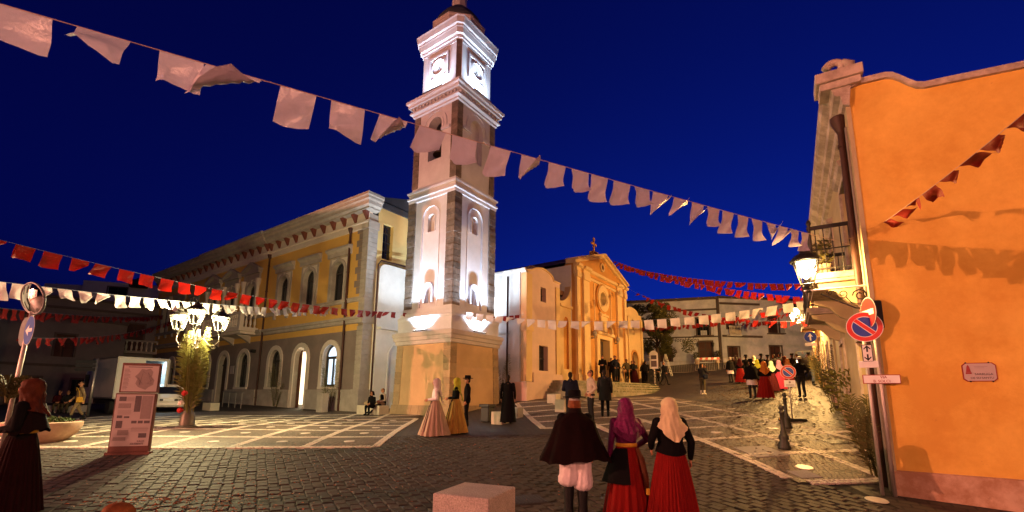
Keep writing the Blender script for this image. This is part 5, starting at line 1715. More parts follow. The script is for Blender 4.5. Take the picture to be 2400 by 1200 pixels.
for k, (ax_, ay_, hz) in enumerate(((-.64, .0, 3.22), (.64, .05, 3.22), (.02, -.30, 3.38))):
    d = Vector((ax_, ay_, 0))
    arm = MB().tube([(0, 0, 2.75), d * .25 + Vector((0, 0, 2.95)), d * .55 + Vector((0, 0, 2.72)), d * .85 + Vector((0, 0, 2.72)), d * 1.02 + Vector((0, 0, 2.86)), d + Vector((0, 0, hz - .16))], [.024, .022, .022, .02, .02, .018], 8)
    arm.tube(spiral(d * .42 + Vector((0, 0, 2.94)), .09, 1.5, (d.normalized(), (0, 0, 1))), .012, 6)
    arm.tube(spiral(d * .78 + Vector((0, 0, 2.66)), .07, 1.4, (d.normalized(), (0, 0, 1)), sgn=-1), .011, 6)
    arm.build('arm', X['lamp_iron'], post, smooth=True)
    lantern(post, (ax_, ay_, hz), 1.02, 'lamp_glow', P_POST, POSTC, 'lamp_black')
pb_ = MB()
for k in range(20):
    a = k * 2.39
    z0 = .35 + .1 * (k % 5) + (.5 if k % 3 == 0 else 0)
    frond(pb_, (.12 * math.cos(a), .12 * math.sin(a), z0), (.10 * math.cos(a), .10 * math.sin(a) - .04, 1), 1.9 + .12 * (k % 4), .05, 44, .34, .016, k, twist=a)
frond(pb_, (-.06, -.1, 1.5), (-.06, -.05, 1), 1.35, .05, 34, .34, .02, 77, twist=.3)
tag(pb_.build('palm_branches', X['leaf_palm'], loc=lpst), 'long palm branches tied upright round the lamp post', 'palm branch')
for (dx, dz, m, lab) in ((.10, 1.12, 'bloom_red', 'upper red flower on the palm branches of the lamp post'), (.03, .80, 'bloom_white', 'pale flower between the two red ones on the lamp post'), (.02, .58, 'bloom_red', 'lower red flower on the palm branches of the lamp post')):
    fb = MB()
    for k in range(14):
        a, e_ = k * 2.4, (k / 14) * 1.2
        fb.ell((.055 * math.cos(a) * math.cos(e_), .055 * math.sin(a) * math.cos(e_), .05 * math.sin(e_)), (.045, .045, .03), 8, 5)
    o = fb.build('flower', X[m], smooth=True, loc=lpst + Vector((dx, -.42, dz)))
    o.rotation_euler = (R(75), 0, 0)
    tag(o, lab, 'flower', 'flowers on the lamp post')
# sodium street lamps outside the view: they light the orange gable, the flags and the setts
def street_lamp(label, x, y, h, e, rz):
    sl = thing('street_lamp', label, 'street lamp', (x, y, gz(x, y)), rz, 'orange street lamps outside the view')
    MB().lathe([(.14, -.1), (.14, .5), (.09, .6), (.06, h), (0, h + .02)], 12).build('pole', X['galvanised'], sl, smooth=True, auto=40)
    MB().tube([(0, 0, h - .2), (.3, 0, h + .15), (.9, 0, h + .25)], .04, 8).build('arm', X['galvanised'], sl, smooth=True)
    MB().ell((1.15, 0, h + .25), (.34, .16, .09), 14, 6).build('head', X['sign_grey'], sl, smooth=True)
    MB().box(1.0, 1.3, -.07, .07, h + .13, h + .155).build('lens', X['sodium_glow'], sl)
    light('street_lamp_light', 'POINT', (1.15, 0, h + .02), e, SODIUM, sl, size=.035)
street_lamp('tall street lamp with orange light far left of the viewpoint', -29, -2.2, 7.2, P_SOD, R(5))
street_lamp('street lamp with orange light behind the viewpoint', 3.5, -12.5, 6.3, P_SOD * .19, R(90))

# ================================================================== SIGNS
def disc_sign(parent, c, rz, r, layers, name, back='sign_grey', tilt=0):
    """round plate; layers are (radius, material)"""
    M_ = Matrix.Translation(c) @ Matrix.Rotation(rz, 4, 'Z') @ Matrix.Rotation(tilt, 4, 'Y')
    n = 40
    ring = [(r * math.cos(2 * math.pi * k / n), r * math.sin(2 * math.pi * k / n)) for k in range(n)]
    def put(pts, y0, y1, m, nm, par):
        b = MB().prism(pts, y0, y1)
        b.v = [tuple(M_ @ Vector(v)) for v in b.v]
        return b.build(nm, X[m], par)
    pl = put(ring, 0, .012, back, name, parent)
    for i, (rr, m) in enumerate(layers):
        put([(x * rr / r, z * rr / r) for x, z in ring], -.003 * (i + 1), -.003 * i - .0005, m, 'face', pl)
    return pl, put
def no_parking(parent, c, rz, r, tilt=0, name='no_parking_disc'):
    pl, put = disc_sign(parent, c, rz, r, ((r, 'sign_white'), (r * .96, 'sign_red'), (r * .70, 'sign_white'), (r * .66, 'sign_blue')), name, tilt=tilt)
    w, w2, l = r * .11, r * .15, r * .68
    for ww, m, y in ((w2, 'sign_white', -.0135), (w, 'sign_red', -.0165)):
        s = .7071
        pts = [(-l * s - ww * s, l * s - ww * s), (-l * s + ww * s, l * s + ww * s), (l * s + ww * s, -l * s + ww * s), (l * s - ww * s, -l * s - ww * s)]
        put(pts, y, y + .0026, m, 'bar', pl)
    return pl
def arrow_pts(s, up=True):
    k = 1 if up else -1
    return [(-.11 * s, -.6 * s * k), (-.11 * s, .1 * s * k), (-.36 * s, .0 * s * k), (0, .62 * s * k), (.36 * s, .0 * s * k), (.11 * s, .1 * s * k), (.11 * s, -.6 * s * k)]
def plate(parent, c, rz, w, h, m, name='plate', t=.012, border=None, tilt=0):
    M_ = Matrix.Translation(c) @ Matrix.Rotation(rz, 4, 'Z') @ Matrix.Rotation(tilt, 4, 'Y')
    def put(b, mm, nm, par):
        b.v = [tuple(M_ @ Vector(v)) for v in b.v]
        return b.build(nm, X[mm], par)
    p = put(MB().box(-w / 2, w / 2, 0, t, -h / 2, h / 2, c=.003), border or m, name, parent)
    if border: put(MB().box(-w / 2 + .012, w / 2 - .012, -.002, 0, -h / 2 + .012, h / 2 - .012), m, 'face', p)
    return p, M_, put
FR = lambda M_, x, z_, y=-.004: M_ @ Matrix.Translation((x, y, z_)) @ Matrix.Rotation(R(90), 4, 'X')
def at_pole(base, px, py):
    """height on an upright pole at base where a photo row crosses it"""
    r = ray(px, py)
    return HC + r[2] * (base.y / r[1]) - base.z
bA, bB = rpt(-.12, .22, 0), rpt(-.10, .055, 0)
bA.z, bB.z = gz(bA.x, bA.y), gz(bB.x, bB.y)
sA = thing('no_parking_sign', 'large no parking sign with arrow plate on a pole at the orange house corner', 'road sign', bA)
face = lambda p: math.atan2(-p.x, p.y) * 1.0
MB().tube([(0, 0, -.1), (-.0, 0, at_pole(bA, 2013, 735))], .03, 10).build('pole', X['galvanised'], sA, smooth=True)
fa = -R(33)
no_parking(sA, (0, -.05, at_pole(bA, 2013, 767)), fa, .265)
pA, M_, put = plate(sA, (0.0, -.045, at_pole(bA, 2025, 828)), fa, .15, .30, 'sign_white', 'arrow_plate', border='ink')
for s, zz in ((1, .07), (-1, -.07)):
    put(MB().prism([(x, z_ + zz) for x, z_ in [(-.012, -.05 * s), (-.012, .025 * s), (-.045, -.01 * s), (-.05, .01 * s), (0, .065 * s), (.05, .01 * s), (.045, -.01 * s), (.012, .025 * s), (.012, -.05 * s)]], -.005, -.0025), 'ink', 'arrow', pA)
pB, M_, put = plate(sA, (0, -.045, at_pole(bA, 2029, 854)), fa, .27, .12, 'sign_white', 'lower_plate')
sB = thing('no_entry_sign', 'no entry sign seen edge on, on the pole touching the orange house', 'road sign', bB)
MB().tube([(0, 0, -.1), (0, 0, at_pole(bB, 2056, 715))], .032, 10).build('pole', X['galvanised'], sB, smooth=True)
pl, put = disc_sign(sB, (-.07, .0, at_pole(bB, 2058, 733)), -R(104), .27, ((.27, 'sign_white'), (.26, 'sign_red')), 'no_entry_disc')
put([(-.20, -.05), (.20, -.05), (.20, .05), (-.20, .05)], -.009, -.0062, 'sign_white', 'bar', pl)
MB().box(-.02, .16, -.06, .08, at_pole(bB, 2058, 770), at_pole(bB, 2058, 705), c=.02).build('signal_box', X['black_plastic'], sB)
pS, M_, put = plate(sB, (-.02, -.05, at_pole(bB, 2072, 889)), -R(28), .52, .155, 'sign_white', 'street_name_plate', border='ink_red')
text('VIA', .062, X['ink_red'], pS, FR(M_, .03, .032))
text('B. SOLCI', .062, X['ink_red'], pS, FR(M_, 0, -.036))
# plaque on the gable
G_loc = lambda s, z_: (-.03, -s, zr(z_))
pq = thing('wall_plaque', 'small pink ceramic name plaque on the orange gable wall', 'plaque', rpt(-.0, -1.22, 2.08), RZ_RIGHT - math.pi / 2)
w, h = .40, .30
pts = [(-w / 2 + .04, -h / 2), (w / 2 - .04, -h / 2), (w / 2, -h / 2 + .04), (w / 2, h / 2 - .04), (w / 2 - .04, h / 2), (-w / 2 + .04, h / 2), (-w / 2, h / 2 - .04), (-w / 2, -h / 2 + .04)]
MB().prism(pts, -.02, -.003).build('tile', X['ink_red'], pq)
MB().prism([(a * .94, c_ * .92) for a, c_ in pts], -.023, -.0205).build('face', X['paper'], pq)
MB().prism([(-.16, .0), (-.145, .09), (-.13, .12), (-.115, .09), (-.10, 0)], -.0255, -.0235).box(-.165, -.095, -.0255, -.0235, -.03, -.002).build('emblem', X['ink_red'], pq)
Mq = Matrix.Identity(4)
text('SARRUGA', .048, X['paper_dark'], pq, FR(Mq, .045, -.035, -.025))
text('DE SU SANTU', .044, X['paper_dark'], pq, FR(Mq, .02, -.095, -.025))
MB().box(-.06, .10, -.0255, -.0235, .085, .09).box(-.05, .06, -.0255, -.0235, .065, .069).build('line', X['paper_mid'], pq)
for (a, c_) in ((-.15, .15), (.12, .15), (-.12, -.15), (.14, -.15)):
    MB().ell((a, -.02, c_), (.012, .012, .012), 8, 6).build('clip', X['iron'], pq)
bt = thing('glass_bottle', 'small bottle standing on the plinth ledge of the orange wall', 'bottle', rpt(-.008, -1.60, .445))
bt.scale = (.62,) * 3
MB().lathe([(.032, 0), (.034, .02), (.034, .12), (.02, .16), (.012, .19), (.012, .22), (0, .22)], 14).build('body', X['scarf_orange'], bt, smooth=True)
MB().lathe([(.035, .04), (.035, .09)], 14).build('label_band', X['sign_white'], bt)
MB().lathe([(.014, .215), (.014, .235), (0, .236)], 10).build('cap', X['ink'], bt)
# street arrow sign on the second house
ps = rpt(14.6, .0, at_y(1899, 789, 20.5).z)
sC = thing('one_way_sign', 'round blue sign with white up arrow beside the far street lanterns', 'road sign', ps, 0)
cc = at_y(1899, 789, 20.6)
d = cc - Vector(ps)
MB().tube([(0, 0, 0), (d.x, d.y + .02, 0)], .02, 8).tube([(d.x, d.y + .03, -.4), (d.x, d.y + .03, .15)], .02, 8).build('arm', X['galvanised'], sC)
pl, put = disc_sign(sC, (d.x, d.y, 0), -R(30), .25, ((.25, 'sign_white'), (.24, 'sign_blue')), 'arrow_disc')
put(arrow_pts(.28), -.009, -.0062, 'sign_white', 'arrow', pl)
plate(sC, (d.x, d.y, -.34), -R(30), .46, .14, 'sign_white', 'lower_plate')
# temporary no parking sign on a rubber foot
bt_ = ground(1858, 988)
sD = thing('temporary_sign', 'portable no parking sign with white notice on a thin post in the street', 'road sign', bt_)
tp = at_pole(bt_, 1850, 872)
MB().tube([(0, 0, .05), (-.0, 0, tp + .22)], .02, 8).build('post', X['galvanised'], sD, smooth=True)
no_parking(sD, (-.02, -.03, tp), -R(31), .215)
pN, M_, put = plate(sD, (0, -.03, at_pole(bt_, 1852, 899)), -R(31), .30, .21, 'sign_white', 'notice')
put(MB().prism([(.03 * math.cos(k * .5), .04 + .03 * math.sin(k * .5)) for k in range(12)], -.004, -.002), 'paper_mid', 'emblem', pN)
for k in range(3): put(MB().box(-.11, .11, -.004, -.002, -.03 - .022 * k, -.022 - .022 * k), 'paper_mid', 'line', pN)
MB().box(-.36, .36, -.2, .2, 0, .09, c=.03).build('foot', X['rubber'], sD, rz=R(8))
MB().box(-.38, -.30, -.1, .1, .03, .10, c=.01).build('reflector', X['gold'], sD, rz=R(8))
# bollards
bol = MB().lathe([(.17, -.03), (.17, .05), (.14, .09), (.15, .13), (.11, .18), (.14, .25), (.12, .31), (.08, .34), (.085, .38), (.06, .42), (.055, .78), (.075, .80), (.075, .83), (.05, .85), (.05, .87), (.075, .91), (.07, .95), (.03, .985), (0, .99)], 18).mesh('bollard', X['lamp_iron'], True)
for (px, py, lab) in ((1839, 1052, 'nearer cast iron bollard in the street paving'), (1845, 1003, 'farther cast iron bollard, half hidden behind the nearer one')):
    p = ground(px, py)
    o = inst('bollard', bol, None, p, scale=(.78, .78, 1))
    o.data.materials[0] = X['iron']
    tag(o, lab, 'bollard', 'street bollards')
# traffic mirror on the left
pm = at_y(45, 820, 8.6)
mp_ = thing('traffic_mirror', 'round traffic mirror on a leaning pole at the left edge', 'traffic mirror', (pm.x, pm.y, gz(pm.x, pm.y)))
top = at_y(80, 700, 8.6) - Vector(mp_.location)
b0 = at_y(8, 985, 8.6) - Vector(mp_.location)
MB().tube([(b0.x - .02, .06, -.05), (top.x - .04, .06, top.z + .1)], .035, 10).build('pole', X['galvanised'], mp_, smooth=True)
n = 32
vs, fs = [(top.x, -.075 - 0, top.z)], []
Mm = Matrix.Translation((top.x, -.02, top.z)) @ Matrix.Rotation(R(-14), 4, 'Z') @ Matrix.Rotation(R(14), 4, 'X')
dome = MB()
vs = []
for j in range(7):
    r = .29 * j / 6
    for k in range(n):
        a = 2 * math.pi * k / n
        vs.append(tuple(Mm @ Vector((r * math.cos(a), -.06 * (1 - (j / 6) ** 2) - .01, r * math.sin(a)))))
fs = [(j * n + k, j * n + (k + 1) % n, (j + 1) * n + (k + 1) % n, (j + 1) * n + k) for j in range(6) for k in range(n)]
dome.add(vs, fs)
dome.build('mirror', X['mirror'], mp_, smooth=True)
rim = MB()
rim.tube([tuple(Mm @ Vector((.30 * math.cos(k * .2), 0, .30 * math.sin(k * .2)))) for k in range(33)], .022, 8)
rim.build('rim', X['sign_grey'], mp_, smooth=True)
bk = MB().prism([(.30 * math.cos(k * .2), .30 * math.sin(k * .2)) for k in range(31)], .01, .03)
bk.v = [tuple(Mm @ Vector(v)) for v in bk.v]
bk.build('back', X['sign_grey'], mp_)
pa_ = at_y(75, 775, 8.55) - Vector(mp_.location)
pl, put = disc_sign(mp_, (pa_.x, -.1, pa_.z), R(-31), .28, ((.28, 'sign_white'), (.27, 'sign_blue')), 'arrow_disc')
put([(-z_, x) for x, z_ in arrow_pts(.3)], -.009, -.0062, 'sign_white', 'arrow', pl)
pa_ = at_y(45, 775, 8.6) - Vector(mp_.location)
disc_sign(mp_, (pa_.x - .02, .12, pa_.z), R(150), .28, ((.28, 'sign_grey'),), 'rear_disc')
sf = MB()
for k in range(9):
    a = k * 2.4
    frond(sf, (pm.x + .05, pm.y - .1, gz(pm.x, pm.y) + 1.25), (.35 * math.cos(a) + .2, .3 * math.sin(a), 1), .75, .25, 18, .2, .012, 300 + k, twist=a)
tag(sf.build('straw_bundle', X['leaf_palm_dark']), 'dry palm bundle tied to the mirror pole on the left', 'palm branch')
# direction sign post by the truck
pd = ground(205, 974)
dp = thing('direction_signs', 'steel post with stacked dark direction signs in front of the truck', 'road sign', pd)
h1 = at_pole(pd, 225, 845)
MB().tube([(0, 0, -.1), (.03, 0, h1 + .1)], .07, 10).build('post', X['steel'], dp, smooth=True)
for k in range(3):
    MB().prism([(-1.0, h1 - .08 - k * .2), (-.9, h1 + .0 - k * .2), (.1, h1 - k * .2), (.1, h1 - .16 - k * .2), (-.9, h1 - .16 - k * .2)], -.1, -.07).build('arrow_board', X['sign_grey'], dp)

# ================================================================== INFORMATION PANEL
pi_ = ground(302, 1064)
inf = thing('information_panel', 'freestanding rust red map and information panel on the setts', 'information panel', pi_, R(18))
inf.scale = (.84, 1, 1)
MB().box(-.50, .50, -.10, .10, -.04, .05).build('base_plate', X['panel_rust'], inf)
lw = MB().box(-.46, .46, -.06, .06, .05, 1.36, c=.008).build('lower_board', X['panel_rust'], inf)
upb = MB().box(-.40, .48, -.07, .05, 1.37, 2.05, c=.008).build('upper_board', X['panel_rust'], inf)
MB().box(-.43, .43, -.066, -.0605, .18, 1.33).build('poster', X['paper'], lw)
MB().box(-.355, .455, -.076, -.0705, 1.40, 1.99).build('map_sheet', X['paper'], upb)
isl = [(.02, 1.50), (-.05, 1.58), (-.02, 1.68), (-.08, 1.74), (.0, 1.82), (.06, 1.92), (.16, 1.90), (.26, 1.93), (.33, 1.85), (.31, 1.74), (.38, 1.66), (.36, 1.55), (.26, 1.50), (.2, 1.44), (.1, 1.47)]
MB().prism(isl, -.0785, -.0765).build('map_island', X['paper_mid'], upb)
pm_ = MB()
for k in range(9):
    r1, r2 = rnd.randrange(len(isl)), rnd.randrange(len(isl))
    pm_.tube([(isl[r1][0] * .8 + .03, -.0785, isl[r1][1] * .8 + .34), (isl[r2][0] * .6 + .06, -.0785, isl[r2][1] * .6 + .68)], .003, 4)
pm_.build('map_roads', X['paper_dark'], upb)
tx = MB()
for k in range(16):
    tx.box(-.33, -.33 + rnd.uniform(.09, .15), -.0785, -.0765, 1.45 + k * .03, 1.458 + k * .03)
tx.box(-.25, .3, -.0785, -.0765, 1.95, 1.965)
tx.build('map_legend', X['paper_dark'], upb)
for (a, c_, d_, e) in ((-.36, -.2, 1.18, 1.28), (-.36, -.08, 1.02, 1.13), (.0, .14, .94, 1.30), (.16, .4, .78, 1.3), (-.36, -.24, .80, .86), (-.2, -.08, .80, .84), (-.36, -.22, .58, .74), (-.02, .1, .68, .74), (.13, .24, .68, .74), (.27, .4, .68, .74), (-.3, -.06, .42, .54), (.18, .36, .36, .46), (-.38, -.1, .30, .38)):
    MB().box(a, c_, -.069, -.0665, d_, e).build('picture', X['paper_dark'] if (c_ - a) < .22 and a != .16 else X['paper_mid'], lw)
tx = MB()
for k in range(8):
    tx.box(-.18, -.02, -.069, -.0665, 1.18 + k * .013, 1.184 + k * .013).box(-.36, -.06, -.069, -.0665, .88 + k * .014, .884 + k * .014).box(0, .38, -.069, -.0665, .50 + k * .013, .504 + k * .013)
tx.box(-.38, .4, -.069, -.0665, .56, .565)
tx.build('text_lines', X['paper_mid'], lw)['kind'] = 'stuff'
text('SULCIS', .055, X['paper_dark'], lw, FR(Matrix.Identity(4), .25, .285, -.068))
text('IGLESIENTE', .06, X['paper_dark'], lw, FR(Matrix.Identity(4), .17, .225, -.068))

# ================================================================== PLANTER, STONES, BIN, RAILS
pp2 = ground(128, 1040)
plt = thing('stone_planter', 'low round stone planter with green plants at the left', 'planter', pp2 - Vector((.8, -.4, 0)))
MB().lathe([(.45, -.02), (.50, .02), (.72, .22), (.80, .40), (.80, .50), (.74, .52), (.70, .44), (0, .44)], 36).build('bowl', X['terracotta'], plt, smooth=True, auto=50)
lv = MB()
for k in range(900):
    a, r = rnd.uniform(0, 6.28), .62 * rnd.random() ** .5
    p = Vector((r * math.cos(a), r * math.sin(a), .46 + .22 * rnd.random() * (1.1 - r)))
    d = Vector((rnd.gauss(0, 1), rnd.gauss(0, 1), rnd.gauss(.6, .6))).normalized() * .045
    e = d.cross(Vector((rnd.gauss(0, 1), rnd.gauss(0, 1), rnd.gauss(0, 1)))).normalized() * .018
    lv.add([p - d, p + e, p + d, p - e], [(0, 1, 2, 3)])
lv.build('plants', X['leaf_green'], plt)
MB().lathe([(0, .45), (.7, .45)], 24).build('soil', X['soil'], plt)
def stone(label, p, w, d, h, rz, m='granite', name='stone_block'):
    o = MB().box(-w / 2, w / 2, -d / 2, d / 2, -.1, h, c=.012).build(name, X[m], None, loc=p, rz=rz)
    return tag(o, label, 'stone block', 'stone blocks round the square')
# foreground granite cube: its corners are read off the photo, resting on the setts
c0 = Vector((-.40, 5.49, gz(-.40, 5.49)))
stone('large speckled granite cube in the foreground', c0, .69, .73, .60, R(-23))
for (px, py, lab, w, h) in ((1172, 992, 'pale stone block behind the priest, left of him', .48, .42), (1210, 978, 'grey stone block right of the priest', .42, .40), (1298, 944, 'grey stone block nearest the church corner', .5, .45), (1318, 964, 'cream stone block beside the standing group', .48, .5)):
    stone(lab, ground(px, py), w, w, h, -AZ, 'limestone' if px != 1210 else 'granite_grey')
pbn = ground(1142, 988)
bn = thing('litter_bin', 'black square litter bin beside the bell tower', 'bin', pbn, -AZ)
MB().box(-.19, .19, -.19, .19, .0, .55, c=.02).build('body', X['black_plastic'], bn)
MB().box(-.24, .24, -.24, .24, .55, .66, c=.02).build('lid', X['black_plastic'], bn)
# stone bench by the tower foot and rubble
bs = ground(862, 972)
ben = thing('stone_bench', 'low stone bench against the white annex left of the tower', 'bench', bs + Vector((.1, .35, 0)), -AZ)
MB().box(-.9, .9, -.28, .35, -.1, .46, c=.02).build('slab', X['limestone'], ben)
for k in range(9):
    MB().ell((-.95 + k * .17 + rnd.uniform(-.04, .04), .3 + rnd.uniform(-.1, .1), .5 + rnd.uniform(0, .1)), (.16, .14, .12), 8, 5).build('rubble_stone', X['ped_stone'], ben)
mem = stone('upright grey stone slab beside the town hall door', ground(754, 966), .55, .4, 1.05, -AZ, 'hall_trim', 'stone_slab')
st2 = ground(483, 962)
stone('long stone seat behind the lamp post', st2 + Vector((0, .4, 0)), 1.1, .5, .45, -AZ, 'limestone', 'stone_block')
hr = ground(545, 955)
hrl = thing('handrail', 'thin steel handrail at the town hall ramp', 'railing', hr, -AZ)
b = MB().tube([(-1.6, 0, 1.0), (1.2, 0, .95)], .025, 8)
b.build('rail', X['steel'], hrl)
for x in (-1.5, -.6, .3, 1.1):
    MB().tube([(x, 0, -.1), (x, 0, .97)], .02, 8).build('rail_post', X['steel'], hrl)
# palm branches leaning on the buildings
def palm_sheaf(label, p, h, n, lean, seed, m='leaf_palm_dark', spread=.16, ll=.36):
    b = MB()
    for k in range(n):
        a = k * 2.4 + seed
        frond(b, (p[0] + .1 * math.cos(a), p[1] + .1 * math.sin(a), p[2] + .05 * (k % 3)), (spread * math.cos(a) + lean[0], spread * math.sin(a) + lean[1], 1), h * rnd.uniform(.75, 1.05), h * .10, 28, ll, .013, seed + k, twist=a)
    return tag(b.build('palm_branches', X[m]), label, 'palm branch', 'palm branches leaning on walls')
HMw = Matrix.Translation(HC0) @ Matrix.Rotation(RZ_HALL, 4, 'Z')
for (s, h, lab) in ((8.2, 3.6, 'palm branches left of the open town hall door'), (2.25, 3.7, 'palm branches by the drainpipe right of the lit window')):
    p = HMw @ Vector((s, .35, 0))
    palm_sheaf(lab, (p.x, p.y, gz(p.x, p.y)), h, 5, (0, .05), int(s * 10), ll=.3)
p = CW @ Vector((-.4, 1.3, 0))
palm_sheaf('palm branch against the white church wall behind the priest', (p.x, p.y, 1.2), 3.0, 4, (0, 0), 91, 'leaf_palm', ll=.3)
for k, (px, py, h, n, lab) in enumerate(((2062, 1128, 1.7, 6, 'dense palm branches at the foot of the sign poles'), (2030, 1075, 1.6, 4, 'palm branches just past the sign poles'), (1960, 960, 2.6, 6, 'palm branches before the second doorway up the street'), (1931, 915, 2.8, 5, 'palm branches by the far street door'))):
    p = ground(px, py)
    palm_sheaf(lab, (p.x, p.y, p.z), h, n, (-.04, .05), 400 + 20 * k, 'leaf_palm_dark', .12, .34)
p = ground(2003, 1003)
pot_plant('leafy shrub in a square pot against the corner house', p, 1.15, 'leaf_palm', spread=.5, n=420, hgt=1.0, leaf=.07)
p = ground(1965, 950)
pot_plant('shrub in a pot farther along the corner house wall', p, 1.1, 'leaf_palm_dark', spread=.4, n=260, hgt=.8)
# ================================================================== VEHICLES
tpos = Vector((-21.1, 24.5, gz(-21.1, 24.5)))
trk = thing('box_truck', 'white box truck with its lit cargo hatch open, parked left of the town hall', 'truck', tpos, math.pi / 2 - R(34))
b = MB()
wall(b, 0, 2.34, .85, 3.05, 0, .06, [(1.72, 1.0, 1.35, 2.92, False)])
b.box(0, .04, 0, 4.2, .85, 3.05).box(2.30, 2.34, 0, 4.2, .85, 3.05).box(0, 2.34, 0, 4.2, 3.01, 3.05).box(0, 2.34, 4.16, 4.2, .85, 3.05).box(0, 2.34, 0, 4.2, .85, .9)
box_ = b.build('cargo_box', X['truck_white'], trk)
sh_ = MB()
for zz in (1.5, 2.0, 2.5): sh_.box(1.0, 2.28, .9, 1.5, zz, zz + .05)
sh_.build('shelf', X['steel'], box_)
for k in range(9):
    MB().box(1.1 + k * .12, 1.18 + k * .12, 1.0, 1.2, 1.55 + (.5 if k % 2 else 0), 1.75 + (.5 if k % 2 else 0), c=.01).build('package', X['white_paint' if k % 3 else 'sign_blue'], box_)
MB().box(1.1, 2.2, .3, .5, 2.96, 3.0).build('strip_lamp', X['truck_lamp'], box_)
light('truck_light', 'AREA', (1.65, .6, 2.9), 12, (.5, .78, 1.0), trk, size=.8, size_y=.3, aim=(0, 0, -1))
e = MB().box(-.03, .0, -.03, 4.23, .82, .90).box(-.03, 0, -.03, 4.23, 3.0, 3.08).box(-.03, .02, -.04, .0, .85, 3.05).box(2.32, 2.37, -.04, 0, .85, 3.05).box(0, 2.34, -.04, -.005, 3.0, 3.08).box(0, 2.34, -.04, -.005, .82, .9)
e.build('edge_trim', X['steel'], box_)
MB().box(.3, 2.0, .1, 6.0, .55, .85).build('chassis', X['iron'], trk)
b = MB().prism([(4.35, .5), (4.35, 2.3), (4.7, 2.45), (5.6, 2.4), (6.2, 1.5), (6.35, 1.2), (6.35, .5)], .12, 2.22, plane='yz')
cabm = b.build('cab', X['truck_white'], trk, bev=.06)
MB().box(.10, .125, 4.9, 5.7, 1.45, 2.2).build('side_window', X['glass'], cabm)
def wheel(parent, c, r, w, axis):
    m = Matrix.Translation(c) @ (Matrix.Rotation(R(90), 4, 'Y') if axis == 'x' else Matrix.Rotation(R(90), 4, 'X'))
    t = MB().lathe([(r * .62, -w / 2), (r * .95, -w / 2), (r, -w / 2 + .03), (r, w / 2 - .03), (r * .95, w / 2), (r * .62, w / 2)], 20)
    t.v = [tuple(m @ Vector(v)) for v in t.v]
    wh = t.build('wheel', X['rubber'], parent, smooth=True, auto=40)
    h = MB().lathe([(0, -w / 2 + .02), (r * .6, -w / 2 + .04), (r * .62, 0), (r * .6, w / 2 - .04), (0, w / 2 - .02)], 16)
    h.v = [tuple(m @ Vector(v)) for v in h.v]
    h.build('rim', X['steel'], wh, smooth=True)
for y in (1.0, 5.3):
    for x in (.2, 2.14): wheel(trk, (x, y, .4), .4, .24, 'x')
def car(label, p, rz, paint, front=False):
    t = thing('parked_car', label, 'car', p, rz)
    lv = [(.28, .06, 3.5, .70), (.34, .0, 3.58, .76), (.55, -.03, 3.62, .79), (.80, .0, 3.60, .80), (.93, .03, 3.42, .78), (.97, .06, 2.75, .75), (1.30, .12, 2.15, .69), (1.50, .2, 1.95, .63), (1.56, .32, 1.8, .55), (1.58, .5, 1.6, .42)]
    b = MB()
    def ring(z, y0, y1, hw):
        c_ = .16
        return [(-hw + c_, y0, z), (hw - c_, y0, z), (hw, y0 + c_, z), (hw, y1 - c_ * 2, z), (hw - c_ * 2, y1, z), (-hw + c_ * 2, y1, z), (-hw, y1 - c_ * 2, z), (-hw, y0 + c_, z)]
    vs = []
    for z_, y0, y1, hw in lv: vs += ring(z_, y0, y1, hw)
    fs = [(j * 8 + k, j * 8 + (k + 1) % 8, j * 8 + 8 + (k + 1) % 8, j * 8 + 8 + k) for j in range(len(lv) - 1) for k in range(8)]
    fs += [list(range(7, -1, -1)), list(range(len(vs) - 8, len(vs)))]
    b.add(vs, fs)
    body = b.build('body', X[paint], t, smooth=True, auto=50)
    MB().add([(-.56, .035, 1.02), (.56, .035, 1.02), (.50, .10, 1.42), (-.50, .10, 1.42)], [(0, 1, 2, 3)]).build('rear_window', X['glass'], t)
    MB().add([(-.6, 2.72, 1.02), (.6, 2.72, 1.02), (.5, 2.08, 1.46), (-.5, 2.08, 1.46)], [(0, 1, 2, 3)]).build('windscreen', X['glass'], t)
    for s in (-1, 1):
        MB().add([(s * .757, .3, 1.0), (s * .757, 1.3, 1.0), (s * .665, 1.25, 1.44), (s * .665, .4, 1.42)], [(0, 1, 2, 3)]).add([(s * .757, 1.38, 1.0), (s * .757, 2.5, 1.0), (s * .665, 1.95, 1.42), (s * .665, 1.33, 1.44)], [(0, 1, 2, 3)]).build('side_window', X['glass'], t)
        MB().box(s * .66 - .07, s * .66 + .07, -.02, .06, .72, 1.0, c=.02).build('tail_light', X['tail_red'], t)
        MB().ell((s * .58, 3.52, .72), (.12, .08, .08), 12, 7).build('headlight', X['headlight' if front else 'glass'], t, smooth=True)
        for y in (.55, 2.85): wheel(t, (s * .70, y, .29), .29, .18, 'x')
    MB().box(-.72, .72, -.06, .02, .36, .56, c=.03).build('bumper', X[paint], t)
    MB().box(-.42, .42, -.04, .0, .62, .74, c=.01).build('trim_strip', X['black_plastic'], t)
    MB().box(-.26, .26, -.055, -.04, .63, .73).build('number_plate', X['sign_white'], t)
    return t
pc = ground(392, 966)
car('white hatchback seen from behind, half hidden by the information panel', pc, R(33), 'car_white')
p = ground(1893, 862)
pcu = at_y(1889, 850, 33)
car('car with lit headlights coming down at the top of the street', (pcu.x, pcu.y, gz(pcu.x, pcu.y)), R(180 - 31), 'charcoal', True)
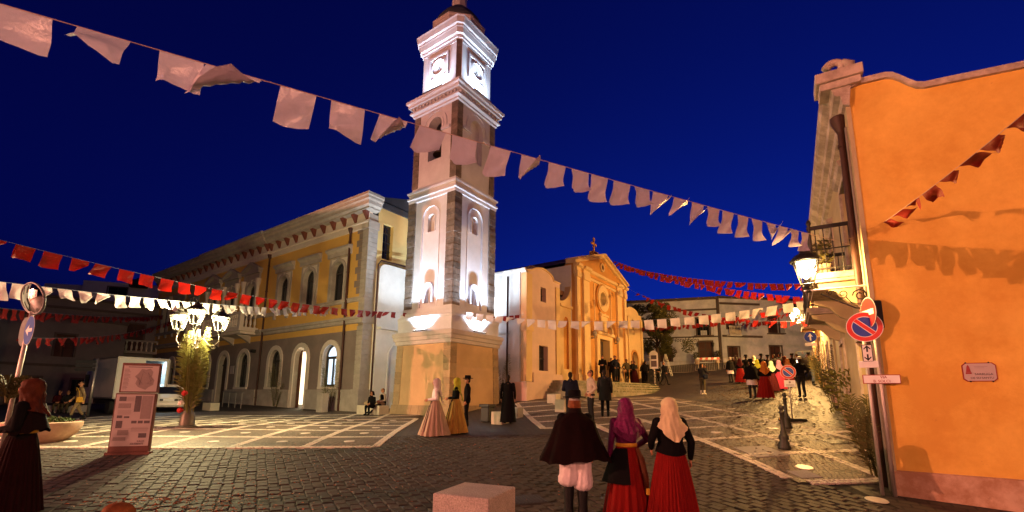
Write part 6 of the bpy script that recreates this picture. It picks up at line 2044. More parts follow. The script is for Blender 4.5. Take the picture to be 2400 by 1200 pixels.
# ================================================================== BARRIERS, BOARDS
pbr = at_y(1660, 872, 41.5)
br = thing('striped_barrier', 'red and white striped road barrier below the hotel', 'barrier', (pbr.x, pbr.y, gz(pbr.x, pbr.y)), R(-14))
for k in range(8):
    x = -.95 + k * .24
    MB().prism([(x, .85), (x + .24, .85), (x + .30, 1.08), (x + .06, 1.08)], -.03, 0).build('stripe', X['sign_red' if k % 2 else 'sign_white'], br)
for x in (-.8, .9):
    MB().tube([(x, 0, -.05), (x, 0, 1.1)], .025, 8).build('leg', X['steel'], br)
crb = MB().tube([(0, 0, .1), (0, 0, 1.05), (2.2, 0, 1.05), (2.2, 0, .1), (0, 0, .1)], .02, 6)
for k in range(1, 15): crb.tube([(k * .147, 0, .1), (k * .147, 0, 1.05)], .008, 4)
for x in (.3, 1.9): crb.tube([(x, -.3, 0), (x, 0, .1), (x, .3, 0)], .018, 5)
cme = crb.mesh('crowd_barrier', X['galvanised'])
for k, lab in enumerate(('steel crowd barrier directly under the striped board', 'steel crowd barrier right of the striped board', 'steel crowd barrier left of the striped board')):
    q_ = Vector((pbr.x - 1.4 + (0, 2.3, -2.3)[k], pbr.y - .6 - (0, .5, -.5)[k], 0))
    o = inst('crowd_barrier', cme, None, (q_.x, q_.y, gz(q_.x, q_.y)), R(-13))
    tag(o, lab, 'barrier', 'crowd barriers below the hotel')
def cpt(x, y): return CW @ Vector((x, y, 0))
p = cpt(17.6, -1.6)
fr = thing('metal_frame', 'thin metal scaffold frame beside the right chapel door', 'scaffold', (p.x, p.y, gz(p.x, p.y) + .0), RZ_CHURCH)
zf = 2.55 - gz(p.x, p.y)
for x in (-.9, -.3, .3, .9):
    MB().tube([(x, 0, -.1), (x, 0, zf + 1.6)], .02, 6).build('upright', X['white_paint'], fr)
for z_ in (.3, .9, 1.5):
    MB().tube([(-.9, 0, zf + z_), (.9, 0, zf + z_)], .018, 6).build('crossbar', X['white_paint'], fr)
p = cpt(19.0, -2.0)
ld = thing('step_ladder', 'white folding ladder standing right of the chapel door', 'ladder', (p.x, p.y, gz(p.x, p.y)), RZ_CHURCH)
for s in (-1, 1):
    MB().tube([(s * .25, -.45, 0), (s * .18, 0, 1.9)], .022, 6).build('rail', X['white_paint'], ld)
    MB().tube([(s * .25, .45, 0), (s * .18, 0, 1.9)], .018, 6).build('strut', X['white_paint'], ld)
for k in range(6):
    t_ = (k + .7) / 6.6
    MB().box(-.25 + .07 * t_, .25 - .07 * t_, -.45 * (1 - t_) - .04, -.45 * (1 - t_) + .04, 1.9 * t_ - .01, 1.9 * t_ + .01).build('tread', X['white_paint'], ld)
p = ground(1529, 896)
cbd = thing('menu_board', 'black chalkboard on the paving right of the church', 'board', p, R(-20))
MB().box(-.28, .28, -.2, -.16, .05, .95).build('panel', X['ink'], cbd)
MB().tube([(-.28, -.2, 0), (-.28, -.15, 1.0)], .02, 6).tube([(.28, -.2, 0), (.28, -.15, 1.0)], .02, 6).tube([(-.28, .25, 0), (-.28, -.15, 1.0)], .02, 6).tube([(.28, .25, 0), (.28, -.15, 1.0)], .02, 6).build('legs', X['wood_dark'], cbd)
p = ground(1534, 893)
p = at_y(1534, 880, 34)
p.z = gz(p.x, p.y)
ttm = thing('sign_totem', 'tall white round topped notice board by the tree', 'notice board', p, R(-22))
hh = at_pole(p, 1534, 822)
MB().tube([(0, 0, -.1), (0, 0, hh - .3)], .05, 8).build('post', X['galvanised'], ttm)
pts = [(-.3, hh - 1.35), (-.3, hh - .3)] + [(-.3 * math.cos(k * .314), hh - .3 + .3 * math.sin(k * .314)) for k in range(1, 10)] + [(.3, hh - .3), (.3, hh - 1.35)]
MB().prism(pts, -.08, -.03).build('board', X['sign_white'], ttm)
MB().box(-.2, .2, -.086, -.081, hh - .65, hh - .35).box(-.2, .2, -.086, -.081, hh - 1.2, hh - .75).build('notice', X['paper_dark'], ttm)

# ================================================================== GARLANDS
def flag_mesh(seed, m, skew, fold=0.0, amp=.10):
    r = random.Random(seed)
    b = MB()
    nx_, nz_ = 9, 8
    ph, ph2 = r.uniform(0, 6), r.uniform(0, 6)
    cut = r.uniform(-.12, .12)
    vs = []
    for j in range(nz_):
        t = j / (nz_ - 1)
        for i in range(nx_):
            s = i / (nx_ - 1)
            x = s + skew * t - .06 * t * math.sin(s * 3.1)
            y = t * (amp * math.sin(s * 5 + ph + t * 2) + amp * .7 * math.sin(t * 6 + ph2 + s * 2)) + .025 * math.sin(s * 14 + ph) * t
            z_ = -t * (1 + cut * s) * (1 - .05 * math.sin(s * 3 + ph))
            if fold:
                d = max(0, s + t * 1.1 - (1.5 - fold))
                z_ += d * .9
                y -= d * .55
                x -= d * .25
            vs.append((x, y, z_))
    b.add(vs, [(j * nx_ + i, j * nx_ + i + 1, (j + 1) * nx_ + i + 1, (j + 1) * nx_ + i) for j in range(nz_ - 1) for i in range(nx_ - 1)])
    return b.mesh('flag', m, True)
FLAGS = {}
def flagset(m):
    if m not in FLAGS:
        FLAGS[m] = [flag_mesh(k * 7 + 3, X[m], sk, fo) for k, (sk, fo) in enumerate(((0, 0), (-.12, 0), (.1, .0), (-.25, .15), (-.05, .35), (-.35, 0), (.05, .1), (-.18, .5), (0.02, 0), (-.3, .3)))]
    return FLAGS[m]
def pix(p):
    x, y, z_ = p.x, p.y, p.z - HC
    d = y * _cp + z_ * _sp
    b_, a_ = (-y * _sp + z_ * _cp) / d, x / d
    return CX + (a_ * _cr + b_ * _sr) * F, CY - (-a_ * _sr + b_ * _cr) * F
def garland(label, A, B, sag, size, gap, m, cordm='cord', t0=0.0, t1=1.0, blow=0.0, swing=.35, spans=None, order=None, hgt=1.0):
    A, B = Vector(A), Vector(B)
    g = thing('bunting', label, 'bunting', A, 0, 'strings of flags over the square')
    def pos(t): return A.lerp(B, t) - Vector((0, 0, sag * 4 * t * (1 - t))) - A
    n = 40
    MB().tube([pos(k / n) for k in range(n + 1)], max(.004, size * .012), 5).build('string', X[cordm], g)
    L_ = (B - A).length
    step = (size + gap) / L_
    t = t0
    fl = flagset(m)
    k = 0
    tq = None
    if spans:
        fr_ = [(i / 4000, pos(i / 4000) + A) for i in range(4001)]
        tab = [(pix(w_)[0], i) for i, w_ in fr_ if w_.y > 1.0]
        def tof(px): return min(tab, key=lambda e_: abs(e_[0] - px))[1]
        tq = [(tof(a_), tof(b_)) for a_, b_ in spans]
        edge = min(a_ for a_, _ in tq)
        t = 0.01
        while t + size / L_ < edge - gap / L_:
            tq.append((t, t + size / L_))
            t += step
    while (k < len(tq)) if tq else (t + size / L_ < t1):
        p, q_ = (pos(tq[k][0]), pos(tq[k][1])) if tq else (pos(t), pos(t + size / L_))
        d = (q_ - p)
        sc_ = d.length
        d.normalize()
        up = Vector((0, 0, 1))
        yv = up.cross(d).normalized()
        zv = d.cross(yv)
        zv = (zv + up * .8).normalized()
        yv = zv.cross(d).normalized()
        M_ = Matrix((d, yv, zv)).transposed().to_4x4()
        sw_ = rnd.gauss(blow, swing)
        M_ = Matrix.Translation(p) @ M_ @ Matrix.Rotation(sw_, 4, 'X') @ Matrix.Diagonal((sc_, size, size * rnd.uniform(.85, 1.08) * hgt, 1))
        vi = order[k] if order and k < len(order) else rnd.choice((0, 0, 0, 1, 1, 2, 6, 6, 8, 8, 8, 5, 3, 4))
        o = inst('flag', fl[vi], g)
        o.matrix_local = M_
        t += step * rnd.uniform(.92, 1.08)
        k += 1
    return g
TM = Matrix.Translation(TC) @ Matrix.Rotation(RZ_HALL, 4, 'Z')
def tpt(x, y, z_): return TM @ Vector((x, y, zt(z_)))
wA, wB = at_y(0, -14, 3.3), rpt(1.35, .0, at_y(2000, 578, 9.2).z)
ext = (wA - wB).normalized()
lampA = wA + ext * 6.2

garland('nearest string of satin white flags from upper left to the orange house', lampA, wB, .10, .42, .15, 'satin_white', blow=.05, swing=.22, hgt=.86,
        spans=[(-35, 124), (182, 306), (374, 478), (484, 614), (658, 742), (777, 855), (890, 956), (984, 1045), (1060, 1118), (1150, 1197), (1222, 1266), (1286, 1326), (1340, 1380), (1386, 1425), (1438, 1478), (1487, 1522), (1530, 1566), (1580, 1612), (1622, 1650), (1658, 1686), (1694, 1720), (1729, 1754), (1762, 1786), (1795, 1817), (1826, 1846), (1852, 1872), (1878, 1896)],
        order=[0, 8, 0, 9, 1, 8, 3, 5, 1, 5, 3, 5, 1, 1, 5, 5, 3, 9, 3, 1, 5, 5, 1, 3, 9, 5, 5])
garland('string of white flags from the left edge to the town hall', at_y(-160, 640, 9.0), HMw @ Vector((2.6, .1, at_y(795, 722, 27.3).z - HC0.z)), .25, .36, .15, 'cloth_white', 'cord_blue', blow=-.15, swing=.22)
garland('string of red flags from upper left to the bell tower', at_y(-220, 505, 8.6), tpt(1.9, 1.9, 5.95), .45, .36, .16, 'cloth_red', 'cord_blue', blow=.1, swing=.35)
garland('short string of red flags from the bell tower to the church wall', tpt(1.6, 1.86, 5.9), CW @ Vector((-.1, .05, at_y(1226, 737, 25).z - CC.z)), .2, .26, .08, 'cloth_red', 'cord_blue', blow=.3, swing=.4)
garland('string of white flags from the bell tower across the church to the street', tpt(-1.85, 1.2, 5.75), rpt(11.2, .0, 5.6), .75, .38, .15, 'cloth_white', 'cord_blue', t0=.02, t1=.97, blow=.1, swing=.35)
garland('upper string of red flags from the church gable to the street house', CW @ Vector((10.4, -.5, z(11.7))), rpt(13.5, 0, 6.6), .5, .34, .07, 'cloth_red', 'cord_blue', t0=.07, blow=.2)
garland('second string of red flags from the church gable to the street', CW @ Vector((10.2, -.5, z(11.9))), rpt(11.8, 0, 5.6), .5, .34, .10, 'cloth_red', 'cord_blue', t0=.07, t1=.98, blow=.2)
garland('slack string of red flags from the church eaves down to the lanterns', CW @ Vector((13.9, -.5, z(10.4))), rpt(16.5, 0, 5.4), .9, .34, .22, 'cloth_red', 'cord_blue', t0=.1, blow=.3, swing=.5)
garland('level string of red flags from the right chapel across the hotel front', CW @ Vector((18.8, -.1, z(7.7))), rpt(20.5, 0, 7.1), .35, .34, .13, 'cloth_red', 'cord_blue', blow=0, swing=.3)
garland('farthest string of red flags along the townhouse front', Vector((22.2, 43, 8.6)), rpt(27.5, 0, 8.3), .4, .36, .13, 'cloth_red', 'cord_blue', swing=.3)
garland('red flags blown along their string above the orange gable', rpt(1.0, .0, at_y(2008, 560, 8.8).z), at_y(2700, 10, 3.4), .1, .34, .10, 'cloth_red', 'cord', blow=1.35, swing=.25, hgt=.62)
garland('dim string of red flags before the balcony house', at_y(-60, 715, 16), HMw @ Vector((30.5, .2, at_y(415, 735, 42.5).z - HC0.z)), .3, .42, .26, 'cloth_red', 'cord_blue', swing=.3)
garland('dim sagging string of red flags low before the balcony house', at_y(70, 792, 17), HMw @ Vector((28.0, .2, at_y(440, 745, 41).z - HC0.z)), .5, .38, .3, 'cloth_red', 'cord_blue', swing=.4)
# ================================================================== PEOPLE
def body_mesh(name, pose='stand', vox=.016, hands=False, bulk=1.0, longhair=False, bald=False):
    """one continuous body; slots: 0 skin, 1 top, 2 legs, 3 shoes, 4 hair"""
    b = MB()
    J = {s: dict(sh=(.185 * s, .0, 1.40), el=(.25 * s, .03, 1.13), wr=(.255 * s, -.05, .89), hip=(.088 * s, 0, .93), kn=(.10 * s, -.02, .50), an=(.105 * s, .025, .09)) for s in (-1, 1)}
    lean, dz = 0.0, 0.0
    if pose == 'walk':
        J[1].update(kn=(.10, -.17, .53), an=(.10, -.26, .11), el=(.25, .10, 1.14), wr=(.25, .10, .90))
        J[-1].update(kn=(-.10, .05, .50), an=(-.10, .30, .13), el=(-.25, -.02, 1.13), wr=(-.24, -.20, .94))
    elif pose == 'fold':
        for s in (-1, 1): J[s].update(el=(.26 * s, .0, 1.13), wr=(.10 * s, -.24, 1.10))
    elif pose == 'camera':
        for s in (-1, 1): J[s].update(el=(.27 * s, -.16, 1.20), wr=(.08 * s, -.24, 1.50))
    elif pose == 'pocket':
        for s in (-1, 1): J[s].update(el=(.30 * s, .07, 1.14), wr=(.20 * s, -.08, .97))
    elif pose == 'hip':
        for s in (-1, 1): J[s].update(el=(.34 * s, .06, 1.16), wr=(.22 * s, -.02, .98))
    elif pose == 'link':
        J[-1].update(el=(-.33, .04, 1.15), wr=(-.20, -.12, 1.02))
    elif pose == 'link2':
        J[1].update(el=(.31, .05, 1.15), wr=(.25, -.12, 1.02))
        J[-1].update(el=(-.30, .05, 1.13), wr=(-.31, -.03, .87))
    elif pose == 'sit':
        dz, lean = -.44, .18
        for s in (-1, 1): J[s].update(hip=(.09 * s, 0, .50), kn=(.11 * s, -.43, .49), an=(.11 * s, -.40, .09), el=(.25 * s, -.06, 1.12), wr=(.07 * s, -.28, 1.08))
    elif pose == 'recline':
        dz, lean = -.44, .10
        for s in (-1, 1): J[s].update(hip=(.09 * s, 0, .50), kn=(.11 * s, -.42, .40), an=(.12 * s, -.80, .10), el=(.25 * s, -.06, 1.12), wr=(.07 * s, -.28, 1.08))
    def U(p):
        x, y, z_ = p
        return (x, y - lean * (z_ - .95), z_ + dz)
    def loft(rings, mi, n=18):
        vs, fs = [], []
        for (y, z_, rx, ry) in rings:
            c_ = U((0, y, z_))
            for k in range(n):
                a = 2 * math.pi * k / n
                vs.append((c_[0] + rx * math.cos(a), c_[1] + ry * math.sin(a), c_[2]))
        for j in range(len(rings) - 1):
            for k in range(n): fs.append((j * n + k, j * n + (k + 1) % n, (j + 1) * n + (k + 1) % n, (j + 1) * n + k))
        fs += [list(range(n - 1, -1, -1)), [(len(rings) - 1) * n + k for k in range(n)]]
        b.add(vs, fs, mi)
    B = bulk
    loft([(0, .86, .165 * B, .115 * B), (.01, .96, .175 * B, .125 * B), (0, 1.08, .158 * B, .115 * B), (0, 1.22, .178 * B, .122 * B), (.01, 1.34, .19 * B, .12 * B), (.01, 1.41, .165, .10), (.01, 1.46, .10, .075), (.005, 1.50, .065, .065)], 1)
    c_ = U((0, .0, .93))
    b.ell(c_ if dz else (0, 0, .90), (.165, .125, .12), mi=2)
    b.tube([U((0, .012, 1.44)), U((0, .0, 1.58))], [.060, .052], 12, 0)
    b.ell(U((0, -.008, 1.640)), (.075, .094, .112), 18, 12, 0)
    b.ell(U((0, -.035, 1.585)), (.056, .066, .055), 14, 9, 0)
    b.ell(U((0, -.108, 1.628)), (.014, .022, .026), 8, 6, 0)
    b.ell(U((0, -.098, 1.588)), (.024, .012, .009), 8, 6, 0)
    for s in (-1, 1):
        b.ell(U((.077 * s, .005, 1.632)), (.013, .024, .032), 8, 6, 0)
        b.ell(U((.030 * s, -.088, 1.650)), (.013, .012, .009), 8, 6, 4)
        b.ell(U((.030 * s, -.092, 1.668)), (.020, .010, .006), 8, 6, 4)
    if not bald:
        b.ell(U((0, .016, 1.675)), (.084, .096, .086), 18, 12, 4)
        b.ell(U((0, .045, 1.615)), (.072, .062, .075), 14, 9, 4)
        if longhair: b.ell(U((0, .06, 1.52)), (.095, .055, .16), 14, 9, 4)
    for s in (-1, 1):
        q_ = J[s]
        sh, el, wr = U(q_['sh']), U(q_['el']), U(q_['wr'])
        b.tube([sh, Vector(sh).lerp(Vector(el), .5), el], [.070 * B, .060 * B, .050 * B], 12, 1)
        b.ell(sh, (.075 * B, .07 * B, .075 * B), 12, 8, 1)
        b.ell(el, (.050 * B,) * 3, 10, 7, 1)
        b.tube([el, Vector(el).lerp(Vector(wr), .6), wr], [.050 * B, .045 * B, .037], 12, 1)
        d = (Vector(wr) - Vector(el)).normalized()
        hp = Vector(wr) + d * .055
        rot = d.to_track_quat('Z', 'Y').to_matrix()
        b.ell(hp, (.022 if not hands else .020, .042, .058), 12, 8, 0, rot)
        side = rot @ Vector((0, 1, 0))
        nrm = rot @ Vector((1, 0, 0))
        for k, ln in enumerate((.070, .080, .075, .058)):
            o = hp + d * .035 + side * ((k - 1.5) * .021)
            cu = nrm * (-.020 * s)
            b.tube([o, o + d * ln * .5 + cu * .3, o + d * ln * .85 + cu * 1.2], [.011, .0105, .009], 8, 0)
        o = hp - d * .02 + side * -.036
        b.tube([o, o + d * .035 - side * .022, o + d * .068 - side * .026], [.013, .0115, .0095], 8, 0)
        hip, kn, an = q_['hip'], q_['kn'], q_['an']
        b.tube([hip, Vector(hip).lerp(Vector(kn), .5), kn], [.100, .085, .066], 14, 2)
        b.ell(kn, (.066, .068, .066), 10, 7, 2)
        b.tube([kn, Vector(kn).lerp(Vector(an), .35), an], [.065, .062, .050], 14, 2)
        b.ell((an[0], an[1] - .065, an[2] - .045), (.046, .125, .046), 14, 8, 3)
        b.ell((an[0], an[1], an[2] - .02), (.05, .055, .065), 12, 8, 3)
    src = b.mesh(name + '_src', None)
    tmp = bpy.data.objects.new('tmp', src)
    col.objects.link(tmp)
    rm = tmp.modifiers.new('remesh', 'REMESH')
    rm.mode = 'VOXEL'
    rm.voxel_size = vox
    rm.use_smooth_shade = True
    sm = tmp.modifiers.new('smooth', 'SMOOTH')
    sm.factor = .5
    sm.iterations = 2
    dg = bpy.context.evaluated_depsgraph_get()
    me = bpy.data.meshes.new_from_object(tmp.evaluated_get(dg))
    me.name = name
    kd = kdtree.KDTree(len(b.v))
    vm = [0] * len(b.v)
    for f, m in zip(b.f, b.m):
        for i in f: vm[i] = m
    for i, v in enumerate(b.v): kd.insert(v, i)
    kd.balance()
    me.materials.clear()
    for k in range(5): me.materials.append(X['skin'])
    mi = [vm[kd.find(p.center)[1]] for p in me.polygons]
    me.polygons.foreach_set('material_index', mi)
    me.polygons.foreach_set('use_smooth', [True] * len(mi))
    bpy.data.objects.remove(tmp)
    bpy.data.meshes.remove(src)
    return me
BODY = {}
# the remesh is done in a scratch scene state: hide nothing, the bodies are cached and shared
def get_body(pose, vox=.018, **k):
    key = (pose, vox, tuple(sorted(k.items())))
    if key not in BODY: BODY[key] = body_mesh('body_' + pose, pose, vox, **k)
    return BODY[key]
def shell(rings, n=28, fn=None, arc=None, closed_top=False):
    """rings: (z, rx, ry, yc); fn(k_angle, j, x, y, z) may move a point; arc=(a0,a1) leaves the rest open"""
    b = MB()
    vs, fs = [], []
    m = n if arc is None else n + 1
    for j, (z_, rx, ry, yc) in enumerate(rings):
        for k in range(m):
            a = 2 * math.pi * k / n if arc is None else arc[0] + (arc[1] - arc[0]) * k / n
            x, y, zz = rx * math.sin(a), yc - ry * math.cos(a), z_
            if fn: x, y, zz = fn(a, j, x, y, zz)
            vs.append((x, y, zz))
    for j in range(len(rings) - 1):
        for k in range(n if arc is None else n):
            k2 = (k + 1) % m if arc is None else k + 1
            fs.append((j * m + k, j * m + k2, (j + 1) * m + k2, (j + 1) * m + k))
    if closed_top: fs.append(list(range(m)))
    return b.add(vs, fs)
def pleats(n, amp, z0, z1):
    def f(a, j, x, y, z_):
        t = max(0.0, (z0 - z_) / max(z0 - z1, 1e-3))
        r = 1 + amp * t ** .5 * (.5 * math.sin(n * a) + .35 * math.sin(n * 1.7 * a + 1.3) * .6)
        return x * r, y * r, z_
    return f
def skirt(par, m, hem=.36, waist=1.05, bottom=.03, n=26, amp=.10, name='skirt', deep=.9):
    rings = []
    for k in range(9):
        t = k / 8
        r = .155 + (hem - .155) * (t ** .75)
        rings.append((waist + (bottom - waist) * t, r, r * (.8 + (deep - .8) * t), .0))
    pf = pleats(n, amp, waist, bottom)
    ph = rnd.uniform(0, 6)
    def sf(a, j, x, y, zz):
        x, y, zz = pf(a, j, x, y, zz)
        t = max(0, (waist - zz) / (waist - bottom))
        r_ = 1 + t * (.035 * math.sin(2 * a + ph) + .025 * math.sin(5 * a + 2 * ph))
        return x * r_ + .015 * t * t, y * r_, zz + .012 * t * math.sin(3 * a + ph)
    b = shell(rings, max(120, n * 7) if amp > .05 else 48, sf)
    return b.build(name, X[m], par, smooth=True)
def apron(par, m, hem=.37, a0=-.9, a1=.9, waist=1.03, bottom=.2):
    rings = []
    for k in range(7):
        t = k / 6
        r = .165 + (hem - .155) * (t ** .75)
        rings.append((waist + (bottom - waist) * t, r, r * (.82 + .1 * t), .0))
    return shell(rings, 20, None, (a0, a1)).build('apron', X[m], par, smooth=True)
def headscarf(par, m, back=1.22, side=1.40, face=True, wide=.2, tilt=0.0):
    ph = rnd.uniform(0, 6)
    rings = [(1.785, .015, .02, .02), (1.775, .055, .065, .022), (1.75, .085, .105, .018), (1.715, .103, .126, .014), (1.68, .112, .134, .012), (1.64, .117, .137, .012), (1.60, .119, .135, .016), (1.56, .120, .130, .022), (1.52, .126, .122, .028), (1.48, .140, .12, .032), (1.44, .168, .13, .034), (1.40, wide, .15, .036), (1.36, wide + .03, .17, .04)]
    nr = len(rings)
    def f(a, j, x, y, z_):
        back_ = max(0, -math.cos(a))
        if j >= nr - 3:
            t = (j - (nr - 4)) / 3
            z_ = z_ - (1.36 - back) * t * back_ ** 2
            x *= 1 - .55 * back_ ** 6 * t
            y += .02 * t * back_
        u_ = j / nr
        w = .010 * u_ * math.sin(7 * a + j * .9 + ph) + .007 * math.sin(13 * a - j * 1.3 + ph) * u_ + .004 * math.sin(23 * a + j * 2.1)
        w += .006 * math.sin(j * 1.9 + 3 * a + ph)
        r_ = 1 + w / .12
        return x * r_, .02 + (y - .02) * r_, z_ + .006 * math.sin(5 * a + ph) * u_
    arc = None if not face else (.62, 2 * math.pi - .62)
    b = shell(rings, 72, f, arc, True)
    return b.build('headscarf', X[m], par, smooth=True)
def cape(par, m, hem=.50, z0=1.47, z1=.84, arc=(.35, 2 * math.pi - .35), deep=.30, folds=9, name='cape', amp=.06):
    rings = [(z0 + .07, .075, .08, .01), (z0 + .03, .085, .09, .01), (z0 - .02, .17, .125, .01), (z0 - .06, .235, .15, .01)]
    sh_ = min(.30, hem * .62)
    for k in range(0, 10):
        t = k / 9
        rings.append((z0 - .12 + (z1 - z0 + .12) * t, sh_ + (hem - sh_) * t ** 1.25, .17 + (deep - .17) * t, .01))
    pf = pleats(folds, amp, z0, z1)
    ph = rnd.uniform(0, 6)
    def ff(a, j, x, y, zz):
        x, y, zz = pf(a, j, x, y, zz)
        t = max(0, (z0 - zz) / (z0 - z1))
        return x * (1 + .03 * t * math.sin(3 * a + ph)), y * (1 + .05 * t * math.sin(2 * a + ph)), zz + .03 * t * t * math.sin(2.5 * a + ph) + .012 * t * math.sin(11 * a + ph)
    return shell(rings, 110, ff, arc).build(name, X[m], par, smooth=True)
def coat(par, m, z0=1.10, z1=.55, r0=.185, r1=.22):
    rings = [(z0 + (z1 - z0) * k / 5, r0 + (r1 - r0) * k / 5, (r0 + (r1 - r0) * k / 5) * .78, 0) for k in range(6)]
    return shell(rings, 40, pleats(7, .05, z0, z1)).build('coat_skirt', X[m], par, smooth=True)
def hat(par, m, kind='brim', band=None):
    b = MB()
    if kind == 'brim':
        b.lathe([(.17, 1.70), (.175, 1.715), (.10, 1.725), (.098, 1.79), (.09, 1.815), (0, 1.82)], 22, (0, .01, 0), sy=1.1)
    elif kind == 'cap':
        b.lathe([(.096, 1.675), (.10, 1.72), (.085, 1.765), (.03, 1.785), (0, 1.787)], 20, (0, .012, 0), sy=1.12)
        b.box(-.06, .06, -.165, -.08, 1.682, 1.694, c=.004)
    else:
        b.lathe([(.09, 1.67), (.105, 1.72), (.12, 1.77), (.09, 1.80), (0, 1.805)], 20, (0, .02, 0), sy=1.1)
    o = b.build('hat', X[m], par, smooth=True, auto=50)
    if band: MB().lathe([(.1, 1.69), (.103, 1.73)], 20, (0, .012, 0), sy=1.1).build('hat_band', X[band], par, smooth=True)
    return o
def bag(par, m, side=1, z_=.95):
    b = MB().box(side * .22 - .05, side * .22 + .05, -.16, .14, z_ - .14, z_ + .10, c=.025)
    o = b.build('bag', X[m], par)
    pts = []
    for k in range(13):
        t = k / 12 * math.pi
        pts.append((side * .2 * math.cos(t), -.05 + -.10 * math.sin(t), z_ + .1 + (1.47 - z_ - .1) * math.sin(t) ** .6))
    MB().tube(pts, .012, 6).build('strap', X[m], o)
    return o
PG = 'people in the square'
def person(label, pos, H, face, pose, top, legs, shoes='boot_black', hair='hair_dark', skin='skin', vox=.018, group=None, z_off=0, **k):
    p = Vector(pos)
    t = thing('person', label, 'person', p + Vector((0, 0, z_off)), R(face), group or PG)
    t.scale = (H / 1.75,) * 3
    me = get_body(pose, vox, **k)
    o = inst('body', me, t)
    for i, m in enumerate((skin, top, legs, shoes, hair)):
        o.material_slots[i].link = 'OBJECT'
        o.material_slots[i].material = X[m]
    return t
def gp(px, py): return ground(px, py)
# ---- the three in the foreground, seen from behind
A = person('man in dark cape, black hat and white baggy breeches, back turned', gp(1350, 1214), 1.70, 178, 'stand', 'black_wool', 'linen_white', 'boot_black', 'hair_grey', vox=.010, bulk=1.08, hands=True)
cape(A, 'cape_wool', .53, 1.47, .80, deep=.33, folds=8, amp=.07)
MB().lathe([(.10, 1.44), (.105, 1.50), (.095, 1.565), (.08, 1.57)], 20, (0, .01, 0)).build('collar', X['black_velvet'], A, smooth=True)
shell([(1.66, .088, .105, .012), (1.62, .092, .11, .015), (1.575, .098, .112, .02), (1.55, .09, .10, .02)], 40, pleats(9, .10, 1.66, 1.5)).build('kerchief', X['scarf_rust'], A, smooth=True)
hat(A, 'black_wool', 'brim')
for s in (-1, 1):
    dq = .03 * s
    rings = [(.92, .13, .13, 0), (.80, .128, .135, .0), (.70, .125, .135, .0), (.60, .13, .14, 0), (.53 + dq, .145, .15, 0), (.47 + dq, .14, .145, 0), (.43 + dq, .105, .11, 0), (.41 + dq, .07, .075, .005)]
    def bf(a, j, x, y, zz, s=s):
        r_ = 1 + (.05 * math.sin(9 * a + j * .8 + s) + .05 * math.sin(4 * a - j * 1.1 + 2 * s) + .03 * math.sin(17 * a + j)) * min(1, j / 3)
        return x * r_, y * r_, zz
    br_ = shell(rings, 64, bf)
    br_.v = [(v[0] + .105 * s, v[1], v[2]) for v in br_.v]
    br_.build('breeches', X['linen_white'], A, smooth=True)
    gt = shell([(.47, .075, .08, .0), (.35, .078, .085, .01), (.2, .066, .07, .02), (.07, .075, .085, .02)], 20)
    gt.v = [(v[0] + .10 * s, v[1], v[2]) for v in gt.v]
    gt.build('gaiter', X['boot_black'], A, smooth=True)
Bw = person('woman in purple patterned headscarf and red skirt with black apron, back turned', gp(1473, 1210), 1.62, 186, 'link', 'velvet_purple', 'skirt_red', vox=.010, hands=True)
skirt(Bw, 'skirt_red', .36, 1.06, .02, 18, .10)
apron(Bw, 'black_wool', .38, 1.35, 2.95, 1.02, .52)
headscarf(Bw, 'scarf_purple', 1.22, 1.42, wide=.19)
fg = MB()
for k in range(70):
    a = 1.2 + (2 * math.pi - 2.4) * k / 69
    bk_ = max(0, -math.cos(a))
    x_, y_ = (.225 - .08 * bk_ ** 6) * math.sin(a), .04 - .19 * math.cos(a)
    z0 = 1.365 - .14 * bk_ ** 2
    fg.tube([(x_, y_, z0), (x_ * 1.03, y_ * 1.04, z0 - .05), (x_ * 1.02, y_ * 1.05, z0 - .10)], .0035, 4)
o = fg.build('fringe', X['scarf_purple'], Bw)
o['kind'] = 'stuff'
MB().lathe([(.168, 1.035), (.172, 1.06), (.166, 1.09)], 40, (0, .0, 0), sy=.82).build('belt', X['gold'], Bw, smooth=True)
rb = MB().tube([(-.12, .14, 1.03), (-.17, .2, .85), (-.2, .25, .6), (-.21, .27, .42)], [.02, .03, .03, .02], 6, sq=(1.6, .3))
rb.build('sash', X['scarf_brown'], Bw, smooth=True)
MB().box(-.24, -.19, .25, .29, .36, .46, c=.01).build('tassel', X['gold'], Bw)
Cw = person('woman in white headscarf, black jacket and pleated red skirt, back turned', gp(1580, 1222), 1.64, 184, 'link2', 'black_wool', 'skirt_red', vox=.010, bulk=1.14, hands=True)
skirt(Cw, 'skirt_red', .385, 1.10, .02, 44, .085)
shell([(1.22, .178, .128, 0), (1.12, .185, .145, 0), (1.04, .21, .175, .0), (.985, .23, .195, .0)], 48, lambda a, j, x, y, z_: (x, y, z_ - (.05 * max(0, -math.cos(a)) ** 2 if j == 3 else 0))).build('peplum', X['black_wool'], Cw, smooth=True)
headscarf(Cw, 'scarf_white', 1.13, 1.40, wide=.19)
